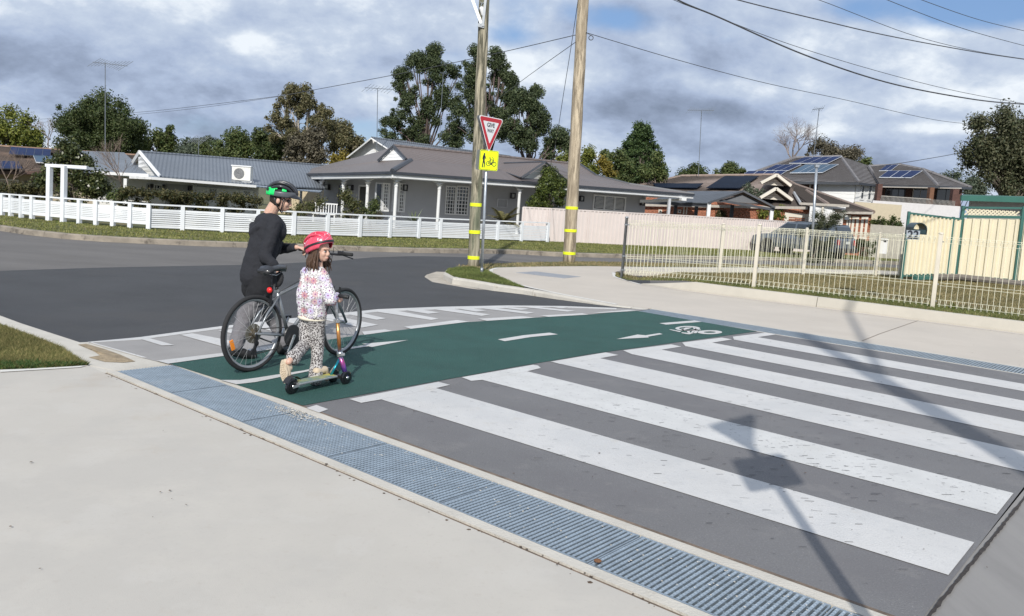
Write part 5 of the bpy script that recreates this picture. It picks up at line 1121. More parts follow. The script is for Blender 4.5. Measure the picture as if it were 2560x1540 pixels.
poly3('roof_base', [P(1598, 507, 51.6), P(1600, 465, 57.1), P(1703, 442, 61.1), P(1946, 439, 61.1), P(1970, 481, 56.1), P(1945, 519, 51.1)], M_tileD, hD, th=.1)
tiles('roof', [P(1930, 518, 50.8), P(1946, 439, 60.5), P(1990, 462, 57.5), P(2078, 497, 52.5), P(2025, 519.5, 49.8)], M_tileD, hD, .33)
poly3('roof_base', [P(1930, 519, 50.9), P(1946, 440, 60.6), P(1990, 463, 57.6), P(2078, 498, 52.6), P(2025, 520.5, 49.9)], M_tileD, hD, th=.1)
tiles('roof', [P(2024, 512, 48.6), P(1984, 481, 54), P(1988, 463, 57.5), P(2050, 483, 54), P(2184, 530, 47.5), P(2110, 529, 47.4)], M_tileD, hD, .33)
poly3('roof_base', [P(2024, 513, 48.7), P(1984, 482, 54.1), P(1988, 464, 57.6), P(2050, 484, 54.1), P(2184, 531, 47.6), P(2110, 530, 47.5)], M_tileD, hD, th=.1)
line3('ridge_cap', [(1703, 440, 61), (1946, 437, 61), (1990, 462, 57.6), (2050, 483, 54), (2184, 530, 47.5)], .12, M_tileD, hD); line3('ridge_cap', [(1600, 463.5, 57), (1703, 440, 61)], .1, M_tileD, hD)
line3('ridge_cap', [(2016, 477, 55), (2070, 511, 49)], .12, M_tileD, hD); line3('valley_flashing', [(1985, 482, 54), (2001, 508, 50.5)], .1, mat('lead_grey', (.38, .39, .40), .5), hD)
b = MB(); b.bar(P(1600, 512, 51.2), P(1940, 518.5, 50.2), .12, .16); b.bar(P(1940, 518.5, 50.2), P(2020, 520, 49.6), .12, .16); b.bar(P(2001, 509, 48.4), P(2123, 515, 47.3), .12, .14); b.bar(P(2110, 531.5, 47.2), P(2182, 533, 47.2), .12, .14); b.build('gutter', M_guc, parent=hD)
for apx, lf, rt, Y in (((1941.5, 437), (1902, 457.5), (1977, 464.8), 53.5), ((1940, 471), (1900.5, 494.5), (1980.5, 500.5), 51)):
    q = [P(*lf, Y), P(*apx, Y), P(*rt, Y)]; b = MB(); b.bar(q[0], q[1], .17, .22, up=Vector((0, 1, 0))); b.bar(q[1], q[2], .17, .22, up=Vector((0, 1, 0))); b.build('gable_frame', M_crm, parent=hD)
    cen = sum(q, Vector())/3; w3 = [p.lerp(cen, .30)+Vector((0, .45, -.04)) for p in q]; w3[0].z -= .06; w3[2].z -= .06
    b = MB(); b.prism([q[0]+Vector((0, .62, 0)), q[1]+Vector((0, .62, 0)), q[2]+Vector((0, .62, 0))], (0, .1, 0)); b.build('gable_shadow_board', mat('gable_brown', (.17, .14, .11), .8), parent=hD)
    for k in range(4): b = MB(); l0, r0 = w3[0].lerp(w3[1], k/4), w3[2].lerp(w3[1], k/4); l1, r1 = w3[0].lerp(w3[1], (k+1)/4-.03), w3[2].lerp(w3[1], (k+1)/4-.03); b.prism([l0, r0, r1, l1], (0, .04, 0)); b.build('gable_board', M_crm, parent=hD)
    # little roof behind the gable
    bk = P(apx[0]+3, apx[1]+3, Y+5); poly3('gable_roof', [q[1], q[0], P(lf[0]+10, lf[1]-4, Y+4), bk], M_tileD, hD, th=.05); poly3('gable_roof', [q[1], q[2], P(rt[0]+4, rt[1]-6, Y+4), bk], M_tileD, hD, th=.05)
WD1 = Wall((1598, 530, 51.45), (2022, 545, 50.1)); WD2 = Wall((2108, 545, 47.9), (2176, 550, 47.9)); u = WD1.uz(2022, 540)[0]
WD1.bricks(0, u, 0, 2.55, M_brick, M_mort, hD); zt2 = WD2.uz(2140, 533)[1]; WD2.bricks(0, WD2.uz(2176, 560)[0], 0, zt2, M_brick, M_mort, hD)
WD1.window((1959, 533, 2021, 590), M_crm, hD, 1, 4, w_=.25, glass=M_crm, name='garage_door')
for x0, x1 in ((2114, 2124), (2127, 2144), (2150, 2167)): WD2.window((x0, 541 if x0 > 2114 else 538, x1, 598), M_crm, hD, 1, 2 if x0 > 2114 else 1, w_=.14, glass=mat('dark_red_curtain', (.06, .025, .025), .3))
for x in (1646, 1694): r = WD1.rect(x, 524, x+9, 533); WD1.frame('vent_window', r, M_crm, hD, o=.03, w_=.06); WD1.slab('vent_pane', r, M_glass, hD, o=.035, th=.01)
for x in (1708, 1715): WD1.slab('downpipe', WD1.rect(x, 507, x+3.4, 536), M_crm, hD, .04, .08)
pw = Wall((2022, 540, 48.4), (2112, 545, 47.9)); pu = pw.uz(2112, 530)[0]; pz0 = pw.uz(2070, 546)[1]; pz1 = pw.uz(2070, 513)[1]
b = MB(); n_ = 14; uc, rad_ = pw.uz(2093, 545)[0], .62; pr = [pw.pt(0, pz1), pw.pt(0, 0), pw.pt(.5, 0), pw.pt(.5, pz0)]+[pw.pt(uc-rad_*math.cos(math.pi*i/n_)*1.0, pz0+rad_*.7*math.sin(math.pi*i/n_)) for i in range(n_+1)]+[pw.pt(pu, pz0), pw.pt(pu, pz1)]
b.prism(pr, pw.n*.25); b.build('arched_porch_wall', M_trim, parent=hD); pw.slab('downpipe', pw.rect(2052, 514, 2057, 550), M_crm, hD, .26, .07)
RDp = [P(1598, 506, 51.5), P(1703, 441, 61), P(1946, 438, 61), P(1945, 518, 51)]
solar(((1811, 444), (1897, 444), (1849, 474), (1765, 473.5)), 1, 1, RDp, hD, M_blk, M_blk, name='pool_heating_mat'); solar(((1632, 462), (1758, 462.5), (1742, 473.5), (1640, 472)), 1, 1, RDp, hD, M_blk, M_blk, name='pool_heating_mat')
# ===== carport
M_cp = mat('dark_iron', (.085, .095, .11), .5, var=.12, scale=.6, space='World'); addwave(M_cp, (.3, .95, 0), .18, .5, .02)
cp = thing('carport', 'open dark grey iron carport with white posts behind the pink fence', 'carport', P(1850, 560, 49.6))
ca, cl, crr = P(1858, 478, 46.6), P(1771, 507, 46.8), P(1938, 519, 46.2)
poly3('roof', [ca, (1722, 477.5, 50), (1612, 503, 50), cl], M_cp, cp, th=.05); poly3('roof', [ca, crr, (1880, 505, 50), (1800, 478, 50)], M_cp, cp, th=.05)
b = MB(); b.bar(cl, ca, .1, .18, up=Vector((0, 1, 0))); b.bar(ca, crr, .1, .18, up=Vector((0, 1, 0))); b.build('barge_board', mat('charcoal', (.05, .055, .065), .5), parent=cp)
q = [cl.lerp(ca, .3)+Vector((0, .15, -.1)), ca+Vector((0, .15, -.2)), crr.lerp(ca, .35)+Vector((0, .15, -.1))]; b = MB(); b.prism(q, (0, .04, 0)); b.build('gable_infill', MATS['charcoal'], parent=cp)
for (x, y, Y, m_) in ((1773, 507, 46.9, M_trim), (1930, 517, 46.4, M_trim), (1831, 512, 50, MATS['charcoal']), (1742, 508, 50, MATS['charcoal']), (1690, 507, 50, MATS['charcoal'])):
    p = P(x, y, Y); b = MB(); b.box((p.x, p.y, p.z/2), (.19, .19, p.z)); b.build('post', m_, parent=cp)
b = MB(); b.bar(P(1690, 507, 50), P(1742, 509, 50), .1, .2); b.bar(cl+Vector((0, .2, -.15)), P(1612, 505, 50), .1, .2); b.bar(cl.lerp(ca, .35)+Vector((0, .1, -.1)), crr+Vector((0, .1, -.12)), .08, .14); b.build('beam', MATS['charcoal'], parent=cp)
# ===== House E two storeys
M_tileE = mat('charcoal_tile', (.165, .155, .155), .75, var=.2, scale=2.5, space='World', det=6, spots=[(.9, .62, (.13, .12, .115), .4)])
hE = thing('two_storey_house', 'two storey white house with charcoal tiled roofs and rows of solar panels', 'house', P(2080, 560, 60))
RE = [P(1870, 437, 63), P(1988, 394.5, 70), P(2101, 391, 70), P(2148, 456.5, 60.5), P(1959, 455, 61)]
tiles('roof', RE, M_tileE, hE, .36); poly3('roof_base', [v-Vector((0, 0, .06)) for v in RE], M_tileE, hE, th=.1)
RE2 = [P(2148, 456.5, 60.5), P(2101, 391, 70), P(2175, 416, 69), P(2201, 464, 62.5)]
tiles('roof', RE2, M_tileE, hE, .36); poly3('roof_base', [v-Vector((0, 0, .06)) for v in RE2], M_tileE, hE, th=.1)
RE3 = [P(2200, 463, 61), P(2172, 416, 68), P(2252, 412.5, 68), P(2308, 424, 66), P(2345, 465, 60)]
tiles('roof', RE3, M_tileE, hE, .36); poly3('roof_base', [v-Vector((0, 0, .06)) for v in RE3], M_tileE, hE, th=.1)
RE4 = [P(2345, 465, 60), P(2306, 423, 66), P(2330, 428, 67.5), P(2428, 469, 62.5)]
tiles('roof', RE4, M_tileE, hE, .36); poly3('roof_base', [v-Vector((0, 0, .06)) for v in RE4], M_tileE, hE, th=.1)
for ln in (((2101, 391, 70), (2148, 456.5, 60.5)), ((1988, 394.5, 70), (2101, 391, 70)), ((2172, 416, 68), (2201, 464, 62)), ((2252, 412.5, 68), (2308, 424, 66)), ((2306, 423, 66), (2345, 465, 60)), ((1870, 437, 63), (1988, 394.5, 70)), ((2172, 416, 68), (2252, 412.5, 68)), ((2306, 423, 66), (2428, 469, 62.5))): line3('ridge_cap', ln, .14, M_tileE, hE)
b = MB(); b.bar(P(1959, 456.5, 60.8), P(2148, 459, 60.3), .15, .18); b.bar(P(2148, 459, 60.3), P(2201, 466, 62), .15, .18); b.bar(P(2201, 466.5, 60.8), P(2346, 467.5, 59.8), .15, .18); b.bar(P(2346, 467.5, 59.8), P(2427, 471, 62.3), .15, .18); b.build('gutter', M_gut, parent=hE)
WE = Wall((1930, 500, 61.5), (2137, 500, 60.9)); WE2 = Wall((2137, 500, 60.9), (2200, 500, 62.5)); ue = WE.uz(2137, 480)[0]; ue2 = WE2.uz(2200, 480)[0]; zt_ = WE.uz(2060, 456)[1]; zb_ = WE.uz(2060, 512)[1]
WE.slab('wall', (0, ue, 0, zt_), M_wallB, hE, th=-.2); WE2.slab('wall', (0, ue2, 0, zt_+.05), M_wallB, hE, th=-.2); uw = WE.uz(2043, 480)[0]
WE.boards(uw, ue, zb_, zt_, M_trim, hE, .30, parts=True); WE2.boards(0, ue2, zb_-.2, zt_, M_trim, hE, .30, parts=True)
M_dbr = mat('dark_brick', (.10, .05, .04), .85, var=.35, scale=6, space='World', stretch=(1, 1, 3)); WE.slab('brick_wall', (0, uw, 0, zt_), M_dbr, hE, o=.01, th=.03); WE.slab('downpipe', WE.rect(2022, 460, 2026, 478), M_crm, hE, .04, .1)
for x0, x1, y1 in ((2150, 2160, 500), (2168, 2178, 502)): WE2.window((x0, 462, x1, y1), M_trim, hE, 1, 2, w_=.1)
bw = Wall((2134, 530, 56.5), (2254, 530, 56.5)); bz = bw.uz(2190, 508)[1]; bw.slab('beige_wall', (0, bw.uz(2254, 520)[0], 0, bz), mat('beige_render', (.52, .45, .33), .8, var=.05), hE, th=-.2)
ww = Wall((2180, 520, 58), (2402, 530, 57.6)); wz = ww.uz(2300, 509)[1]; ww.slab('white_rendered_wall', (0, ww.uz(2400, 520)[0], 0, wz), mat('white_render', (.62, .60, .60), .7, var=.05), hE, th=-.2)
# balcony: recessed dark porch above the white wall
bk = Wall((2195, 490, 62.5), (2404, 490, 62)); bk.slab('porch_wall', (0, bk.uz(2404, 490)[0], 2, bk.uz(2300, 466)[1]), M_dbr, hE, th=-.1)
bk.window((2280, 470, 2320, 507), M_guc, hE, 2, 1, w_=.06); bk.window((2340, 470, 2388, 509), M_lan, hE, 2, 1, w_=.06); bk.window((2212, 470, 2262, 504), M_lan, hE, 3, 1, w_=.06)
for x0, x1 in ((2196, 2208), (2386, 2402), (2328, 2339)):
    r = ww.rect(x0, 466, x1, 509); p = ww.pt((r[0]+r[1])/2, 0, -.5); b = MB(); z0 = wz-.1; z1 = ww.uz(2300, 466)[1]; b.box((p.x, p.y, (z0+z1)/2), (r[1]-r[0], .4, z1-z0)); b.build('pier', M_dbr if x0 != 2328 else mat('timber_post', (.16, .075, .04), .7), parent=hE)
b = MB()
for i in range(60): u = ww.uz(2205, 500)[0]+i*.085; b.bar(ww.pt(u, wz, -.2), ww.pt(u, wz+.36, -.2), .025, .025)
b.bar(ww.pt(ww.uz(2205, 500)[0], wz+.36, -.2), ww.pt(ww.uz(2330, 500)[0], wz+.36, -.2), .05, .05); b.build('railing', mat('railing_grey', (.35, .33, .30), .5), parent=hE, kind='stuff')
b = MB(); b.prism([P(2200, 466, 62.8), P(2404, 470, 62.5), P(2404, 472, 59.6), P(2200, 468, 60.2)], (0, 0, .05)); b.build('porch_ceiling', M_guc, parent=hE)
solar(((2012, 396), (2105, 394), (2068, 412), (1972, 411.5)), 4, 1, RE, hE, M_pv, M_pvf); solar(((1941, 415), (2003, 414.5), (1970, 430), (1908, 430)), 3, 1, RE, hE, M_pv, M_pvf); solar(((1870, 431), (1968, 430), (1946, 444), (1852, 444)), 4, 1, RE, hE, M_pv, M_pvf)
solar(((2012, 415), (2096, 414), (2056, 435), (1974, 436)), 4, 1, RE, hE, M_wh, M_pvf, name='solar_collector'); solar(((2216, 416), (2247, 414), (2226, 430), (2197, 430.5)), 2, 1, RE3, hE, M_pv, M_pvf); solar(((2220, 430), (2306, 430), (2277, 448), (2197, 447)), 3, 1, RE3, hE, M_pv, M_pvf)
# ===== green roofed shed far right
M_gr = mat('green_iron', (.035, .13, .10), .5, var=.1, scale=1, space='World'); hS = thing('green_roofed_shed', 'shed with dark green metal roof behind the cream fence', 'shed', P(2480, 560, 34))
poly3('roof', [(2402, 490, 34), (2700, 500, 34), (2700, 495, 39), (2410, 486, 39)], M_gr, hS, th=.1); b = MB(); b.bar(P(2402, 495, 34), P(2700, 504, 34), .1, .22); b.build('gutter', M_gr, parent=hS)
ws = Wall((2424, 520, 34.6), (2700, 530, 34.6)); ws.slab('wall', (0, 8, 0, ws.uz(2500, 502)[1]), mat('shed_wall', (.30, .29, .26), .7), hS, th=-.1)
# ===== grey side fence near the brick house
M_pal = mat('grey_paling', (.42, .39, .33), .8, var=.1); gf = thing('paling_fence', 'short weathered grey paling fence right of the brick house', 'fence', P(2215, 600, 46))
for i in range(26):
    p = P(2176+i*3.3, 590, 46.5); b = MB(); z = P(2210, 563, 46.5).z; b.box((p.x, p.y, z/2), (.068, .03, z)); b.build('paling', M_pal, parent=gf)
b = MB(); p = P(2206, 612, 40); 
lb = thing('letterbox', 'small white letterbox post beyond the wire fence', 'mailbox', P(2206, 632, 41)); b.box(P(2206, 615, 41)+Vector((0, 0, 0)), (.34, .3, .75)); b.build('pillar', M_trim, parent=lb); b = MB(); b.box(P(2207, 598, 41), (.44, .4, .07)); b.build('top', M_trim, parent=lb); b = MB(); b.box(P(2209, 603, 41)+Vector((0, -.16, 0)), (.15, .02, .07)); b.build('slot', M_lan, parent=lb)
# ===== antennas
M_an = mat('antenna_grey', (.22, .24, .26), .4, .5)
def antenna(label, base, top, Y, boom, els, tilt=0.0, r=.022):
    a = thing('tv_antenna', label, 'antenna', P(*base, Y), 'television antennas on roof masts'); b = MB(); T = P(*top, Y); b.tube([P(*base, Y), T], r, 6); b.build('mast', M_an, parent=a)
    q0, q1 = P(*boom[0], Y), P(*boom[1], Y-.8); b = MB(); b.tube([q0, q1], r*.8, 6); b.build('boom', M_an, parent=a)
    ed = Vector((.25, 1, .0)).normalized() if not tilt else Vector((.5, .6, .62)).normalized()
    for i in range(els): p = q0.lerp(q1, (i+.5)/els); l = .25+.5*abs(i/els-.4); b = MB(); b.tube([p-ed*l, p+ed*l], r*.5, 4); b.build('element', M_an, parent=a)
antenna('tall television antenna mast standing before the big round dark tree', (263, 379), (263, 156), 46, ((232, 155), (318, 165)), 12, 1)
antenna('television antenna mast beside the white gable', (942, 380), (944, 222), 50, ((912, 219), (985, 224)), 8, 1)
antenna('thin bare antenna mast in front of the tall dark trees', (1098, 362), (1108, 180), 52, ((1102, 183), (1114, 183)), 2, r=.018)
antenna('television antenna with long flat boom above the brick house', (1746, 440), (1754, 276), 60, ((1719, 275), (1785, 276)), 12, 1, r=.025)
antenna('small television antenna above the solar panelled two storey roof', (2034, 393), (2048, 272), 68, ((2031, 274), (2060, 270)), 6, 1, r=.03)
antenna('low television antenna over the blue-grey iron roof', (496, 395), (497, 352), 50, ((477, 347), (514, 352)), 8, 1)
# lamp post in front of the shrub by the vehicle
lp = thing('lamp_post', 'plain galvanised steel post with a flat cap standing by the shrub', 'post', P(2028, 640, 38)); b = MB(); b.tube([P(2028, 640, 38), P(2034, 540, 38), P(2041.5, 418, 38)], .06, 12); b.build('pole', MATS['galvanised_post'], parent=lp, smooth=True); b = MB(); b.box(P(2042, 415, 38), (.18, .18, .12)); b.build('cap', MATS['galvanised_post'], parent=lp)
# ------------------------------------------------------------------ trees and shrubs
def leafcloud(centres, radii, n, ls, up=.35, flat=1.0, aspect=.55):
    """n leaf quads spread in the clumps"""
    centres = np.array(centres); radii = np.array(radii); w_ = radii**2; w_ = w_/w_.sum(); idx = rng.choice(len(centres), n, p=w_)
    d = rng.normal(size=(n, 3)); d /= np.linalg.norm(d, axis=1)[:, None]; r = np.minimum(np.abs(rng.normal(size=n))*.62, 1.05)+.12*rng.random(n)
    c = centres[idx]+d*r[:, None]*radii[idx][:, None]*np.array([1, 1, flat])
    nrm = d*.7+rng.normal(size=(n, 3))*.6+np.array([0, 0, up]); nrm /= np.linalg.norm(nrm, axis=1)[:, None]
    a = np.cross(nrm, rng.normal(size=(n, 3))); a /= np.linalg.norm(a, axis=1)[:, None]; b_ = np.cross(nrm, a)
    s_ = ls*rng.uniform(.6, 1.3, n)[:, None]; v = np.stack([c-a*s_/2, c+b_*s_*aspect/2, c+a*s_/2, c-b_*s_*aspect/2], 1).reshape(-1, 3)
    return v, np.arange(n*4).reshape(-1, 4)
def clumps(lobes, Y, per, cs, depth=1.0, hollow=.35):
    """lobes in picture units at distance Y -> clump centres on and inside the lobes"""
    C_ = []; R_ = []; k = Y/FPX
    for (x, y, rx, ry) in lobes:
        c = P(x, y, Y+random.uniform(-.5, .5)*rx*k*.4); ax, az = rx*k, ry*k; nn_ = max(4, int(per*(ax*az)/(cs*cs)))
        for i in range(nn_):
            d = Vector((random.gauss(0, 1), random.gauss(0, 1), random.gauss(0, 1))).normalized(); r = random.uniform(hollow, 1.22)**.5*random.choice((1, 1, 1, 1.12))
            C_.append((c.x+d.x*ax*r, c.y+d.y*ax*depth*r, c.z+d.z*az*r)); R_.append(cs*random.choice((.4, .6, .85, 1.1, 1.3)))
    return C_, R_
M_bark = mat('bark_grey', (.15, .125, .10), .9, var=.3, scale=3, stretch=(1, 1, .3), bump=.5, bscale=8); M_barkp = mat('bark_pale', (.36, .32, .27), .85, var=.25, scale=2, stretch=(1, 1, .3)); M_twig = mat('twig_brown', (.20, .15, .12), .9, var=.2)
def tree(name, label, lobes, Y, base_px, m, n, ls, cs=.8, per=1.0, bark=None, cat='tree', group=None, depth=1.0, flat=1.0, limbr=.16, flare=1.6, up=.35, limbs=True, base=None, aspect=.55):
    gz = 0.0; bx = P(base_px, 500, Y).x; B0 = Vector((bx, Y, gz)) if base is None else base
    t = thing(name, label, cat, B0, group); lobes = [(x, y, rx*1.07, ry*1.07) for x, y, rx, ry in lobes] if cat == 'tree' else lobes; C_, R_ = clumps(lobes, Y, per*1.5, cs, depth); n = int(n*1.3) if n > 4000 else n
    v, f = leafcloud(C_, R_, n, ls, up, flat, aspect); npmesh('crown', v, f, m, parent=t)
    b = MB(); L0 = [P(x, y, Y) for x, y, _, _ in lobes]; top = max(L0, key=lambda p: p.z); fork = B0.lerp(Vector((sum(p.x for p in L0)/len(L0), Y, top.z)), .35)
    if limbs:
        b.tube([B0-Vector((0, 0, .2)), B0.lerp(fork, .1), B0.lerp(fork, .6)+Vector((.1, 0, 0)), fork, fork.lerp(top, .5), top], [limbr*flare, limbr*1.25, limbr*1.0, limbr*.7, limbr*.32, limbr*.06], 8)
        for p in L0:
            if (p-top).length < .1: continue
            m1 = fork.lerp(p, .5)+Vector((random.uniform(-.3, .3), random.uniform(-.3, .3), .3)); b.tube([fork+Vector((0, 0, random.uniform(-.5, .8))), m1, p], [limbr*.4, limbr*.25, limbr*.06], 6)
        for c in random.sample(C_, min(len(C_), 70)):
            c = Vector(c); q = min(L0, key=lambda p: (p-c).length); b.tube([q.lerp(fork, .25), q.lerp(c, .5)+Vector((0, 0, -.1)), c], [limbr*.22, limbr*.13, limbr*.05], 4, cap=False)
        b.build('trunk', bark or M_bark, parent=t, smooth=True)
    return t
def dome(xc, yc, rx, ry, r, n, seed=4, flat_bottom=True):
    rr = random.Random(seed); o = []
    for i in range(n):
        a = math.pi*(i*.618 % 1)*2; q = math.sqrt((i+.5)/n)*.92; x = xc+(rx-r*.8)*q*math.cos(a); y = yc+(ry-r*.8)*q*math.sin(a); k = rr.uniform(.75, 1.2); o.append((x, y, r*k*1.1, r*k*.85))
    return o
F_dark = foliage('leaf_dark', (.028, .052, .016), (.105, .125, .045)); F_yg = foliage('leaf_yellowgreen', (.06, .09, .016), (.24, .25, .05)); F_euc = foliage('leaf_eucalypt', (.085, .09, .04), (.23, .20, .105)); F_brn = foliage('leaf_brownish', (.08, .075, .05), (.19, .165, .115))
F_mid = foliage('leaf_mid', (.04, .07, .02), (.15, .17, .06)); F_blue = foliage('leaf_deep', (.030, .052, .024), (.12, .145, .065)); F_con = foliage('leaf_conifer', (.028, .06, .022), (.11, .16, .055)); F_gold = foliage('leaf_gold', (.13, .11, .02), (.32, .25, .05)); F_hedge = foliage('leaf_hedge', (.028, .042, .016), (.13, .11, .045)); F_red = foliage('leaf_red', (.07, .02, .015), (.16, .07, .04)); F_far = foliage('leaf_far', (.06, .085, .055), (.13, .15, .10)); F_wht = foliage('blossom_white', (.65, .62, .56), (.8, .78, .72))
tree('broad_tree', 'yellow-green tree at the far left edge of the picture', [(20, 335, 45, 40), (70, 325, 30, 28), (-30, 340, 50, 45), (50, 350, 50, 30), (85, 345, 15, 30)], 58, 10, F_yg, 15000, .19, .55, 1.3)
tree('round_tree', 'big round dense dark green tree behind the tall antenna', dome(252, 330, 112, 86, 30, 44)+[(215, 285, 48, 30), (285, 285, 48, 30), (250, 270, 55, 28), (180, 315, 42, 30), (325, 315, 38, 30), (250, 320, 90, 50)], 56, 250, F_dark, 90000, .15, .55, .8, depth=.9)
tree('broad_tree', 'smaller grey-green tree beside the big round dark tree', [(395, 335, 25, 25), (415, 350, 20, 28), (385, 360, 30, 25)], 60, 395, F_mid, 10000, .18, .5, 1.4)
tree('distant_tree', 'hazy distant trees above the roof ridge between eucalypt and antenna', [(480, 378, 20, 20), (505, 376, 20, 22), (525, 368, 22, 22), (460, 382, 16, 14), (440, 384, 14, 12), (515, 352, 10, 8)], 90, 495, F_far, 9000, .26, .7, 1.2)
bt0 = [(470, 378, 26, 16), (445, 385, 20, 16), (495, 370, 18, 16), (430, 375, 18, 14)]
tree('distant_tree', 'hazy distant trees above the blue-grey roof ridge, left part', bt0, 110, 460, F_far, 7000, .35, 1.0, 1.2)
tree('broad_tree', 'low green tree above the blue-grey roof left of the eucalypt', [(535, 375, 28, 22), (565, 370, 30, 24), (595, 366, 30, 26), (625, 372, 28, 26), (600, 350, 12, 10), (648, 382, 24, 22), (580, 385, 50, 18)], 64, 580, F_mid, 16000, .2, .6, 1.2)
tree('broad_tree', 'dark green bushy tree at the foot of the tall eucalypt', [(690, 362, 38, 32), (665, 378, 30, 30), (720, 380, 35, 30), (655, 350, 14, 14), (690, 390, 50, 20)], 60, 690, F_dark, 18000, .19, .6, 1.2)
tree('eucalypt', 'tall brownish eucalypt with pale trunk and an open top', [(742, 222, 32, 22), (720, 240, 28, 22), (765, 240, 22, 20), (712, 262, 18, 16), (800, 272, 30, 22), (775, 262, 26, 18), (690, 298, 24, 16), (735, 300, 40, 18), (810, 300, 26, 24), (700, 325, 34, 24), (785, 330, 30, 24), (755, 345, 44, 24), (825, 318, 9, 20), (745, 275, 18, 14)], 58, 748, F_euc, 30000, .15, .36, .95, bark=M_barkp, limbr=.2)
tree('broad_tree', 'brown-grey tree in front of the eucalypt trunk', [(770, 375, 36, 30), (795, 360, 26, 24), (750, 390, 36, 22)], 57, 772, F_brn, 14000, .17, .5, 1.3)
tree('broad_tree', 'wispy grey-green tree just left of the white gable', [(850, 330, 22, 18), (870, 345, 28, 22), (835, 350, 22, 24), (860, 370, 38, 26), (890, 362, 14, 18)], 62, 858, F_euc, 14000, .17, .5, 1.1, bark=M_barkp)
tree('shrub', 'golden autumn shrub low beside the white gable', [(850, 396, 16, 10), (840, 405, 14, 10)], 55, 850, F_gold, 2200, .16, .35, 1.6, cat='shrub', limbs=False)
tallA = [(1075, 128, 12, 12), (1095, 130, 10, 12), (1065, 150, 22, 20), (1100, 150, 22, 20), (1125, 165, 20, 20), (1045, 145, 9, 8), (1040, 168, 16, 14), (1085, 185, 30, 24), (1135, 195, 20, 24), (1020, 200, 18, 13), (990, 208, 14, 9), (1035, 225, 26, 20), (1080, 230, 30, 24), (1120, 240, 24, 22), (1005, 245, 22, 16), (1000, 275, 26, 18), (1045, 275, 34, 24), (1095, 280, 34, 26), (985, 300, 20, 12), (965, 306, 10, 5), (1020, 310, 34, 20), (1070, 320, 40, 24), (1120, 320, 30, 24), (980, 338, 26, 14), (1015, 350, 40, 18), (1080, 352, 46, 18), (1140, 350, 28, 20), (1000, 180, 8, 6)]
tree('tall_tree', 'tallest dark open-branched tree behind the roofs, left of the pole', tallA, 66, 1065, F_blue, 80000, .15, .46, 1.2, bark=mat('bark_red', (.12, .09, .08), .9, var=.2), limbr=.24, depth=.8)
tallB = [(1195, 140, 10, 16), (1240, 142, 12, 14), (1180, 160, 16, 16), (1215, 160, 22, 20), (1255, 160, 14, 14), (1175, 190, 18, 18), (1225, 195, 30, 24), (1265, 185, 14, 12), (1280, 200, 9, 9), (1190, 225, 28, 22), (1240, 230, 30, 22), (1275, 222, 10, 9), (1165, 250, 24, 20), (1215, 262, 34, 24), (1260, 262, 24, 20), (1180, 290, 34, 24), (1240, 300, 38, 26), (1170, 325, 34, 20), (1230, 340, 44, 22)]
tree('tall_tree', 'dark open-branched tree directly behind the green-stained pole', tallB, 64, 1215, F_blue, 66000, .15, .46, 1.2, bark=MATS['bark_red'], limbr=.24, depth=.8)
tallC = [(1335, 228, 12, 10), (1300, 240, 16, 12), (1320, 250, 20, 14), (1335, 262, 20, 14), (1290, 262, 22, 18), (1350, 285, 14, 14), (1315, 285, 30, 20), (1280, 295, 24, 22), (1335, 315, 26, 22), (1300, 330, 38, 24), (1340, 350, 26, 20), (1290, 360, 40, 20), (1350, 300, 12, 12), (1385, 345, 20, 14), (1375, 370, 30, 18), (1395, 335, 10, 8), (1420, 350, 7, 16), (1400, 385, 34, 14)]
tree('tall_tree', 'dark tree between the two power poles, lower and broader', tallC, 62, 1310, F_blue, 56000, .15, .46, 1.2, bark=MATS['bark_red'], limbr=.22, depth=.8)
tree('shrub', 'yellow-green leafy shrub just right of the tan pole', [(1405, 390, 18, 12), (1480, 400, 22, 20), (1465, 385, 14, 14), (1500, 420, 26, 20), (1470, 420, 24, 14)], 58, 1480, F_yg, 7000, .16, .4, 1.1, cat='tree')
tree('shrub', 'golden yellow shrub among green trees right of the tan pole', [(1515, 415, 18, 12), (1530, 425, 16, 12), (1505, 402, 10, 8)], 56, 1515, F_gold, 2200, .16, .35, 1.2, cat='shrub', limbs=False)
tree('broad_tree', 'green leafy tree left of the conical conifer', [(1520, 395, 16, 16), (1545, 410, 26, 20), (1510, 385, 8, 6), (1560, 430, 30, 20), (1535, 440, 26, 14)], 58, 1540, F_mid, 10000, .17, .42, 1.3)
tree('broad_tree', 'light green tree sloping down right of the conical conifer', [(1650, 425, 22, 16), (1670, 435, 22, 16), (1635, 410, 14, 20), (1620, 440, 40, 16)], 58, 1650, F_mid, 9000, .17, .42, 1.3)
# conifer with drooping tiers
c_l = []
for k in range(15):
    f = k/14; y = 312+f*135; hw = 8+50*min(1, (f*1.35))**.8
    for j in range(int(3+hw/7)): c_l.append((1603+f*-2+(j/(2+hw/7)*2-1)*hw, y+abs(j/(2+hw/7)*2-1)*8, 8.5, 5.5))
tree('conifer', 'dense conical conifer standing above the shrubs right of the tan pole', c_l, 61, 1602, F_con, 34000, .15, .26, 1.5, depth=2.2, up=.1)
tree('distant_tree', 'small rounded distant tree under the long flat antenna', [(1720, 434, 18, 9), (1745, 432, 18, 10), (1762, 438, 12, 8)], 95, 1735, F_dark, 6000, .25, .7, 1.3, limbs=False)
tree('distant_tree', 'small rounded distant tree above the brick house ridge', [(1815, 434, 16, 8), (1838, 428, 18, 12), (1858, 434, 14, 10)], 95, 1835, F_mid, 6000, .25, .7, 1.3, limbs=False)
tree('broad_tree', 'rusty brown autumn tree behind the two storey roof', [(2060, 375, 28, 16), (2095, 380, 26, 18), (2040, 380, 20, 14), (2120, 388, 20, 12)], 82, 2070, F_brn, 8000, .2, .7, .9)
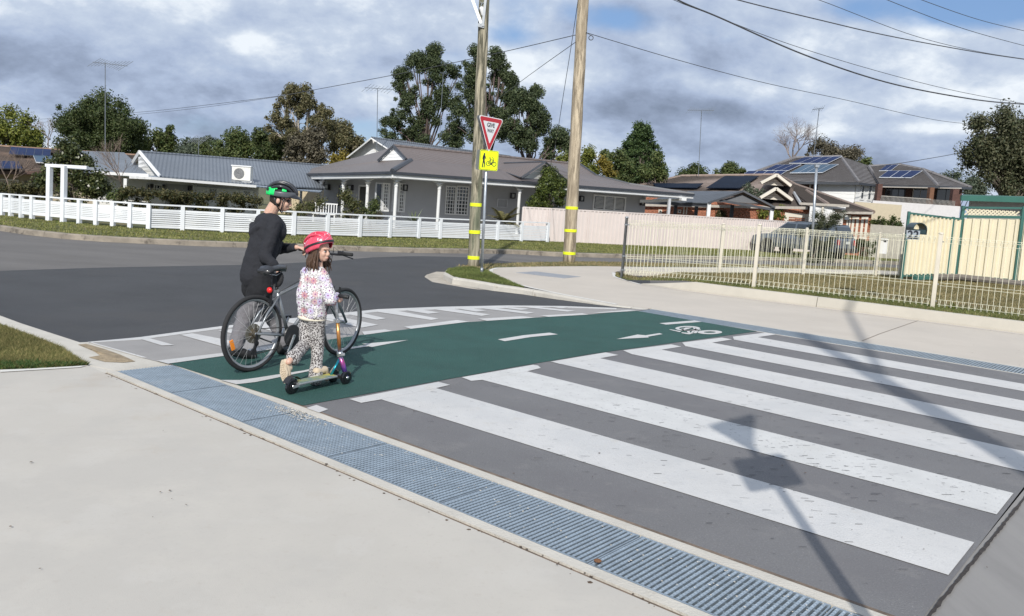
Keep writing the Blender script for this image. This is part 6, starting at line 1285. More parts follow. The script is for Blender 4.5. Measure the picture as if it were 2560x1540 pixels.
rt = dome(2530, 385, 112, 122, 34, 40, 9)+[(2428, 385, 16, 14), (2445, 303, 10, 8)]
rt_old = [(2500, 300, 34, 28), (2540, 300, 44, 32), (2460, 320, 30, 22), (2500, 340, 50, 36), (2560, 345, 50, 40), (2440, 370, 22, 18), (2430, 395, 22, 14), (2480, 390, 44, 30), (2545, 400, 50, 34), (2475, 430, 34, 24), (2530, 450, 60, 32), (2600, 380, 50, 80), (2500, 470, 56, 20), (2450, 302, 9, 7)]
tree('round_tree', 'large dense tree rising at the right edge behind the cream fence', rt, 48, 2540, foliage('leaf_olive', (.045, .062, .028), (.15, .145, .08)), 60000, .15, .5, 1.3, depth=.9)
tree('distant_tree', 'pale distant trees right of the two storey house', [(2380, 452, 22, 18), (2410, 450, 18, 20), (2440, 462, 24, 22), (2350, 450, 14, 12), (2420, 475, 40, 14)], 100, 2400, F_far, 9000, .28, .9, 1.1)
tree('distant_tree', 'small palm-topped green tuft above the two storey roof', [(2150, 405, 12, 6), (2162, 408, 8, 4)], 85, 2155, F_mid, 900, .3, .4, 1.2, limbs=False)
# bare branching trees
def bare(label, base, Y, h, spread, mt, r0=.07, depth_=6, seed=1, name='bare_tree', lean=0):
    rr = random.Random(seed); B0 = P(*base, Y); t = thing(name, label, 'tree' if h > 2.6 else 'shrub', B0, None); b = MB()
    def grow(p, d, l, r, k):
        q = p+d*l; m1 = p.lerp(q, .5)+Vector((rr.uniform(-.04, .04), rr.uniform(-.04, .04), 0))*l; b.tube([p, m1, q], [r, r*.85, r*.65], 5 if k < 2 else 3, cap=False)
        if k >= depth_: return
        for i in range(3 if k < 4 else 2):
            a = Vector((rr.gauss(0, 1), rr.gauss(0, 1), rr.gauss(0, .6))); dd_ = (d+a*spread+Vector((0, 0, .12))).normalized(); grow(q if i else q.lerp(p, .2), dd_, l*rr.uniform(.66, .9), r*.62, k+1)
    grow(B0, Vector((lean, 0, 1)).normalized(), h*.24, r0, 0); b.build('branches', mt, parent=t); return t
bare('leafless grey tree behind the two storey roof', (1978, 432), 84, 6.0, .55, mat('twig_grey', (.24, .20, .185), .9), .15, 8, 3)
bare('leafless brown shrub in front of the left house with iron roof', (303, 500), 30.5, 2.5, .40, M_twig, .035, 6, 5, 'bare_shrub')
bare('leafless many-stemmed shrub at the far left behind the fence', (25, 505), 30, 2.2, .34, M_twig, .03, 6, 8, 'bare_shrub', -.1)
bare('small leafless shrub between yellow-green and round trees', (120, 372), 56, 2.6, .45, MATS['twig_grey'], .05, 6, 11, 'bare_shrub')
# camellia in front of the left house
cl_ = [(175, 380, 30, 18), (200, 395, 34, 22), (165, 405, 26, 20), (225, 410, 18, 22), (185, 430, 40, 26), (225, 445, 22, 18), (120, 430, 12, 18), (130, 455, 16, 20), (175, 470, 50, 24), (235, 475, 28, 18), (105, 440, 8, 14), (200, 490, 46, 16), (245, 455, 12, 12)]
tc1 = tree('camellia', 'large dark camellia tree growing through the white garden arch', cl_, 29.6, 185, foliage('leaf_camellia', (.02, .036, .012), (.12, .13, .05), .35), 15000, .105, .28, 1.0, limbr=.05, aspect=.6)
v, f = leafcloud([tuple(P(x, y, 29.3)) for x, y in ((205, 388), (127, 462), (245, 470), (150, 500), (222, 465))], [.04]*5, 60, .07); npmesh('blossom', v, f, F_wht, parent=tc1)
def hedge(label, pts, h_px, m, n, ls, depth=.9, cat='hedge', name='hedge'):
    """pts: (px, py_top, py_bottom, Y)"""
    t = thing(name, label, cat, P(pts[0][0], pts[0][2], pts[0][3])); Cc = []; Rr = []
    for i in range(len(pts)-1):
        for k in range(int(abs(pts[i+1][0]-pts[i][0])/2.0)):
            u = random.random(); x = pts[i][0]*(1-u)+pts[i+1][0]*u; y0 = pts[i][1]*(1-u)+pts[i+1][1]*u; y1 = pts[i][2]*(1-u)+pts[i+1][2]*u; Y = pts[i][3]*(1-u)+pts[i+1][3]*u; d = random.random(); yy = y0+3+(y1-y0)*random.random()**1.2
            if random.random() < .35: yy = y0+random.uniform(1, 4)
            Cc.append(tuple(P(x, yy, Y+d*depth))); Rr.append(random.uniform(.10, .22))
    v, f = leafcloud(Cc, Rr, n, ls); npmesh('foliage', v, f, m, parent=t); return t
hedge('long clipped dark hedge with reddish leaves behind the white fence', [(300, 475, 545, 28.6), (370, 480, 555, 28.8), (500, 487, 560, 29.6), (560, 490, 565, 30), (652, 499, 570, 31.2)], 0, F_hedge, 26000, .085)
hedge('left part of the dark hedge behind the fence, before the tan house', [(-60, 462, 540, 30.5), (0, 464, 540, 30), (60, 466, 540, 29.6), (122, 470, 548, 29.2)], 0, F_hedge, 12000, .085)
tree('shrub', 'red-brown shrub behind the white arch', [(115, 470, 10, 20), (140, 440, 8, 20)], 30.4, 118, F_red, 1500, .09, .2, 1.5, cat='shrub', limbs=False)
tree('shrub', 'pale green shrub left of the clipped hedge', [(285, 490, 14, 14), (300, 496, 14, 10)], 28.8, 288, F_mid, 1600, .08, .2, 1.5, cat='shrub', limbs=False)
def rose(label, lobes, Y, base, n, m=None):
    t = tree('rose_bush', label, lobes, Y, base, m or F_yg, n, .085, .22, .9, cat='shrub', limbr=.018, bark=M_twig)
    return t
F_rose = foliage('leaf_rose', (.04, .06, .018), (.16, .15, .06))
rose('rose bush with thin stems left of the verandah steps', [(765, 525, 16, 12), (745, 530, 14, 12), (720, 535, 12, 12), (780, 515, 10, 12), (800, 505, 5, 10)], 31.5, 755, 2600, F_rose)
rose('climbing rose in front of the narrow verandah window', [(870, 500, 8, 10), (885, 515, 14, 14), (875, 535, 16, 12), (900, 530, 12, 14), (862, 488, 4, 6)], 32.5, 880, 3000, F_rose)
rose('leafy bush by the verandah door', [(930, 520, 8, 12), (915, 535, 12, 10), (940, 505, 4, 6), (935, 540, 10, 8)], 32.8, 925, 2000, F_mid)
tree('shrub', 'thin rose canes low before the verandah corner', [(945, 543, 14, 6)], 32.5, 945, F_brn, 900, .07, .15, 1.5, cat='shrub', limbs=False)
# strap leaf plants and palm
def fronds(name, label, base, Y, n, l, m, wd=.05, droop=.5, seed=1, pin=False, cat='plant', up=1.0):
    rr = random.Random(seed); B0 = P(*base, Y); t = thing(name, label, cat, B0)
    for i in range(n):
        a = rr.uniform(0, 6.28); e_ = rr.uniform(.35, 1.3)*up; d = Vector((math.cos(a)*math.cos(e_), math.sin(a)*math.cos(e_), math.sin(e_))); pts = []; L_ = l*rr.uniform(.7, 1.1)
        for k in range(7): u = k/6; pts.append(B0+d*L_*u+Vector((0, 0, -droop*L_*u*u*(1.2-e_/1.4))))
        b = MB()
        if pin:
            b.tube(pts, .008, 4, cap=False)
            for k in range(1, 30):
                u = k/30; j = min(5, int(u*6)); p = pts[j].lerp(pts[j+1], u*6-j); tg = (pts[j+1]-pts[j]).normalized(); sd_ = tg.cross(Vector((0, 0, 1))).normalized()
                for s_ in (-1, 1):
                    q = p+(sd_*s_*.8+tg*.6+Vector((0, 0, -.15)))*.30*(1-abs(u-.45)); w_ = tg*.014; b.add([p-w_, p+w_, q], [(0, 1, 2)])
        else:
            sd_ = d.cross(Vector((0, 0, 1))).normalized()
            vs = []; 
            for k, p in enumerate(pts): w_ = wd*math.sin(math.pi*(.15+.85*k/6))*.5+.003; vs += [p-sd_*w_, p+sd_*w_]
            b.add(vs, [(2*k, 2*k+1, 2*k+3, 2*k+2) for k in range(6)])
        b.build('frond' if pin else 'leaf', m, parent=t)
    return t
F_palm = foliage('leaf_palm', (.07, .07, .025), (.22, .19, .07)); fronds('palm', 'small yellowing palm in front of the verandah right of the sign', (1258, 556), 36, 22, 1.15, F_palm, droop=.55, seed=4, pin=True, up=.9)
fronds('agave', 'pale strap-leaved plant behind the fence before the verandah', (1035, 560), 33, 12, .75, mat('leaf_strap', (.20, .24, .13), .6, var=.2), .07, .2, 6)
hdg = tree('clipped_bush', 'rounded glossy green bush rising above the pink fence left of the tan pole', [(1375, 480, 34, 34), (1350, 475, 18, 22), (1400, 480, 16, 30), (1372, 458, 24, 12), (1375, 510, 38, 22), (1375, 440, 6, 8)], 40.4, 1375, foliage('leaf_glossy', (.02, .04, .01), (.15, .18, .045), .35), 26000, .10, .3, 1.6, cat='shrub', depth=.9)
tree('shrub', 'bronze-green shrub under the carport against the brick wall', [(1800, 528, 15, 14), (1790, 535, 18, 8)], 51, 1800, F_hedge, 3500, .13, .3, 1.4, cat='shrub', limbs=False)
tree('shrub', 'dark shrub behind the carport posts, left', [(1700, 530, 10, 8), (1765, 528, 8, 10)], 52, 1740, F_hedge, 1500, .12, .3, 1.4, cat='shrub', limbs=False)
tree('shrub', 'leafy citrus-green shrub at the right end of the carport', [(1925, 530, 14, 18), (1945, 535, 14, 16), (1905, 535, 12, 12), (1950, 548, 10, 6)], 50.6, 1925, F_yg, 5500, .12, .3, 1.2, cat='shrub', limbs=False)
tree('small_tree', 'thin grey-green sapling rising before the brick house roof', [(1885, 478, 14, 10), (1875, 490, 16, 12), (1870, 472, 8, 10), (1895, 490, 10, 12)], 53, 1880, F_far, 2200, .12, .28, .8, limbr=.03)
tree('shrub', 'feathery dark green shrub growing around the lamp post by the car', [(2045, 568, 24, 18), (2030, 590, 34, 16), (2060, 600, 28, 20), (2040, 625, 28, 20), (2050, 548, 14, 12), (2085, 545, 12, 8), (2075, 560, 16, 10), (2035, 650, 20, 10), (2065, 640, 18, 14)], 38.4, 2045, foliage('leaf_feather', (.03, .045, .022), (.11, .115, .06)), 13000, .085, .22, 1.0, cat='shrub', limbr=.03, aspect=.3)
tree('shrub', 'wispy pale twigs with white flowers above the dark shrub', [(2095, 538, 14, 6), (2105, 528, 10, 4), (2055, 528, 8, 10)], 38.6, 2080, F_far, 700, .06, .2, .8, cat='shrub', limbs=False, aspect=.3)
hedge('low dark hedge at the foot of the brick house right of the car', [(2136, 604, 632, 44), (2190, 606, 634, 43.5)], 0, F_dark, 3500, .10)
hedge('green creeper along the top of the grey paling fence', [(2178, 552, 566, 47.6), (2256, 556, 568, 47.6)], 0, F_mid, 2500, .11, depth=.3)
tree('rose_bush', 'rose with white blooms above the grey paling fence', [(2202, 545, 6, 12), (2240, 548, 8, 8)], 47.4, 2205, F_mid, 500, .10, .2, 1.2, cat='shrub', limbr=.015)
tree('weed_tuft', 'bright green weed tuft at the wire fence post foot', [(2372, 768, 11, 7)], 15.75, 2372, F_yg, 700, .035, .06, 1.4, cat='plant', limbs=False, base=Vector((P(2372, 776, 15.75).x, 15.75, .2)))
# garden chairs on the verandah
M_ch = M_trim; ch = thing('garden_bench', 'white slatted garden bench on the left verandah', 'bench', P(812, 540, 39))
c = P(812, 535, 39); b = MB(); b.box(c, (1.1, .45, .05)); b.build('seat', M_ch, parent=ch)
for i in range(9): b = MB(); b.box(c+Vector((-.5+i*.125, .22, .25)), (.04, .03, .45)); b.build('back_slat', M_ch, parent=ch)
b = MB(); b.box(c+Vector((0, .22, .49)), (1.1, .04, .06)); b.build('top_rail', M_ch, parent=ch)
for s_ in (-1, 1): b = MB(); b.box(c+Vector((s_*.5, 0, -.2)), (.06, .4, .42)); b.build('leg', M_ch, parent=ch)

# ------------------------------------------------------------------ parked car
M_car = mat('car_grey', (.15, .175, .205), .28, .55, var=.05, scale=2, coat=.6); M_tyre = mat('tyre', (.02, .02, .021), .85, var=.2, scale=8); M_rim = mat('alloy', (.45, .44, .42), .35, .7); M_cg = mat('car_glass', (.03, .04, .05), .06, spec=.9); M_blkp = mat('black_plastic', (.02, .02, .022), .5); M_tl = mat('tail_lamp', (.45, .02, .02), .2)
rearc = P(2111, 646, 40.6); frontc = P(1905, 622, 44.3); rearc.z = frontc.z = -.06; hd_ = (frontc-rearc); hd_.z = 0; Lc = 5.0; hd_.normalize(); sd2 = Vector((hd_.y, -hd_.x, 0))  # right of heading
car = thing('parked_car', 'grey four wheel drive wagon parked across the street behind the wire fence', 'car', rearc)
W2 = .93
def cp_(u, w_, z): return rearc+hd_*u+sd2*w_+Vector((0, 0, z))
secs = [(0.0, .42, 1.0, .86, 1.10, .86), (.12, .36, 1.12, .9, 1.12, .88)]
prof = [(-.02, .45, .98), (.0, .40, 1.08), (.9, .40, 1.10), (3.3, .40, 1.12), (4.4, .42, 1.02), (4.85, .45, .90), (4.98, .5, .75)]
b = MB(); vs = []; fs = []
for u, z0, z1 in prof:
    k = .92 if u > 4.6 or u < 0 else 1.0; k2 = .80 if u > 4.9 else k
    for w_, z in ((-W2*k2*.96, z0), (-W2*k2, z0+.22), (-W2*k2, z1-.22), (-W2*k2*.93, z1), (0, z1+.03), (W2*k2*.93, z1), (W2*k2, z1-.22), (W2*k2, z0+.22), (W2*k2*.96, z0)): vs.append(cp_(u, w_, z))
m_ = 9
for i in range(len(prof)-1):
    for j in range(m_-1): fs.append((i*m_+j, i*m_+j+1, (i+1)*m_+j+1, (i+1)*m_+j))
fs += [tuple(range(m_)), tuple((len(prof)-1)*m_+j for j in range(m_))[::-1]]
b.add(vs, fs); body = b.build('body', M_car, parent=car, smooth=False, bevel=.04)
cab = [(.06, 1.08, .30, 1.74), (1.2, 1.1, 1.2, 1.80), (2.4, 1.1, 2.4, 1.79), (3.75, 1.1, 2.95, 1.72)]
b = MB(); vs = []; fs = []
for u0, z0, u1, z1 in cab:
    for w_, (u, z) in ((-.90, (u0, z0)), (-.73, (u1, z1-.08)), (-.60, (u1, z1)), (.60, (u1, z1)), (.73, (u1, z1-.08)), (.90, (u0, z0))): vs.append(cp_(u, w_, z))
for i in range(3):
    for j in range(5): fs.append((i*6+j, i*6+j+1, (i+1)*6+j+1, (i+1)*6+j))
fs += [tuple(range(6)), tuple(18+j for j in range(6))[::-1]]
b.add(vs, fs); b.build('cabin', M_car, parent=car, bevel=.03)
def glass(name, pts): b = MB(); b.prism([cp_(*p) for p in pts], sd2*-.01 if pts[0][1] < 0 else hd_*-.01); return b.build(name, M_cg, parent=car)
for u0, u1, t0, t1 in ((.55, 1.22, .62, 1.22), (1.32, 2.28, 1.32, 2.28), (2.40, 3.45, 2.40, 2.92)):
    for sg1 in (-1, 1):
        b = MB(); q = [cp_(u0, sg1*.895, 1.17), cp_(u1, sg1*.895, 1.17), cp_(t1, sg1*.755, 1.66), cp_(t0, sg1*.755, 1.66)]; b.prism(q, sd2*sg1*.012); b.build('side_window', M_cg, parent=car)
b = MB(); b.prism([cp_(.045, -.74, 1.16), cp_(.045, .74, 1.16), cp_(.255, .58, 1.66), cp_(.255, -.58, 1.66)], hd_*-.02); b.build('rear_window', M_cg, parent=car)
b = MB(); b.prism([cp_(3.70, -.76, 1.14), cp_(3.70, .76, 1.14), cp_(3.02, .6, 1.68), cp_(3.02, -.6, 1.68)], hd_*.02); b.build('windscreen', M_cg, parent=car)
for sg1 in (-1, 1):
    b = MB(); b.prism([cp_(-.045, sg1*.66, .78), cp_(-.045, sg1*.84, .78), cp_(-.02, sg1*.84, 1.04), cp_(-.02, sg1*.66, 1.04)], hd_*-.02); b.build('tail_light', M_tl, parent=car)
    b = MB(); b.tube([cp_(.7, sg1*.62, 1.83), cp_(3.0, sg1*.62, 1.80)], .018, 6); b.build('roof_rail', M_blkp, parent=car)
    for u in (.92, 3.85):
        c = cp_(u, sg1*.80, .36); b = MB(); b.lathe([(.24, -.11), (.34, -.11), (.37, -.07), (.37, .07), (.34, .11), (.24, .11)], c, 22, axis=sd2); w0 = b.build('wheel', M_tyre, parent=car, smooth=False)
        b = MB(); o_ = sd2*sg1*.085; b.lathe([(.05, 0), (.05, .03)], c+o_, 8, axis=sd2*sg1)
        for k in range(5): a = k*2*math.pi/5; dv = hd_*math.cos(a)+Vector((0, 0, math.sin(a))); b.bar(c+o_+dv*.03, c+o_+dv*.235, .045, .03, up=sd2)
        b.lathe([(.215, 0), (.24, 0), (.24, .02), (.215, .02)], c+o_, 18, axis=sd2*sg1); b.build('rim', M_rim, parent=w0)
        b = MB(); b.lathe([(.40, 0), (.42, .012)], cp_(u, sg1*.925, .40), 20, axis=sd2*sg1); b.build('wheel_arch', M_blkp, parent=car)
b = MB(); b.box(cp_(-.08, 0, .52), (.16, 1.8, .22), math.atan2(hd_.y, hd_.x)); b.build('rear_bumper', M_blkp, parent=car, bevel=.04)
for u in (.95, 2.5): b = MB(); b.bar(cp_(u, -.72, 1.90), cp_(u, .72, 1.90), .05, .03); b.build('roof_bar', M_blkp, parent=car)
b = MB(); b.box(cp_(-.06, .05, .90), (.02, .37, .13), math.atan2(hd_.y, hd_.x)); b.build('number_plate', mat('plate_pale', (.6, .62, .58), .5), parent=car)
b = MB(); b.box(cp_(3.1, -1.03, 1.18), (.12, .2, .15), math.atan2(hd_.y, hd_.x)); b.build('wing_mirror', M_car, parent=car, bevel=.02)
# ------------------------------------------------------------------ bicycle
M_frame = mat('bike_grey', (.24, .255, .27), .35, .5, var=.05, scale=4, coat=.3); M_bb = mat('bike_black', (.018, .018, .02), .4); M_chr = mat('chrome', (.55, .56, .57), .22, .9, var=.05); M_org = mat('reflector_orange', (.85, .26, .02), .3); M_redl = mat('reflector_red', (.75, .02, .02), .3); M_tan = mat('worn_cassette', (.20, .17, .12), .5, .6, var=.3, scale=40)
RC_ = G(627, 929); FC_ = G(860, 886); hb = (FC_-RC_); hb.z = 0; hb.normalize(); WBs = 1.17; rb = Vector((hb.y, -hb.x, 0)); RW = .345
bike = thing('bicycle', 'grey hybrid bicycle with black tyres wheeled by the man across the green lane', 'bicycle', RC_+hb*.55)
def bk_(u, z, w_=0.0): return RC_+hb*u+rb*w_+Vector((0, 0, z))
def bt(name, pts, r, m=None, parent=bike, n=10, sm=True, **k): b = MB(); b.tube(pts, r, n); return b.build(name, m or M_frame, parent=parent, smooth=sm, **k)
RA = bk_(0, RW); FA = bk_(WBs, RW)
# front wheel steering direction
sa = R(7); hf = Vector((hb.x*math.cos(sa)-hb.y*math.sin(sa), hb.x*math.sin(sa)+hb.y*math.cos(sa), 0)); rf = Vector((hf.y, -hf.x, 0))
def wheel(A, fw, rt, name, rear=False):
    Z = Vector((0, 0, 1))
    def ring_(r, t0, t1, n=48): return [A+(fw*math.cos(2*math.pi*i/n)+Z*math.sin(2*math.pi*i/n))*r for i in range(n)]
    b = MB(); b.tube(ring_(RW-.019, 0, 1), .0195, 8, closed=True); w_ = b.build(name, M_tyre, parent=bike, smooth=True)
    b = MB(); n = 48
    vs = []; fs = []
    for i in range(n):
        d = fw*math.cos(2*math.pi*i/n)+Z*math.sin(2*math.pi*i/n)
        for r, o in ((RW-.038, .012), (RW-.052, .011), (RW-.058, 0), (RW-.052, -.011), (RW-.038, -.012)): vs.append(A+d*r+rt*o)
    for i in range(n):
        for j in range(4): fs.append((i*5+j, i*5+j+1, ((i+1) % n)*5+j+1, ((i+1) % n)*5+j))
    b.add(vs, fs); b.build('rim', mat('rim_grey', (.34, .35, .36), .35, .6), parent=w_, smooth=True)
    b = MB()
    for i in range(28):
        a = 2*math.pi*i/28; s_ = 1 if i % 2 else -1; a2 = a+(.42 if (i//2) % 2 else -.42)
        b.tube([A+(fw*math.cos(a2)+Z*math.sin(a2))*.022+rt*s_*.03, A+(fw*math.cos(a)+Z*math.sin(a))*(RW-.056)], .0013, 3, cap=False)
    b.build('spokes', mat('spoke_grey', (.42, .42, .42), .55, 0), parent=w_, kind='stuff')
    b = MB(); b.lathe([(.012, -.05), (.02, -.035), (.016, -.02), (.016, .02), (.02, .035), (.012, .05)], A, 12, axis=rt); b.build('hub', M_chr, parent=w_, smooth=True)
    b = MB(); a = 2*math.pi*(200 if rear else 300)/360; c = A+(fw*math.cos(a)+Z*math.sin(a))*(.235); dirv = (fw*math.cos(a)+Z*math.sin(a)); tv = Vector((0, 0, 1)).cross(rt)
    tn = (fw*-math.sin(a)+Z*math.cos(a)); b.bar(c-tn*.045, c+tn*.045, .034, .012, up=rt)
    if rear: b.build('spoke_reflector', M_org, parent=w_)
    return w_
w1 = wheel(RA, hb, rb, 'rear_wheel', True); w2 = wheel(FA, hf, rf, 'front_wheel')
BB = bk_(.435, .285); ST_ = bk_(.275, .70); SP = bk_(.235, .86); HT = bk_(.86, .88); HB = bk_(.905, .745)
bt('seat_tube', [BB, ST_], .0165); bt('top_tube', [ST_-(ST_-BB).normalized()*.03, HT-Vector((0, 0, .03))], .0155); bt('down_tube', [BB, HB+Vector((0, 0, .02))], .019); bt('head_tube', [HT+Vector((0, 0, .01)), HB-Vector((0, 0, .02))], .021)
for s_ in (-1, 1):
    bt('seat_stay', [ST_-(ST_-BB).normalized()*.04+rb*s_*.012, bk_(.12, .52, s_*.05), RA+rb*s_*.062], [.011, .010, .009]); bt('chain_stay', [BB+rb*s_*.03+Vector((0, 0, .0)), RA+rb*s_*.062+Vector((0, 0, .005))], [.014, .010])
    bt('fork_blade', [HB+rf*s_*.045-Vector((0, 0, .03)), HB.lerp(FA, .35)+rf*s_*.055+hf*.0, FA+rf*s_*.055], [.019, .018, .011])
bt('fork_crown', [HB+rf*.06-Vector((0, 0, .03)), HB-rf*.06-Vector((0, 0, .03))], .02)
bt('seat_post', [ST_, SP+Vector((0, 0, .0))], .0135, M_bb); b = MB(); b.lathe([(.021, -.014), (.021, .014)], ST_+(ST_-BB).normalized()*.012, 12, axis=ST_-BB); b.build('seat_clamp', M_chr, parent=bike)
# saddle
sc_ = SP+Vector((0, 0, .05)); b = MB(); n = 14; vs = []; fs = []
for i in range(n+1):
    f = i/n; u = -.14+.27*f; hwd = .078*(1-f)**.75*(1 if f > .08 else .8)+.016+.004; zc = .012*math.sin(f*3)-(0.02 if f < .1 else 0)
    for k in range(10): a = 2*math.pi*k/10; vs.append(sc_+hb*u+rb*hwd*math.cos(a)+Vector((0, 0, zc+.030*math.sin(a)*(1.0 if math.sin(a) > 0 else 1.1))))
for i in range(n):
    for k in range(10): fs.append((i*10+k, i*10+(k+1) % 10, (i+1)*10+(k+1) % 10, (i+1)*10+k))
fs += [tuple(range(10))[::-1], tuple(n*10+k for k in range(10))]; b.add(vs, fs); sad = b.build('saddle', mat('saddle_black', (.022, .022, .024), .32, coat=.3), parent=bike, smooth=True)
for s_ in (-1, 1): bt('saddle_rail', [sc_+hb*-.10+rb*s_*.022-Vector((0, 0, .04)), sc_+rb*s_*.022-Vector((0, 0, .055)), sc_+hb*.09+rb*s_*.01-Vector((0, 0, .02))], .0045, M_chr, parent=sad)
b = MB()
for k in range(9): b.lathe([(.024, -.004), (.026, 0), (.024, .004)], SP-Vector((0, 0, .10-.011*k)), 10)
b.build('post_spring', M_bb, parent=bike, kind='stuff')
b = MB(); b.lathe([(.024, 0), (.028, .006), (.026, .020), (.01, .028)], SP-Vector((0, 0, .14))-hb*.045, 14, axis=-hb); b.build('tail_light', M_redl, parent=bike, smooth=True)
# saddle bag
b = MB(); b.ell(SP+hb*.05-Vector((0, 0, .05)), (.035, .05, .075), 12, 8, M=Matrix.Rotation(math.atan2(hb.y, hb.x), 3, 'Z') @ Matrix.Rotation(.3, 3, 'Y')); b.build('saddle_bag', mat('bag_black', (.02, .02, .022), .85, bump=.5), parent=bike, smooth=True)
# drivetrain
b = MB()
for r, o in ((.052, .02), (.047, .026), (.041, .032), (.035, .038), (.028, .044)): b.lathe([(r, -.0015), (r, .0015)], RA+rb*o, 26, axis=rb)
b.build('cassette', M_tan, parent=bike)
b = MB(); b.lathe([(.088, -.003), (.088, .003)], RA+rb*.012, 26, axis=rb); b.build('spoke_guard', mat('spoke_guard', (.16, .15, .12), .3, .4), parent=bike)
b = MB(); 
for k, (r, o) in enumerate(((.085, .045), (.075, .038))): b.lathe([(r, -.002), (r, .002)], BB+rb*o, 32, axis=rb)
b.build('chainring', M_bb, parent=bike)
b = MB(); b.lathe([(.105, -.003), (.10, .004), (.085, .004)], BB+rb*.056, 32, axis=rb); b.build('chain_guard', M_bb, parent=bike)
ca_ = Vector((0, 0, -1))*.88+hb*-.47; c0, c1 = BB+rb*.075, BB+rb*.085+ca_*.172; b = MB(); b.bar(c0, c1, .026, .014, up=rb); b.lathe([(.016, -.008), (.016, .008)], c0, 12, axis=rb); b.build('crank', M_chr, parent=bike, bevel=.003)
b = MB(); b.box(c1+rb*.055, (.09, .10, .026), math.atan2(hb.y, hb.x)); pdl = b.build('pedal', M_bb, parent=bike, bevel=.004)
c2, c3 = BB-rb*.075, BB-rb*.085-ca_*.172; b = MB(); b.bar(c2, c3, .026, .014, up=rb); b.build('crank', M_chr, parent=bike, bevel=.003); b = MB(); b.box(c3-rb*.055, (.09, .10, .026), math.atan2(hb.y, hb.x)); b.build('pedal', M_bb, parent=bike, bevel=.004)
dj = RA+rb*.045+Vector((0, 0, -.085))+hb*.01; dk = RA+rb*.045+Vector((0, 0, -.155))-hb*.02
b = MB(); b.lathe([(.024, -.006), (.024, .006)], dj, 12, axis=rb); b.lathe([(.030, -.007), (.030, .007)], dk, 14, axis=rb); b.bar(dj, dk, .03, .012, up=rb); b.bar(RA+rb*.055, dj, .02, .014, up=rb); b.build('derailleur', M_bb, parent=bike)
b = MB(); ch = [RA+rb*.04+Vector((0, 0, .045)), BB+rb*.042+Vector((0, 0, .082)), BB+rb*.042+Vector((0, 0, .082))+hb*.05, BB+rb*.042+hb*.085, BB+rb*.042+Vector((0, 0, -.085)), dk+Vector((0, 0, -.028)), dk-hb*.028, dj+hb*.02, RA+rb*.04-hb*.04]; b.tube(ch, .0045, 5, closed=True); b.build('chain', mat('chain_dark', (.06, .055, .05), .5, .6), parent=bike)
bt('kickstand', [RA+rb*-.06+hb*.1-Vector((0, 0, .05)), bk_(.30, .22, -.07)], .007, M_bb)
# handlebar
HS = HT+Vector((0, 0, .13))-hf*.02; bt('stem', [HT+Vector((0, 0, .01)), HS, HS+hf*.07+Vector((0, 0, .03))], [.018, .016, .016], M_bb); HC = HS+hf*.07+Vector((0, 0, .03))
BL = HC-rf*.31-hf*.03+Vector((0, 0, .015)); BR = HC+rf*.31-hf*.03+Vector((0, 0, .015)); bt('handlebar', [BL, HC-rf*.12, HC, HC+rf*.12, BR], .0125, M_bb)
for s_, E_ in ((-1, BL), (1, BR)):
    g = bt('grip', [E_, E_.lerp(HC-rf*(-s_)*.12, .55) if False else E_-rf*s_*.12+hf*.01], .0175, mat('grip_rubber', (.02, .02, .02), .8)); q = E_-rf*s_*.14; bt('brake_lever', [q+hf*.02, q+hf*.055-Vector((0, 0, .02)), q+rf*s_*.11+hf*.065-Vector((0, 0, .045))], .006, M_bb, parent=g); b = MB(); b.box(q+hf*.012+Vector((0, 0, .008)), (.05, .04, .035), math.atan2(rf.y, rf.x)); b.build('shifter', M_bb, parent=g, bevel=.006)
bt('brake_cable', [BR-rf*.15+hf*.04, HC+hf*.11+Vector((0, 0, .06)), HB+hf*.04+Vector((0, 0, .06)), HB+hf*.05-Vector((0, 0, .05))], .003, M_bb, n=5)
bt('brake_cable', [BL+rf*.15+hf*.04, HC+hf*.12+Vector((0, 0, .02)), HT+rb*.03-hb*.05, bk_(.55, .80, .02), ST_+rb*.02], .003, M_bb, n=5)
for A_, fw, rt, q in ((RA, hb, rb, bk_(.165, .625)), (FA, hf, rf, FA+Vector((0, 0, .315))+(HB-FA).normalized()*.0-hf*.12)):
    for s_ in (-1, 1): b = MB(); b.bar(q+rt*s_*.035-Vector((0, 0, .045)), q+rt*s_*.04+Vector((0, 0, .05)), .018, .014); b.bar(q+rt*s_*.035-fw*.03, q+rt*s_*.03+fw*.03, .012, .014); b.build('brake_arm', M_bb, parent=bike)

# ------------------------------------------------------------------ scooter
def grad(name, stops, metal=.75, rough=.3):
    m = bpy.data.materials.new(name); m.use_nodes = True; nd = m.node_tree.nodes; lk = m.node_tree.links; b = nd['Principled BSDF']; b.inputs['Metallic'].default_value = metal; b.inputs['Roughness'].default_value = rough
    g = nd.new('ShaderNodeNewGeometry'); s_ = nd.new('ShaderNodeSeparateXYZ'); lk.new(g.outputs['Position'], s_.inputs[0]); n = nd.new('ShaderNodeTexNoise'); n.inputs['Scale'].default_value = 6; ad = nd.new('ShaderNodeMath'); ad.operation = 'MULTIPLY_ADD'; lk.new(n.outputs[0], ad.inputs[0]); ad.inputs[1].default_value = .12; lk.new(s_.outputs[2], ad.inputs[2])
    r = nd.new('ShaderNodeValToRGB'); lk.new(ad.outputs[0], r.inputs[0]); e = r.color_ramp.elements; e[0].position, e[0].color = stops[0][0], (*stops[0][1], 1); e[1].position, e[1].color = stops[-1][0], (*stops[-1][1], 1)
    for p, c in stops[1:-1]: q = e.new(p); q.color = (*c, 1)
    lk.new(r.outputs[0], b.inputs['Base Color']); return m
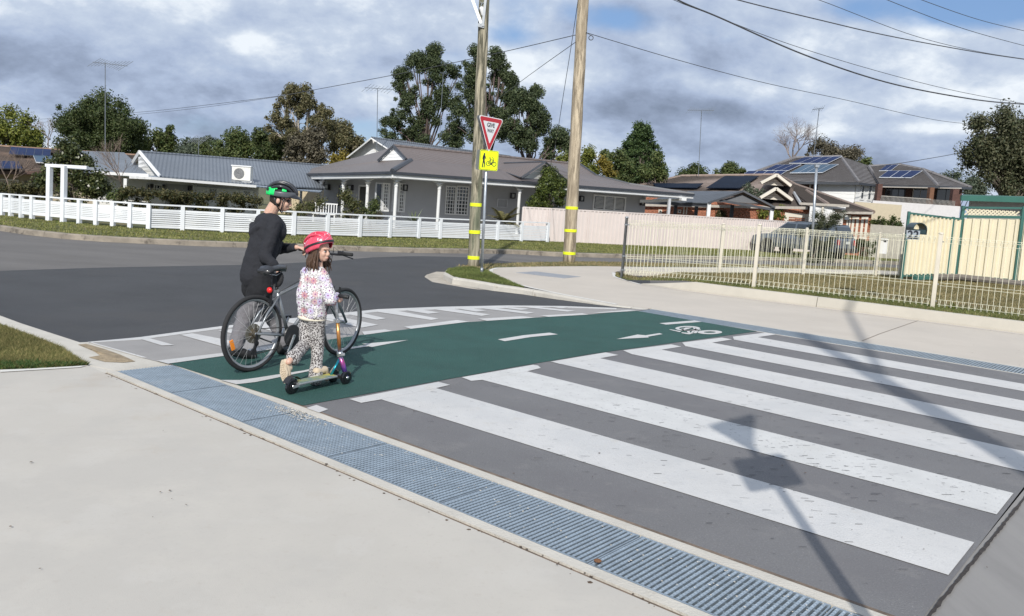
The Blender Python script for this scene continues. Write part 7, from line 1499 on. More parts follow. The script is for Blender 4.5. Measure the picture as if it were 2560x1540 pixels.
M_rain = grad('rainbow_anodised', [(.08, (.10, .06, .35)), (.20, (.22, .10, .50)), (.27, (.50, .10, .25)), (.33, (.10, .25, .42)), (.40, (.45, .17, .06)), (.62, (.55, .30, .10)), (.85, (.50, .34, .16))]); M_teal = mat('teal_anodised', (.02, .25, .32), .3, .7)
M_slv = mat('silver_tube', (.50, .51, .52), .35, .75); M_wbl = mat('gloss_black_wheel', (.012, .012, .014), .12, spec=.7)
sR = G(729, 986); sF = G(852, 958.5); hs = (sF-sR); hs.z = 0; Ls = hs.length; hs.normalize(); rs = Vector((hs.y, -hs.x, 0))
sco = thing('kick_scooter', 'rainbow-coloured three-wheeled kick scooter ridden by the girl', 'scooter', sR+hs*Ls/2)
def sk(u, z, w_=0): return sR+hs*u+rs*w_+Vector((0, 0, z))
def swheel(c, r, wd):
    b = MB(); b.lathe([(r*.80, -wd/2), (r, -wd*.3), (r, wd*.3), (r*.80, wd/2)], c, 26, axis=rs); w_ = b.build('wheel', M_wbl, parent=sco, smooth=False); b = MB(); b.lathe([(.014, -wd/2-.012), (.014, wd/2+.012)], c, 10, axis=rs); b.build('axle_cap', M_chr, parent=w_, smooth=True); b = MB(); b.lathe([(r*.68, -wd/2-.003), (r*.68, wd/2+.003)], c, 22, axis=rs); b.build('wheel_cover', M_wbl, parent=w_)
swheel(sk(0, .066), .066, .03); swheel(sk(Ls, .062, .055), .062, .028); swheel(sk(Ls-.015, .062, -.075), .062, .028)
b = MB(); b.bar(sk(.03, .085), sk(Ls-.10, .085), .105, .016); dk_ = b.build('deck', M_slv, parent=sco, bevel=.004)
b = MB(); b.bar(sk(.05, .0945), sk(Ls-.11, .0945), .095, .003)
M_grip = mat('deck_print', (.02, .16, .26), .6, var=.1, scale=5, col2=(.45, .38, .06), det=2); b.build('grip_tape', M_grip, parent=dk_)
for s_ in (-1, 1): b = MB(); b.bar(sk(-.02, .068, s_*.035), sk(.12, .082, s_*.035), .008, .022, up=Vector((0, 0, 1))); b.build('rear_bracket', M_slv, parent=sco)
b = MB(); vs = []; 
for i in range(8): a = R(35+i*17); vs += [sk(.0-math.cos(a)*-.085, .066+math.sin(a)*.085, -.03), sk(.0-math.cos(a)*-.085, .066+math.sin(a)*.085, .03)]
b.add(vs, [(2*i, 2*i+1, 2*i+3, 2*i+2) for i in range(7)]); b.build('rear_brake', M_bb, parent=sco)
b = MB(); b.bar(sk(Ls-.02, .062, -.085), sk(Ls, .062, .065), .05, .03); b.build('front_axle_housing', M_bb, parent=sco)
St0 = sk(Ls-.01, .10, .02); clampP = P(850, 890, St0.y-.02); top_ = P(839, 738, St0.y-.08)
b = MB(); b.tube([sk(Ls-.13, .09), clampP-Vector((0, 0, .02))], .011, 8); b.build('brace', M_teal, parent=sco, smooth=True)
b = MB(); b.tube([sk(Ls+.0, .075, .055), St0.lerp(clampP, .5)+rs*.02, clampP], [.02, .022, .019], 10); b.build('fork', M_rain, parent=sco, smooth=True)
b = MB(); b.tube([sk(Ls-.11, .105, -.03), clampP+Vector((0, 0, -.03))], .008, 8); b.build('folding_strut', M_slv, parent=sco, smooth=True)
b = MB(); b.lathe([(.026, 0), (.028, .01), (.028, .03), (.022, .04)], clampP, 12, axis=top_-clampP); b.box(clampP+rs*.035+Vector((0, 0, .02)), (.03, .02, .02)); b.build('lower_clamp', M_chr, parent=sco)
mid = clampP.lerp(top_, .56); b = MB(); b.tube([clampP, mid], .0165, 12); b.build('lower_stem', M_rain, parent=sco, smooth=True); b = MB(); b.tube([mid, top_], .013, 12); b.build('upper_stem', M_slv, parent=sco, smooth=True)
b = MB(); b.lathe([(.024, 0), (.024, .03)], mid, 12, axis=top_-clampP); b.box(mid+rs*-.03+Vector((0, 0, .01)), (.03, .014, .02)); b.build('upper_clamp', M_chr, parent=sco)
hL, hR_ = top_-rs*.17-hs*.0, top_+rs*.14; bt('handlebar', [hL, top_, hR_], .011, M_slv, parent=sco)
for E_, s_ in ((hL, 1), (hR_, -1)): bt('grip', [E_, E_+rs*s_*.10], .017, mat('grip_rubber2', (.015, .015, .015), .6), parent=sco)

# ------------------------------------------------------------------ people
def organic(name, caps, ells, voxel, m, parent, smooth=3, noise=0, nscale=.08, seed=0):
    b = MB()
    for p0, p1, r0, r1 in caps:
        p0, p1 = Vector(p0), Vector(p1); d = p1-p0; L_ = d.length; dn = d.normalized() if L_ > 1e-6 else Vector((0, 0, 1)); pts = []; rr = []
        for k in range(5): a = math.pi/2*k/4; pts.append(p0-dn*r0*math.cos(a)); rr.append(max(.0008, r0*math.sin(a)))
        for k in range(5): a = math.pi/2*k/4; pts.append(p1+dn*r1*math.sin(a)); rr.append(max(.0008, r1*math.cos(a)))
        b.tube(pts, rr, 14)
    for c, r, M in ells: b.ell(c, r, 18, 12, M=M)
    o = b.build(name, m, parent=parent)
    rm = o.modifiers.new('remesh', 'REMESH'); rm.mode = 'VOXEL'; rm.voxel_size = voxel; rm.use_smooth_shade = True
    sm = o.modifiers.new('smooth', 'SMOOTH'); sm.iterations = smooth; sm.factor = .6
    if noise:
        tx = bpy.data.textures.new('folds', 'CLOUDS'); tx.noise_scale = nscale; tx.noise_depth = 2; ds = o.modifiers.new('folds', 'DISPLACE'); ds.texture = tx; ds.strength = noise; ds.mid_level = .5; ds.texture_coords = 'LOCAL'
    bpy.context.view_layer.update(); dg = bpy.context.evaluated_depsgraph_get(); me = bpy.data.meshes.new_from_object(o.evaluated_get(dg)); o.modifiers.clear(); old = o.data; o.data = me; bpy.data.meshes.remove(old)
    me.polygons.foreach_set('use_smooth', [True]*len(me.polygons)); return o
def frameM(fwd, up=Vector((0, 0, 1)), pitch=0):
    f = Vector(fwd).normalized(); l = up.cross(f).normalized(); u = f.cross(l)
    M = Matrix((f, l, u)).transposed()
    return M @ Matrix.Rotation(pitch, 3, 'Y') if pitch else M
def hand(wr, d, nrm, curl=.5, s=1.0, side=1, spread=.018):
    """caps of one hand: wrist, pointing d, back-of-hand normal nrm, thumb on side"""
    d = Vector(d).normalized(); nrm = (Vector(nrm)-d*Vector(nrm).dot(d)).normalized(); sd_ = d.cross(nrm)*side; C = []
    wr = Vector(wr); pk = wr+d*.085*s
    for k in range(4):
        o = (k-1.5)*spread*s; base = wr+d*(.078-.004*abs(k-1))*s+sd_*-o; C.append((wr+d*.015*s+sd_*-o*.7, base, .014*s, .0125*s))
        ln = (.072, .080, .076, .060)[k]*s; a = curl*.7; p = base
        for j, fr in enumerate((.42, .33, .25)):
            a += curl*.75; dd_ = d*math.cos(a)-nrm*math.sin(a); q = p+dd_*ln*fr; C.append((p, q, (.0092-.0006*j)*s, (.0086-.0006*j)*s)); p = q
    tb = wr+d*.025*s+sd_*.028*s; t1 = tb+(d*.7+sd_*.55-nrm*.35).normalized()*.035*s; t2 = t1+(d*.85+sd_*.1-nrm*.5).normalized()*.03*s; C += [(wr+d*.01*s, tb, .014*s, .013*s), (tb, t1, .013*s, .0105*s), (t1, t2, .0105*s, .009*s)]
    return C
M_skin = mat('skin', (.58, .36, .27), .5, var=.05, scale=12, spots=[(5, .6, (.60, .33, .26), .4)]); M_skin.node_tree.nodes['Principled BSDF'].inputs['Subsurface Weight'].default_value = .12; M_skin.node_tree.nodes['Principled BSDF'].inputs['Subsurface Radius'].default_value = (.01, .004, .002)
def cloth(name, col, folds=.35, sc_=14, **k):
    m = mat(name, col, .9, var=.1, scale=4, bump=folds, bscale=sc_, **k); return m
M_hood = cloth('black_hoodie', (.016, .017, .022), .8, 16); M_trs = cloth('grey_trousers', (.16, .153, .163), .6, 16); M_shorts = cloth('black_shorts', (.010, .0105, .013), .5, 16); M_shoe = mat('black_shoe', (.015, .015, .016), .6)
M_hair = mat('dark_hair', (.022, .015, .011), .6, var=.4, scale=60); M_hairb = mat('brown_hair', (.085, .048, .030), .45, var=.45, scale=50, stretch=(1, 1, .15))
# --- man
YM = 7.95; mf = Vector((.80, .60, 0)); mr_ = Vector((.60, -.80, 0)); Zv = Vector((0, 0, 1))
pel = P(643, 722, 7.85); chest = P(664, 590, 7.93); shc = P(671, 553, 7.95); neckb = P(676, 533, 7.95); hdc = P(702, 497, 7.95)
shR = shc+mr_*.165-Zv*.02; shL = shc-mr_*.165-Zv*.02; elR = P(661, 641, 7.70); wrR = P(690, 667, 7.66); elL = P(700, 622, 8.12); 
gripL = BL+rf*.055; wrL = gripL-mf*.075+Vector((0, 0, .02))
hpR = pel+mr_*.085; hpL = pel-mr_*.085
# trailing leg is the right (near) one
knT = P(610, 800, 7.80); anT = P(590, 868, 7.62); knF = P(688, 800, 8.08); anF = P(714, 866, 8.04)
man = thing('person', 'man in black hoodie, grey trousers and green-black helmet pushing the grey bicycle', 'person', Vector((pel.x, pel.y, 0)))
HM = frameM((.985, .10, 0), pitch=.20)
def hp(x, y, z, c=None, M=None): return (c or hdc)+(M or HM) @ Vector((x, y, z))
def headparts(c, M, s=1.0, child=False):
    h = lambda x, y, z: c+M @ (Vector((x, y, z))*s)
    E_ = [(h(-.008, 0, .02), (.098*s, .077*s, .10*s), M), (h(.028, 0, -.045), (.066*s, .058*s, .070*s), M), (h(.055, 0, -.088), (.032*s, .032*s, .022*s), M), (h(.080, 0, .018), (.020*s, .048*s, .012*s), M), (h(.086, 0, -.072), (.0135*s, .022*s, .014*s), M), (h(.060, .035, -.035), (.03*s, .02*s, .028*s), M), (h(.060, -.035, -.035), (.03*s, .02*s, .028*s), M)]
    for sd_ in (-1, 1): E_ += [(h(-.006, sd_*.079, -.022), (.020*s, .009*s, .032*s), M), (h(-.010, sd_*.082, -.030), (.012*s, .010*s, .018*s), M)]
    nl_ = .020 if not child else .010
    C = [(h(.086, 0, .002), h(.096+nl_*.5, 0, -.030), .009*s, .0125*s), (h(.096+nl_*.4, .008, -.040), h(.096+nl_*.4, -.008, -.040), .010*s, .010*s)]
    return C, E_
Cc, Ee = headparts(hdc, HM)
Cc += [(hp(-.035, 0, -.06), neckb, .058, .062), (neckb, shc, .062, .08), (shc, pel, .08, .08), (shc+mr_*.1, shR, .06, .055), (shc-mr_*.1, shL, .06, .055), (shR, elR, .045, .038), (elR, wrR, .036, .026), (shL, elL, .045, .038), (elL, wrL, .036, .026), (hpR, knT, .07, .05), (knT, anT, .045, .035), (hpL, knF, .07, .05), (knF, anF, .045, .035)]
Cc += hand(wrR, (.45, .30, -.85), (.75, .1, .66), .22, 1.0, 1, .020); Cc += hand(wrL, (.8, .5, -.05), (0, 0, 1), .75, 1.0, 1)
organic('body', Cc, Ee, .0055, M_skin, man, 3)
# hoodie
Ck = [(shc+mr_*.07+Zv*-.03, pel+mr_*.06+Zv*.10, .115, .115), (shc-mr_*.07-Zv*.03, pel-mr_*.06+Zv*.10, .115, .115), (shc-Zv*.04, chest, .13, .135), (shc+mr_*.10, shR, .075, .072), (shc-mr_*.10, shL, .075, .072), (shR, elR, .073, .058), (elR, wrR-(wrR-elR).normalized()*.02, .058, .043), (shL, elL, .073, .058), (elL, wrL-(wrL-elL).normalized()*.03, .055, .042), (neckb-Zv*.03, shc, .068, .10),
      (pel+Zv*.12+mf*.02, pel+Zv*.07, .15, .14), (shc-Zv*.07-mf*.015, pel+Zv*.12-mf*.02, .135, .150), (chest+mf*.02, chest-Zv*.1+mf*.02, .14, .14), (shc+mr_*.10+Zv*.03-mf*.03, shc+mr_*.08-mf*.12-Zv*.05, .030, .034), (shc+mr_*.08-mf*.12-Zv*.05, shc-mf*.15-Zv*.12, .034, .038), (shc-mf*.15-Zv*.12, shc-mr_*.09-mf*.12-Zv*.05, .038, .034), (wrR-(wrR-elR).normalized()*.055, wrR-(wrR-elR).normalized()*.04, .052, .050)]
El = [(P(688, 575, 7.95), (.10, .15, .13), frameM(mf))]
organic('hoodie', Ck, El, .0085, M_hood, man, 3, .022, .10)
# drooping hood folds
organic('shorts', [(pel+mr_*.07+Zv*.09, pel+mr_*.08, .115, .125), (pel-mr_*.07+Zv*.09, pel-mr_*.08, .115, .125), (hpR, hpR.lerp(knT, .22), .125, .108), (hpL, hpL.lerp(knF, .22), .12, .105)], [], .009, M_shorts, man, 2, .012, .07)
organic('trousers', [(hpR-Zv*.02, knT, .105, .088), (knT, anT+Zv*.02, .086, .068), (hpL-Zv*.02, knF, .10, .085), (knF, anF+Zv*.02, .083, .065)], [], .008, M_trs, man, 2, .026, .07)
def shoe(name, heel, toe, z, m, parent, wd=.048, hgt=.045):
    heel = Vector(heel); toe = Vector(toe); d = (toe-heel).normalized(); return organic(name, [(heel+Zv*z, heel.lerp(toe, .5)+Zv*z, wd*.85, wd), (heel.lerp(toe, .5)+Zv*(z*.9), toe+Zv*z*.75, wd, wd*.75), (heel+Zv*z, heel+Zv*(z+.05), wd*.9, wd*.85)], [], .008, m, parent, 2)
fT = Vector((anT.x, anT.y, 0)); fF = Vector((anF.x, anF.y, 0)); shoe('shoe', fT-mf*.03+Zv*.03, fT+mf*.17, .045, M_shoe, man); shoe('shoe', fF-mf*.05, fF+mf*.16, .045, M_shoe, man)
# shell patches on an ellipsoid
def patchm(b, c, M, r, a0, a1, e0, e1, th, na=14, ne=8, efn=None):
    vs = []; fs = []
    for l in (0, 1):
        k = 1+th*l/max(r)
        for i in range(na+1):
            a = R(a0+(a1-a0)*i/na); lo, hi_ = (e0, e1) if efn is None else efn(a0+(a1-a0)*i/na)
            for j in range(ne+1): e_ = R(lo+(hi_-lo)*j/ne); vs.append(c+M @ Vector((r[0]*k*math.cos(e_)*math.cos(a), r[1]*k*math.cos(e_)*math.sin(a), r[2]*k*math.sin(e_))))
    n1 = (na+1)*(ne+1); g = lambda i, j, l: l*n1+i*(ne+1)+j
    for i in range(na):
        for j in range(ne): fs += [(g(i, j, 1), g(i+1, j, 1), g(i+1, j+1, 1), g(i, j+1, 1)), (g(i, j, 0), g(i, j+1, 0), g(i+1, j+1, 0), g(i+1, j, 0))]
    for i in range(na): fs += [(g(i, 0, 0), g(i+1, 0, 0), g(i+1, 0, 1), g(i, 0, 1)), (g(i, ne, 0), g(i, ne, 1), g(i+1, ne, 1), g(i+1, ne, 0))]
    for j in range(ne): fs += [(g(0, j, 0), g(0, j, 1), g(0, j+1, 1), g(0, j+1, 0)), (g(na, j, 0), g(na, j+1, 0), g(na, j+1, 1), g(na, j, 1))]
    b.add(vs, fs)
M_hb = mat('helmet_black', (.022, .023, .027), .3, coat=.4); M_hg = mat('helmet_green', (.01, .62, .14), .35); M_hgrey = mat('helmet_grey', (.08, .085, .095), .35)
b = MB(); patchm(b, hdc, HM, (.1, .079, .102), 80, 280, -42, 12, .006); b.build('hair', M_hair, parent=man, smooth=True)
HHM = HM @ Matrix.Rotation(-.10, 3, 'Y'); hc = hdc+HM @ Vector((.0, 0, .045)); RH = (.142, .108, .105)
hel = thing('bicycle_helmet', "black helmet with bright green rear panels worn by the man", 'helmet', hc)
def lowedge(a): return (-4 if abs(a) < 60 else -16, 86)
b = MB(); patchm(b, hc, HHM, tuple(x*.90 for x in RH), -180, 180, -6, 86, .004, 28, 8, lowedge); b.build('liner', mat('helmet_liner', (.008, .008, .009), .8), parent=hel, smooth=True)
b = MB(); patchm(b, hc, HHM, RH, -180, 180, -12, 8, .006, 30, 4, lambda a: (-6 if abs(a) < 50 else -14, 14+6*math.cos(R(a)))); b.build('rim', M_hgrey, parent=hel, smooth=True)
for wv in (-68, -34, 0, 34, 68):
    pts = []; 
    for i in range(15):
        t = R(-8+196*i/14); y = math.sin(R(wv)); k = math.cos(R(wv)); p = Vector((RH[0]*math.cos(t)*(.55+.45*k), RH[1]*y*(math.sin(t)*.75+.25)*1.02, RH[2]*math.sin(t)*(.35+.65*k)*1.04+.01)); pts.append(hc+HHM @ p)
    b = MB(); b.tube(pts, [.010]+[.0155]*13+[.010], 8); b.build('rib', M_hb, parent=hel, smooth=True)
for (a0, a1, e0, e1) in ((-178, -128, -12, 4), (-178, -165, 4, 22), (-142, -112, -10, 30), (-118, -104, 22, 48), (-84, -66, 16, 46), (-165, -142, 20, 28), (128, 178, -12, 24)):
    b = MB(); patchm(b, hc, HHM, tuple(x*1.02 for x in RH), a0, a1, e0, e1, .006, 8, 5); b.build('green_panel', M_hg, parent=hel, smooth=True)
b = MB(); vis = []
for i in range(11): a = R(-52+104*i/10); ext = .055*math.cos(a)**2; vis.append((Vector((RH[0]*math.cos(a)*1.0, RH[1]*math.sin(a), .012)), Vector((RH[0]*math.cos(a)+ext, RH[1]*math.sin(a)*.92, -.014-.012*math.cos(a)))))
vs = []; 
for o in (0, .005):
    for p, q in vis: vs += [hc+HHM @ (p+Vector((0, 0, o))), hc+HHM @ (q+Vector((0, 0, o)))]
b.add(vs, [(2*i, 2*i+1, 2*i+3, 2*i+2) for i in range(10)]+[(22+2*i, 22+2*i+2, 22+2*i+3, 22+2*i+1) for i in range(10)]+[(2*i+1, 22+2*i+1, 22+2*i+3, 2*i+3) for i in range(10)]); b.build('visor', M_hb, parent=hel, smooth=True)
for s_ in (-1, 1):
    chn = hp(.035, s_*.045, -.118); b = MB(); b.tube([hp(.045, s_*.083, .03), hp(.04, s_*.079, -.04), chn], .0055, 6); b.tube([hp(-.055, s_*.080, .02), hp(-.02, s_*.078, -.055), chn], .0055, 6); b.tube([chn, hp(.045, 0, -.128)], .006, 6); b.build('strap', M_hb, parent=hel, smooth=True)
b = MB(); 
for s_ in (-1, 1): b.ell(hp(.083, s_*.033, .0), (.013, .028, .018), 12, 8, M=HM); b.tube([hp(.082, s_*.056, .004), hp(.0, s_*.084, .004)], .004, 5)
b.tube([hp(.094, -.02, .004), hp(.094, .02, .004)], .004, 5); o = b.build('sunglasses', M_bb, org=hp(.08, 0, 0), smooth=True); tag(o, "dark wraparound sunglasses on the man's face", 'sunglasses')

# --- girl
YG = 6.93; gfw = Vector((.66, .75, 0)); grt = Vector((.75, -.66, 0))
gpel = P(780, 800, 6.96); gsh = P(787, 682, 6.98); gneck = P(795, 668, 6.98); ghd = P(801, 624, 6.97); GM = frameM((.91, -.41, 0), pitch=.05); gs_ = .86
girl = thing('person', 'girl in floral jumper, leopard print trousers and pink helmet riding the scooter', 'person', Vector((gpel.x, gpel.y, 0)))
gshR = gsh+grt*.115-Zv*.015; gshL = gsh-grt*.115-Zv*.015; gelR = P(827, 748, 6.83); gwrR = P(844, 741, 6.94); gelL = gshL-Zv*.20-grt*.02+gfw*.05; gripR = hR_-rs*.05; gripLs = hL+rs*.05; gwrL = gripLs-gfw*.06
ghR = gpel+grt*.06; ghL = gpel-grt*.06; gknR = P(794, 868, 6.93); ganR = P(791, 938, 6.84); gknL = P(764, 858, 6.93); ganL = P(722, 905, 6.60)
hg = lambda x, y, z: ghd+GM @ (Vector((x, y, z))*gs_)
Cc, Ee = headparts(ghd, GM, gs_, True)
Cc += [(hg(-.02, 0, -.06), gneck-Zv*.01, .040, .043), (gneck, gsh, .045, .06), (gsh-Zv*.03, gpel, .055, .055), (gsh-Zv*.01, gshR, .045, .04), (gsh, gshL, .045, .04), (gshR, gelR, .033, .028), (gelR, gwrR, .027, .021), (gshL, gelL, .033, .028), (gelL, gwrL, .027, .021), (ghR, gknR, .05, .036), (gknR, ganR, .034, .026), (ghL, gknL, .05, .036), (gknL, ganL, .034, .026)]
gd = (gripR-gwrR); Cc += hand(gwrR, gd if gd.length > .01 else gfw, Zv, .8, .72, 1); Cc += hand(gwrL, gfw, Zv, .8, .72, -1)
organic('body', Cc, Ee, .005, M_skin, girl, 3)
# face details
M_eye = mat('eye_white', (.75, .74, .72), .2, var=.02); M_iris = mat('iris_dark', (.03, .02, .015), .2); M_lip = mat('lips', (.42, .16, .14), .5)
for s_ in (-1, 1):
    b = MB(); b.ell(hg(.078, s_*.030, -.008), (.010, .012, .0062), 12, 8, M=GM); e_ = b.build('eye', M_eye, parent=girl, smooth=True); b = MB(); b.ell(hg(.0885, s_*.030, -.008), (.0035, .0065, .0062), 10, 6, M=GM); b.build('iris', M_iris, parent=e_, smooth=True)
    b = MB(); b.tube([hg(.089, s_*.014, .012), hg(.090, s_*.030, .017), hg(.078, s_*.047, .012)], .0028, 5); b.build('eyebrow', M_hairb, parent=girl)
    b = MB(); b.tube([hg(.090, s_*.017, -.003), hg(.0905, s_*.030, .001), hg(.079, s_*.045, -.004)], .0022, 5); b.build('eyelash', M_iris, parent=girl)
b = MB(); b.tube([hg(.088, -.017, -.074), hg(.0985, 0, -.071), hg(.088, .017, -.074)], [.003, .0048, .003], 6); b.build('lips', M_lip, parent=girl, smooth=True)
b = MB(); b.tube([hp(.088, -.02, -.074), hp(.0995, 0, -.072), hp(.088, .02, -.074)], [.003, .005, .003], 6); b.build('lips', M_lip, parent=man, smooth=True)
# jumper with flowers
def floral():
    m = bpy.data.materials.new('floral_fabric'); m.use_nodes = True; nd = m.node_tree.nodes; lk = m.node_tree.links; b = nd['Principled BSDF']; b.inputs['Roughness'].default_value = .9
    tcn = nd.new('ShaderNodeNewGeometry'); mp = nd.new('ShaderNodeMapping'); lk.new(tcn.outputs['Position'], mp.inputs[0]); mp.inputs['Rotation'].default_value = (0, 0, -.25)
    sp = nd.new('ShaderNodeSeparateXYZ'); lk.new(mp.outputs[0], sp.inputs[0])
    def M_(op, a, c=None):
        x = nd.new('ShaderNodeMath'); x.operation = op
        for i, v in enumerate((a, c)):
            if v is None: continue
            if isinstance(v, (int, float)): x.inputs[i].default_value = v
            else: lk.new(v, x.inputs[i])
        return x.outputs[0]
    last = None
    base = nd.new('ShaderNodeRGB'); base.outputs[0].default_value = (.74, .71, .69, 1); cur = base.outputs[0]
    nz = nd.new('ShaderNodeTexNoise'); nz.inputs['Scale'].default_value = 55; nz.inputs['Detail'].default_value = 1; lk.new(mp.outputs[0], nz.inputs[0]); edge = M_('LESS_THAN', M_('ABSOLUTE', M_('SUBTRACT', nz.outputs[0], .5)), .035)
    mx_ = nd.new('ShaderNodeMix'); mx_.data_type = 'RGBA'; lk.new(M_('MULTIPLY', edge, .5), mx_.inputs[0]); lk.new(cur, mx_.inputs[6]); mx_.inputs[7].default_value = (.16, .15, .16, 1); cur = mx_.outputs[2]
    for off, sc2, cols_ in ((3.3, 17, ((.70, .68, .68), (.62, .57, .66), (.70, .67, .67))), (0, 14, ((.52, .46, .64), (.68, .65, .66), (.50, .25, .27), (.58, .52, .66), (.66, .62, .62), (.54, .36, .37), (.68, .65, .68)))):
        cb = nd.new('ShaderNodeCombineXYZ'); lk.new(M_('ADD', sp.outputs[0], off), cb.inputs[0]); lk.new(sp.outputs[2], cb.inputs[1])
        vo = nd.new('ShaderNodeTexVoronoi'); vo.voronoi_dimensions = '2D'; vo.inputs['Scale'].default_value = sc2*1.05; vo.inputs['Randomness'].default_value = .6; lk.new(cb.outputs[0], vo.inputs['Vector'])
        sb_ = nd.new('ShaderNodeVectorMath'); sb_.operation = 'SUBTRACT'; lk.new(cb.outputs[0], sb_.inputs[0]); lk.new(vo.outputs['Position'], sb_.inputs[1]); s2_ = nd.new('ShaderNodeSeparateXYZ'); lk.new(sb_.outputs[0], s2_.inputs[0])
        r = M_('SQRT', M_('ADD', M_('MULTIPLY', s2_.outputs[0], s2_.outputs[0]), M_('MULTIPLY', s2_.outputs[1], s2_.outputs[1]))); a = M_('ARCTAN2', s2_.outputs[1], s2_.outputs[0])
        cs_ = M_('ABSOLUTE', M_('COSINE', M_('MULTIPLY', a, 4))); lim = M_('MULTIPLY', M_('ADD', M_('MULTIPLY', M_('POWER', cs_, .7), .62), .30), .45/sc2)
        ins = M_('LESS_THAN', r, lim); rim_ = M_('MULTIPLY', M_('LESS_THAN', r, M_('MULTIPLY', lim, 1.16)), M_('SUBTRACT', 1, ins)); cen = M_('LESS_THAN', r, .10/sc2)
        ck = nd.new('ShaderNodeValToRGB'); ck.color_ramp.interpolation = 'CONSTANT'; s3 = nd.new('ShaderNodeSeparateColor'); lk.new(vo.outputs['Color'], s3.inputs[0]); lk.new(s3.outputs[0], ck.inputs[0]); e = ck.color_ramp.elements; e[0].color = (*cols_[0], 1); e[1].position = 1/len(cols_); e[1].color = (*cols_[1], 1)
        for i in range(2, len(cols_)): q = e.new(i/len(cols_)); q.color = (*cols_[i], 1)
        for msk, col in ((rim_, (.10, .09, .10, 1)), (ins, None), (cen, (.28, .12, .25, 1))):
            x = nd.new('ShaderNodeMix'); x.data_type = 'RGBA'; lk.new(msk, x.inputs[0]); lk.new(cur, x.inputs[6])
            if col is None: lk.new(ck.outputs[0], x.inputs[7])
            else: x.inputs[7].default_value = col
            cur = x.outputs[2]
    lk.new(cur, b.inputs['Base Color']); n3 = nd.new('ShaderNodeTexNoise'); n3.inputs['Scale'].default_value = 18; bp = nd.new('ShaderNodeBump'); bp.inputs['Strength'].default_value = .3; bp.inputs['Distance'].default_value = .02; lk.new(n3.outputs[0], bp.inputs['Height']); lk.new(bp.outputs[0], b.inputs['Normal']); return m
def leopard():
    m = bpy.data.materials.new('leopard_fabric'); m.use_nodes = True; nd = m.node_tree.nodes; lk = m.node_tree.links; b = nd['Principled BSDF']; b.inputs['Roughness'].default_value = .9
    g = nd.new('ShaderNodeNewGeometry'); n = nd.new('ShaderNodeTexNoise'); n.inputs['Scale'].default_value = 7; lk.new(g.outputs['Position'], n.inputs[0]); v = nd.new('ShaderNodeTexVoronoi'); v.inputs['Scale'].default_value = 78; v.inputs['Randomness'].default_value = .9; lk.new(g.outputs['Position'], v.inputs['Vector'])
    n2 = nd.new('ShaderNodeTexNoise'); n2.inputs['Scale'].default_value = 60; lk.new(g.outputs['Position'], n2.inputs[0]); ad = nd.new('ShaderNodeMath'); ad.operation = 'MULTIPLY_ADD'; lk.new(n2.outputs[0], ad.inputs[0]); ad.inputs[1].default_value = .5; lk.new(v.outputs['Distance'], ad.inputs[2])
    r = nd.new('ShaderNodeValToRGB'); lk.new(ad.outputs[0], r.inputs[0]); e = r.color_ramp.elements; e[0].position = .30; e[0].position = .34; e[0].color = (.17, .145, .14, 1); e[1].position = .84; e[1].color = (.44, .42, .405, 1)
    for p, c in ((.38, (.05, .042, .042)), (.70, (.06, .05, .05)), (.77, (.43, .41, .395))): q = e.new(p); q.color = (*c, 1)
    lk.new(r.outputs[0], b.inputs['Base Color']); return m
M_flo = floral(); M_leo = leopard(); M_creamr = mat('cream_rib', (.68, .62, .50), .9, var=.04, scale=20)
mid_ = P(778, 740, 6.95)
Ck = [(gsh+grt*.05-Zv*.02, mid_+grt*.055, .080, .096), (gsh-grt*.05-Zv*.02, mid_-grt*.055, .080, .096), (mid_+grt*.05, gpel+grt*.048+Zv*.05, .098, .094), (mid_-grt*.05, gpel-grt*.048+Zv*.05, .098, .094), (gsh, gshR, .065, .056), (gsh, gshL, .065, .056), (gshR, gelR, .055, .056), (gelR, gwrR-(gwrR-gelR).normalized()*.015, .055, .036), (gshL, gelL, .052, .045), (gelL, gwrL, .045, .033), (gneck-Zv*.02, gsh, .05, .065)]
organic('jumper', Ck, [], .007, M_flo, girl, 3, .018, .05)
b = MB(); b.ell(gpel+Zv*.018, (.108, .148, .030), 28, 8, M=frameM(gfw)); o = b.build('hem_band', M_creamr, parent=girl, smooth=True)
for v in o.data.vertices: pass
organic('trousers', [(ghR+Zv*.03, gknR, .074, .056), (gknR, P(791, 915, 6.87), .054, .052), (P(791, 915, 6.87), P(789, 945, 6.83), .054, .066), (ghL+Zv*.03, gknL, .074, .056), (gknL, P(742, 884, 6.74), .054, .052), (P(742, 884, 6.74), P(733, 895, 6.68), .055, .062), (ghR+Zv*.03, ghL+Zv*.03, .085, .085)], [], .007, M_leo, girl, 2, .010, .05)
M_gsh = mat('beige_shoe', (.55, .45, .33), .7, var=.1, scale=20); M_sole = mat('beige_sole', (.60, .49, .36), .8, var=.10, scale=25, bump=.6, bscale=90)
s0 = P(790, 950, 6.82); s0.z = .125; d_ = (sk(Ls, 0)-sk(0, 0)).normalized(); organic('shoe', [(s0, s0+d_*.10, .036, .032), (s0+d_*.10, P(817, 947, 6.95), .032, .024)], [], .006, M_gsh, girl, 2)
t0, t1 = P(708, 908, 6.60), P(713, 950, 6.57); tn_ = (t1-t0).normalized(); so_n = Vector((-.55, -.80, .05)).normalized(); tw = tn_.cross(so_n).normalized()
organic('shoe', [(t0+so_n*-.03, t1-so_n*.022, .036, .032), (t0-so_n*.035, t0.lerp(t1, .3)-so_n*.05, .034, .034)], [], .006, M_gsh, girl, 2)
b = MB(); out_ = []
for i in range(24): a = 2*math.pi*i/24; u = math.cos(a); v = math.sin(a); wv = .037*(1-.18*math.cos(2*a+.0))*(1.06 if u > 0 else .94); out_.append(t0.lerp(t1, .5)+tn_*u*.098+tw*v*wv-so_n*.004)
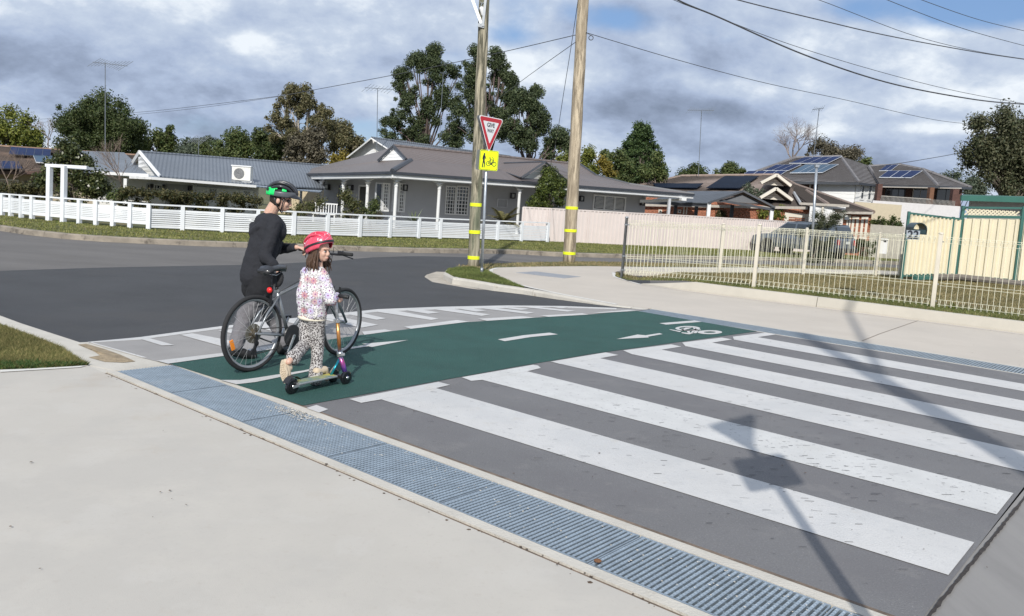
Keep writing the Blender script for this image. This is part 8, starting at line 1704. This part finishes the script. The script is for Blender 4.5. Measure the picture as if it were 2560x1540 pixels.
b.prism(out_, so_n*.012); sl_ = b.build('sole', M_sole, parent=girl)
b = MB()
for k in range(7): f = .12+.76*k/6; q = t0.lerp(t1, f); b.tube([q+so_n*.009+tw*.026*x+tn_*.006*math.sin(x*5+k) for x in (-1, -.5, 0, .5, 1)], .0022, 4)
b.build('sole_tread', mat('sole_groove', (.40, .31, .21), .9), parent=sl_, kind='stuff')
# hair
b = MB(); patchm(b, ghd, GM, tuple(x*gs_ for x in (.104, .085, .106)), 72, 288, -52, 30, .012, 26, 8, lambda a: (-50 if 80 < a < 280 else -40, 30)); b.build('hair', M_hairb, parent=girl, smooth=True)
b = MB(); rr = random.Random(5)
for i in range(150):
    a = R(rr.uniform(64, 296)); el = R(rr.uniform(-45, 5)); s0_ = hg(.10*math.cos(a)*math.cos(el), .085*math.sin(a)*math.cos(el), -.02+.10*math.sin(el)); outw = (s0_-ghd); outw.z = 0; outw.normalize()
    e0 = ghd+Vector((outw.x*rr.uniform(.055, .11), outw.y*rr.uniform(.05, .10), -rr.uniform(.12, .185))); 
    mid1 = s0_.lerp(e0, .5)+outw*rr.uniform(.0, .022); b.tube([s0_, mid1, e0+Vector((rr.uniform(-.012, .012), rr.uniform(-.012, .012), 0)), e0+Vector((rr.uniform(-.015, .02), 0, -.02))], [.006, .0062, .004, .0012], 5, cap=False)
b.build('hair_locks', M_hairb, parent=girl, smooth=True, kind='stuff')
# pink helmet
M_pk = mat('helmet_pink', (.62, .035, .075), .25, var=.05, coat=.6, col2=(.72, .09, .15)); M_pk2 = mat('helmet_lilac_mark', (.70, .50, .66), .3)
PM = GM @ Matrix.Rotation(-.46, 3, 'Y'); pc = ghd+GM @ Vector((-.020, 0, .036)); RP = (.128, .098, .100)
ph = thing('bicycle_helmet', 'pink helmet with pale star marks and black trim worn by the girl', 'helmet', pc)
b = MB(); patchm(b, pc, PM, RP, -180, 180, -12, 88, .010, 40, 14, lambda a: (-12 if abs(a) < 60 else -24, 88)); b.build('shell', M_pk, parent=ph, smooth=True)
b = MB(); patchm(b, pc, PM, tuple(x*1.07 for x in RP), -180, 180, -14, 2, .005, 40, 3, lambda a: (-9+5*math.sin(R(a))**2, 1+4*math.sin(R(a))**2)); b.build('trim', M_bb, parent=ph, smooth=True)
for wv in (-50, -20, 20, 50):
    pts = []
    for i in range(13):
        t = R(18+150*i/12); y = math.sin(R(wv)); k = math.cos(R(wv)); pts.append(pc+PM @ Vector((RP[0]*1.085*math.cos(t)*(.6+.4*k), RP[1]*1.10*y*(math.sin(t)*.8+.2), RP[2]*1.10*math.sin(t)*(.30+.70*k))))
    b = MB(); b.tube(pts, [.004]+[.010]*11+[.004], 8); b.build('ridge', M_pk, parent=ph, smooth=True)
rr = random.Random(3)
for i in range(26):
    a = R(rr.uniform(-175, 10)); e_ = R(rr.uniform(8, 72)); 
    def sp_(a, e_, k=1.09): return pc+PM @ Vector((RP[0]*k*math.cos(e_)*math.cos(a), RP[1]*k*math.cos(e_)*math.sin(a), RP[2]*k*math.sin(e_)))
    c = sp_(a, e_)
    if i < 10: b = MB(); b.ell(c, (.006, .006, .006), 6, 4); b.build('star_mark', mat('mark_white', (.8, .78, .8), .3), parent=ph, smooth=True)
    else: a2 = a+rr.uniform(-.5, .5); e2 = e_+rr.uniform(-.35, .35); b = MB(); b.tube([sp_(a+(a2-a)*t/4, e_+(e2-e_)*t/4, 1.095) for t in range(5)], .0016, 4); b.build('line_mark', M_pk2, parent=ph)
b = MB(); b.tube([hg(.03, -.084, .01), hg(.028, -.080, -.05), hg(.03, -.03, -.112)], .0065, 6); b.tube([hg(-.06, -.075, -.01), hg(-.01, -.078, -.06), hg(.03, -.03, -.112)], .0065, 6); b.tube([hg(.03, .084, .01), hg(.03, .03, -.112), hg(.03, -.03, -.112)], .0065, 6); b.build('strap', M_hb, parent=ph, smooth=True)
b = MB(); b.tube([pc+PM @ Vector((-.135, -.02, -.03)), pc+PM @ Vector((-.15, -.02, -.045)), pc+PM @ Vector((-.155, -.02, -.06))], .004, 6); b.build('rear_dial', M_hb, parent=ph, smooth=True)
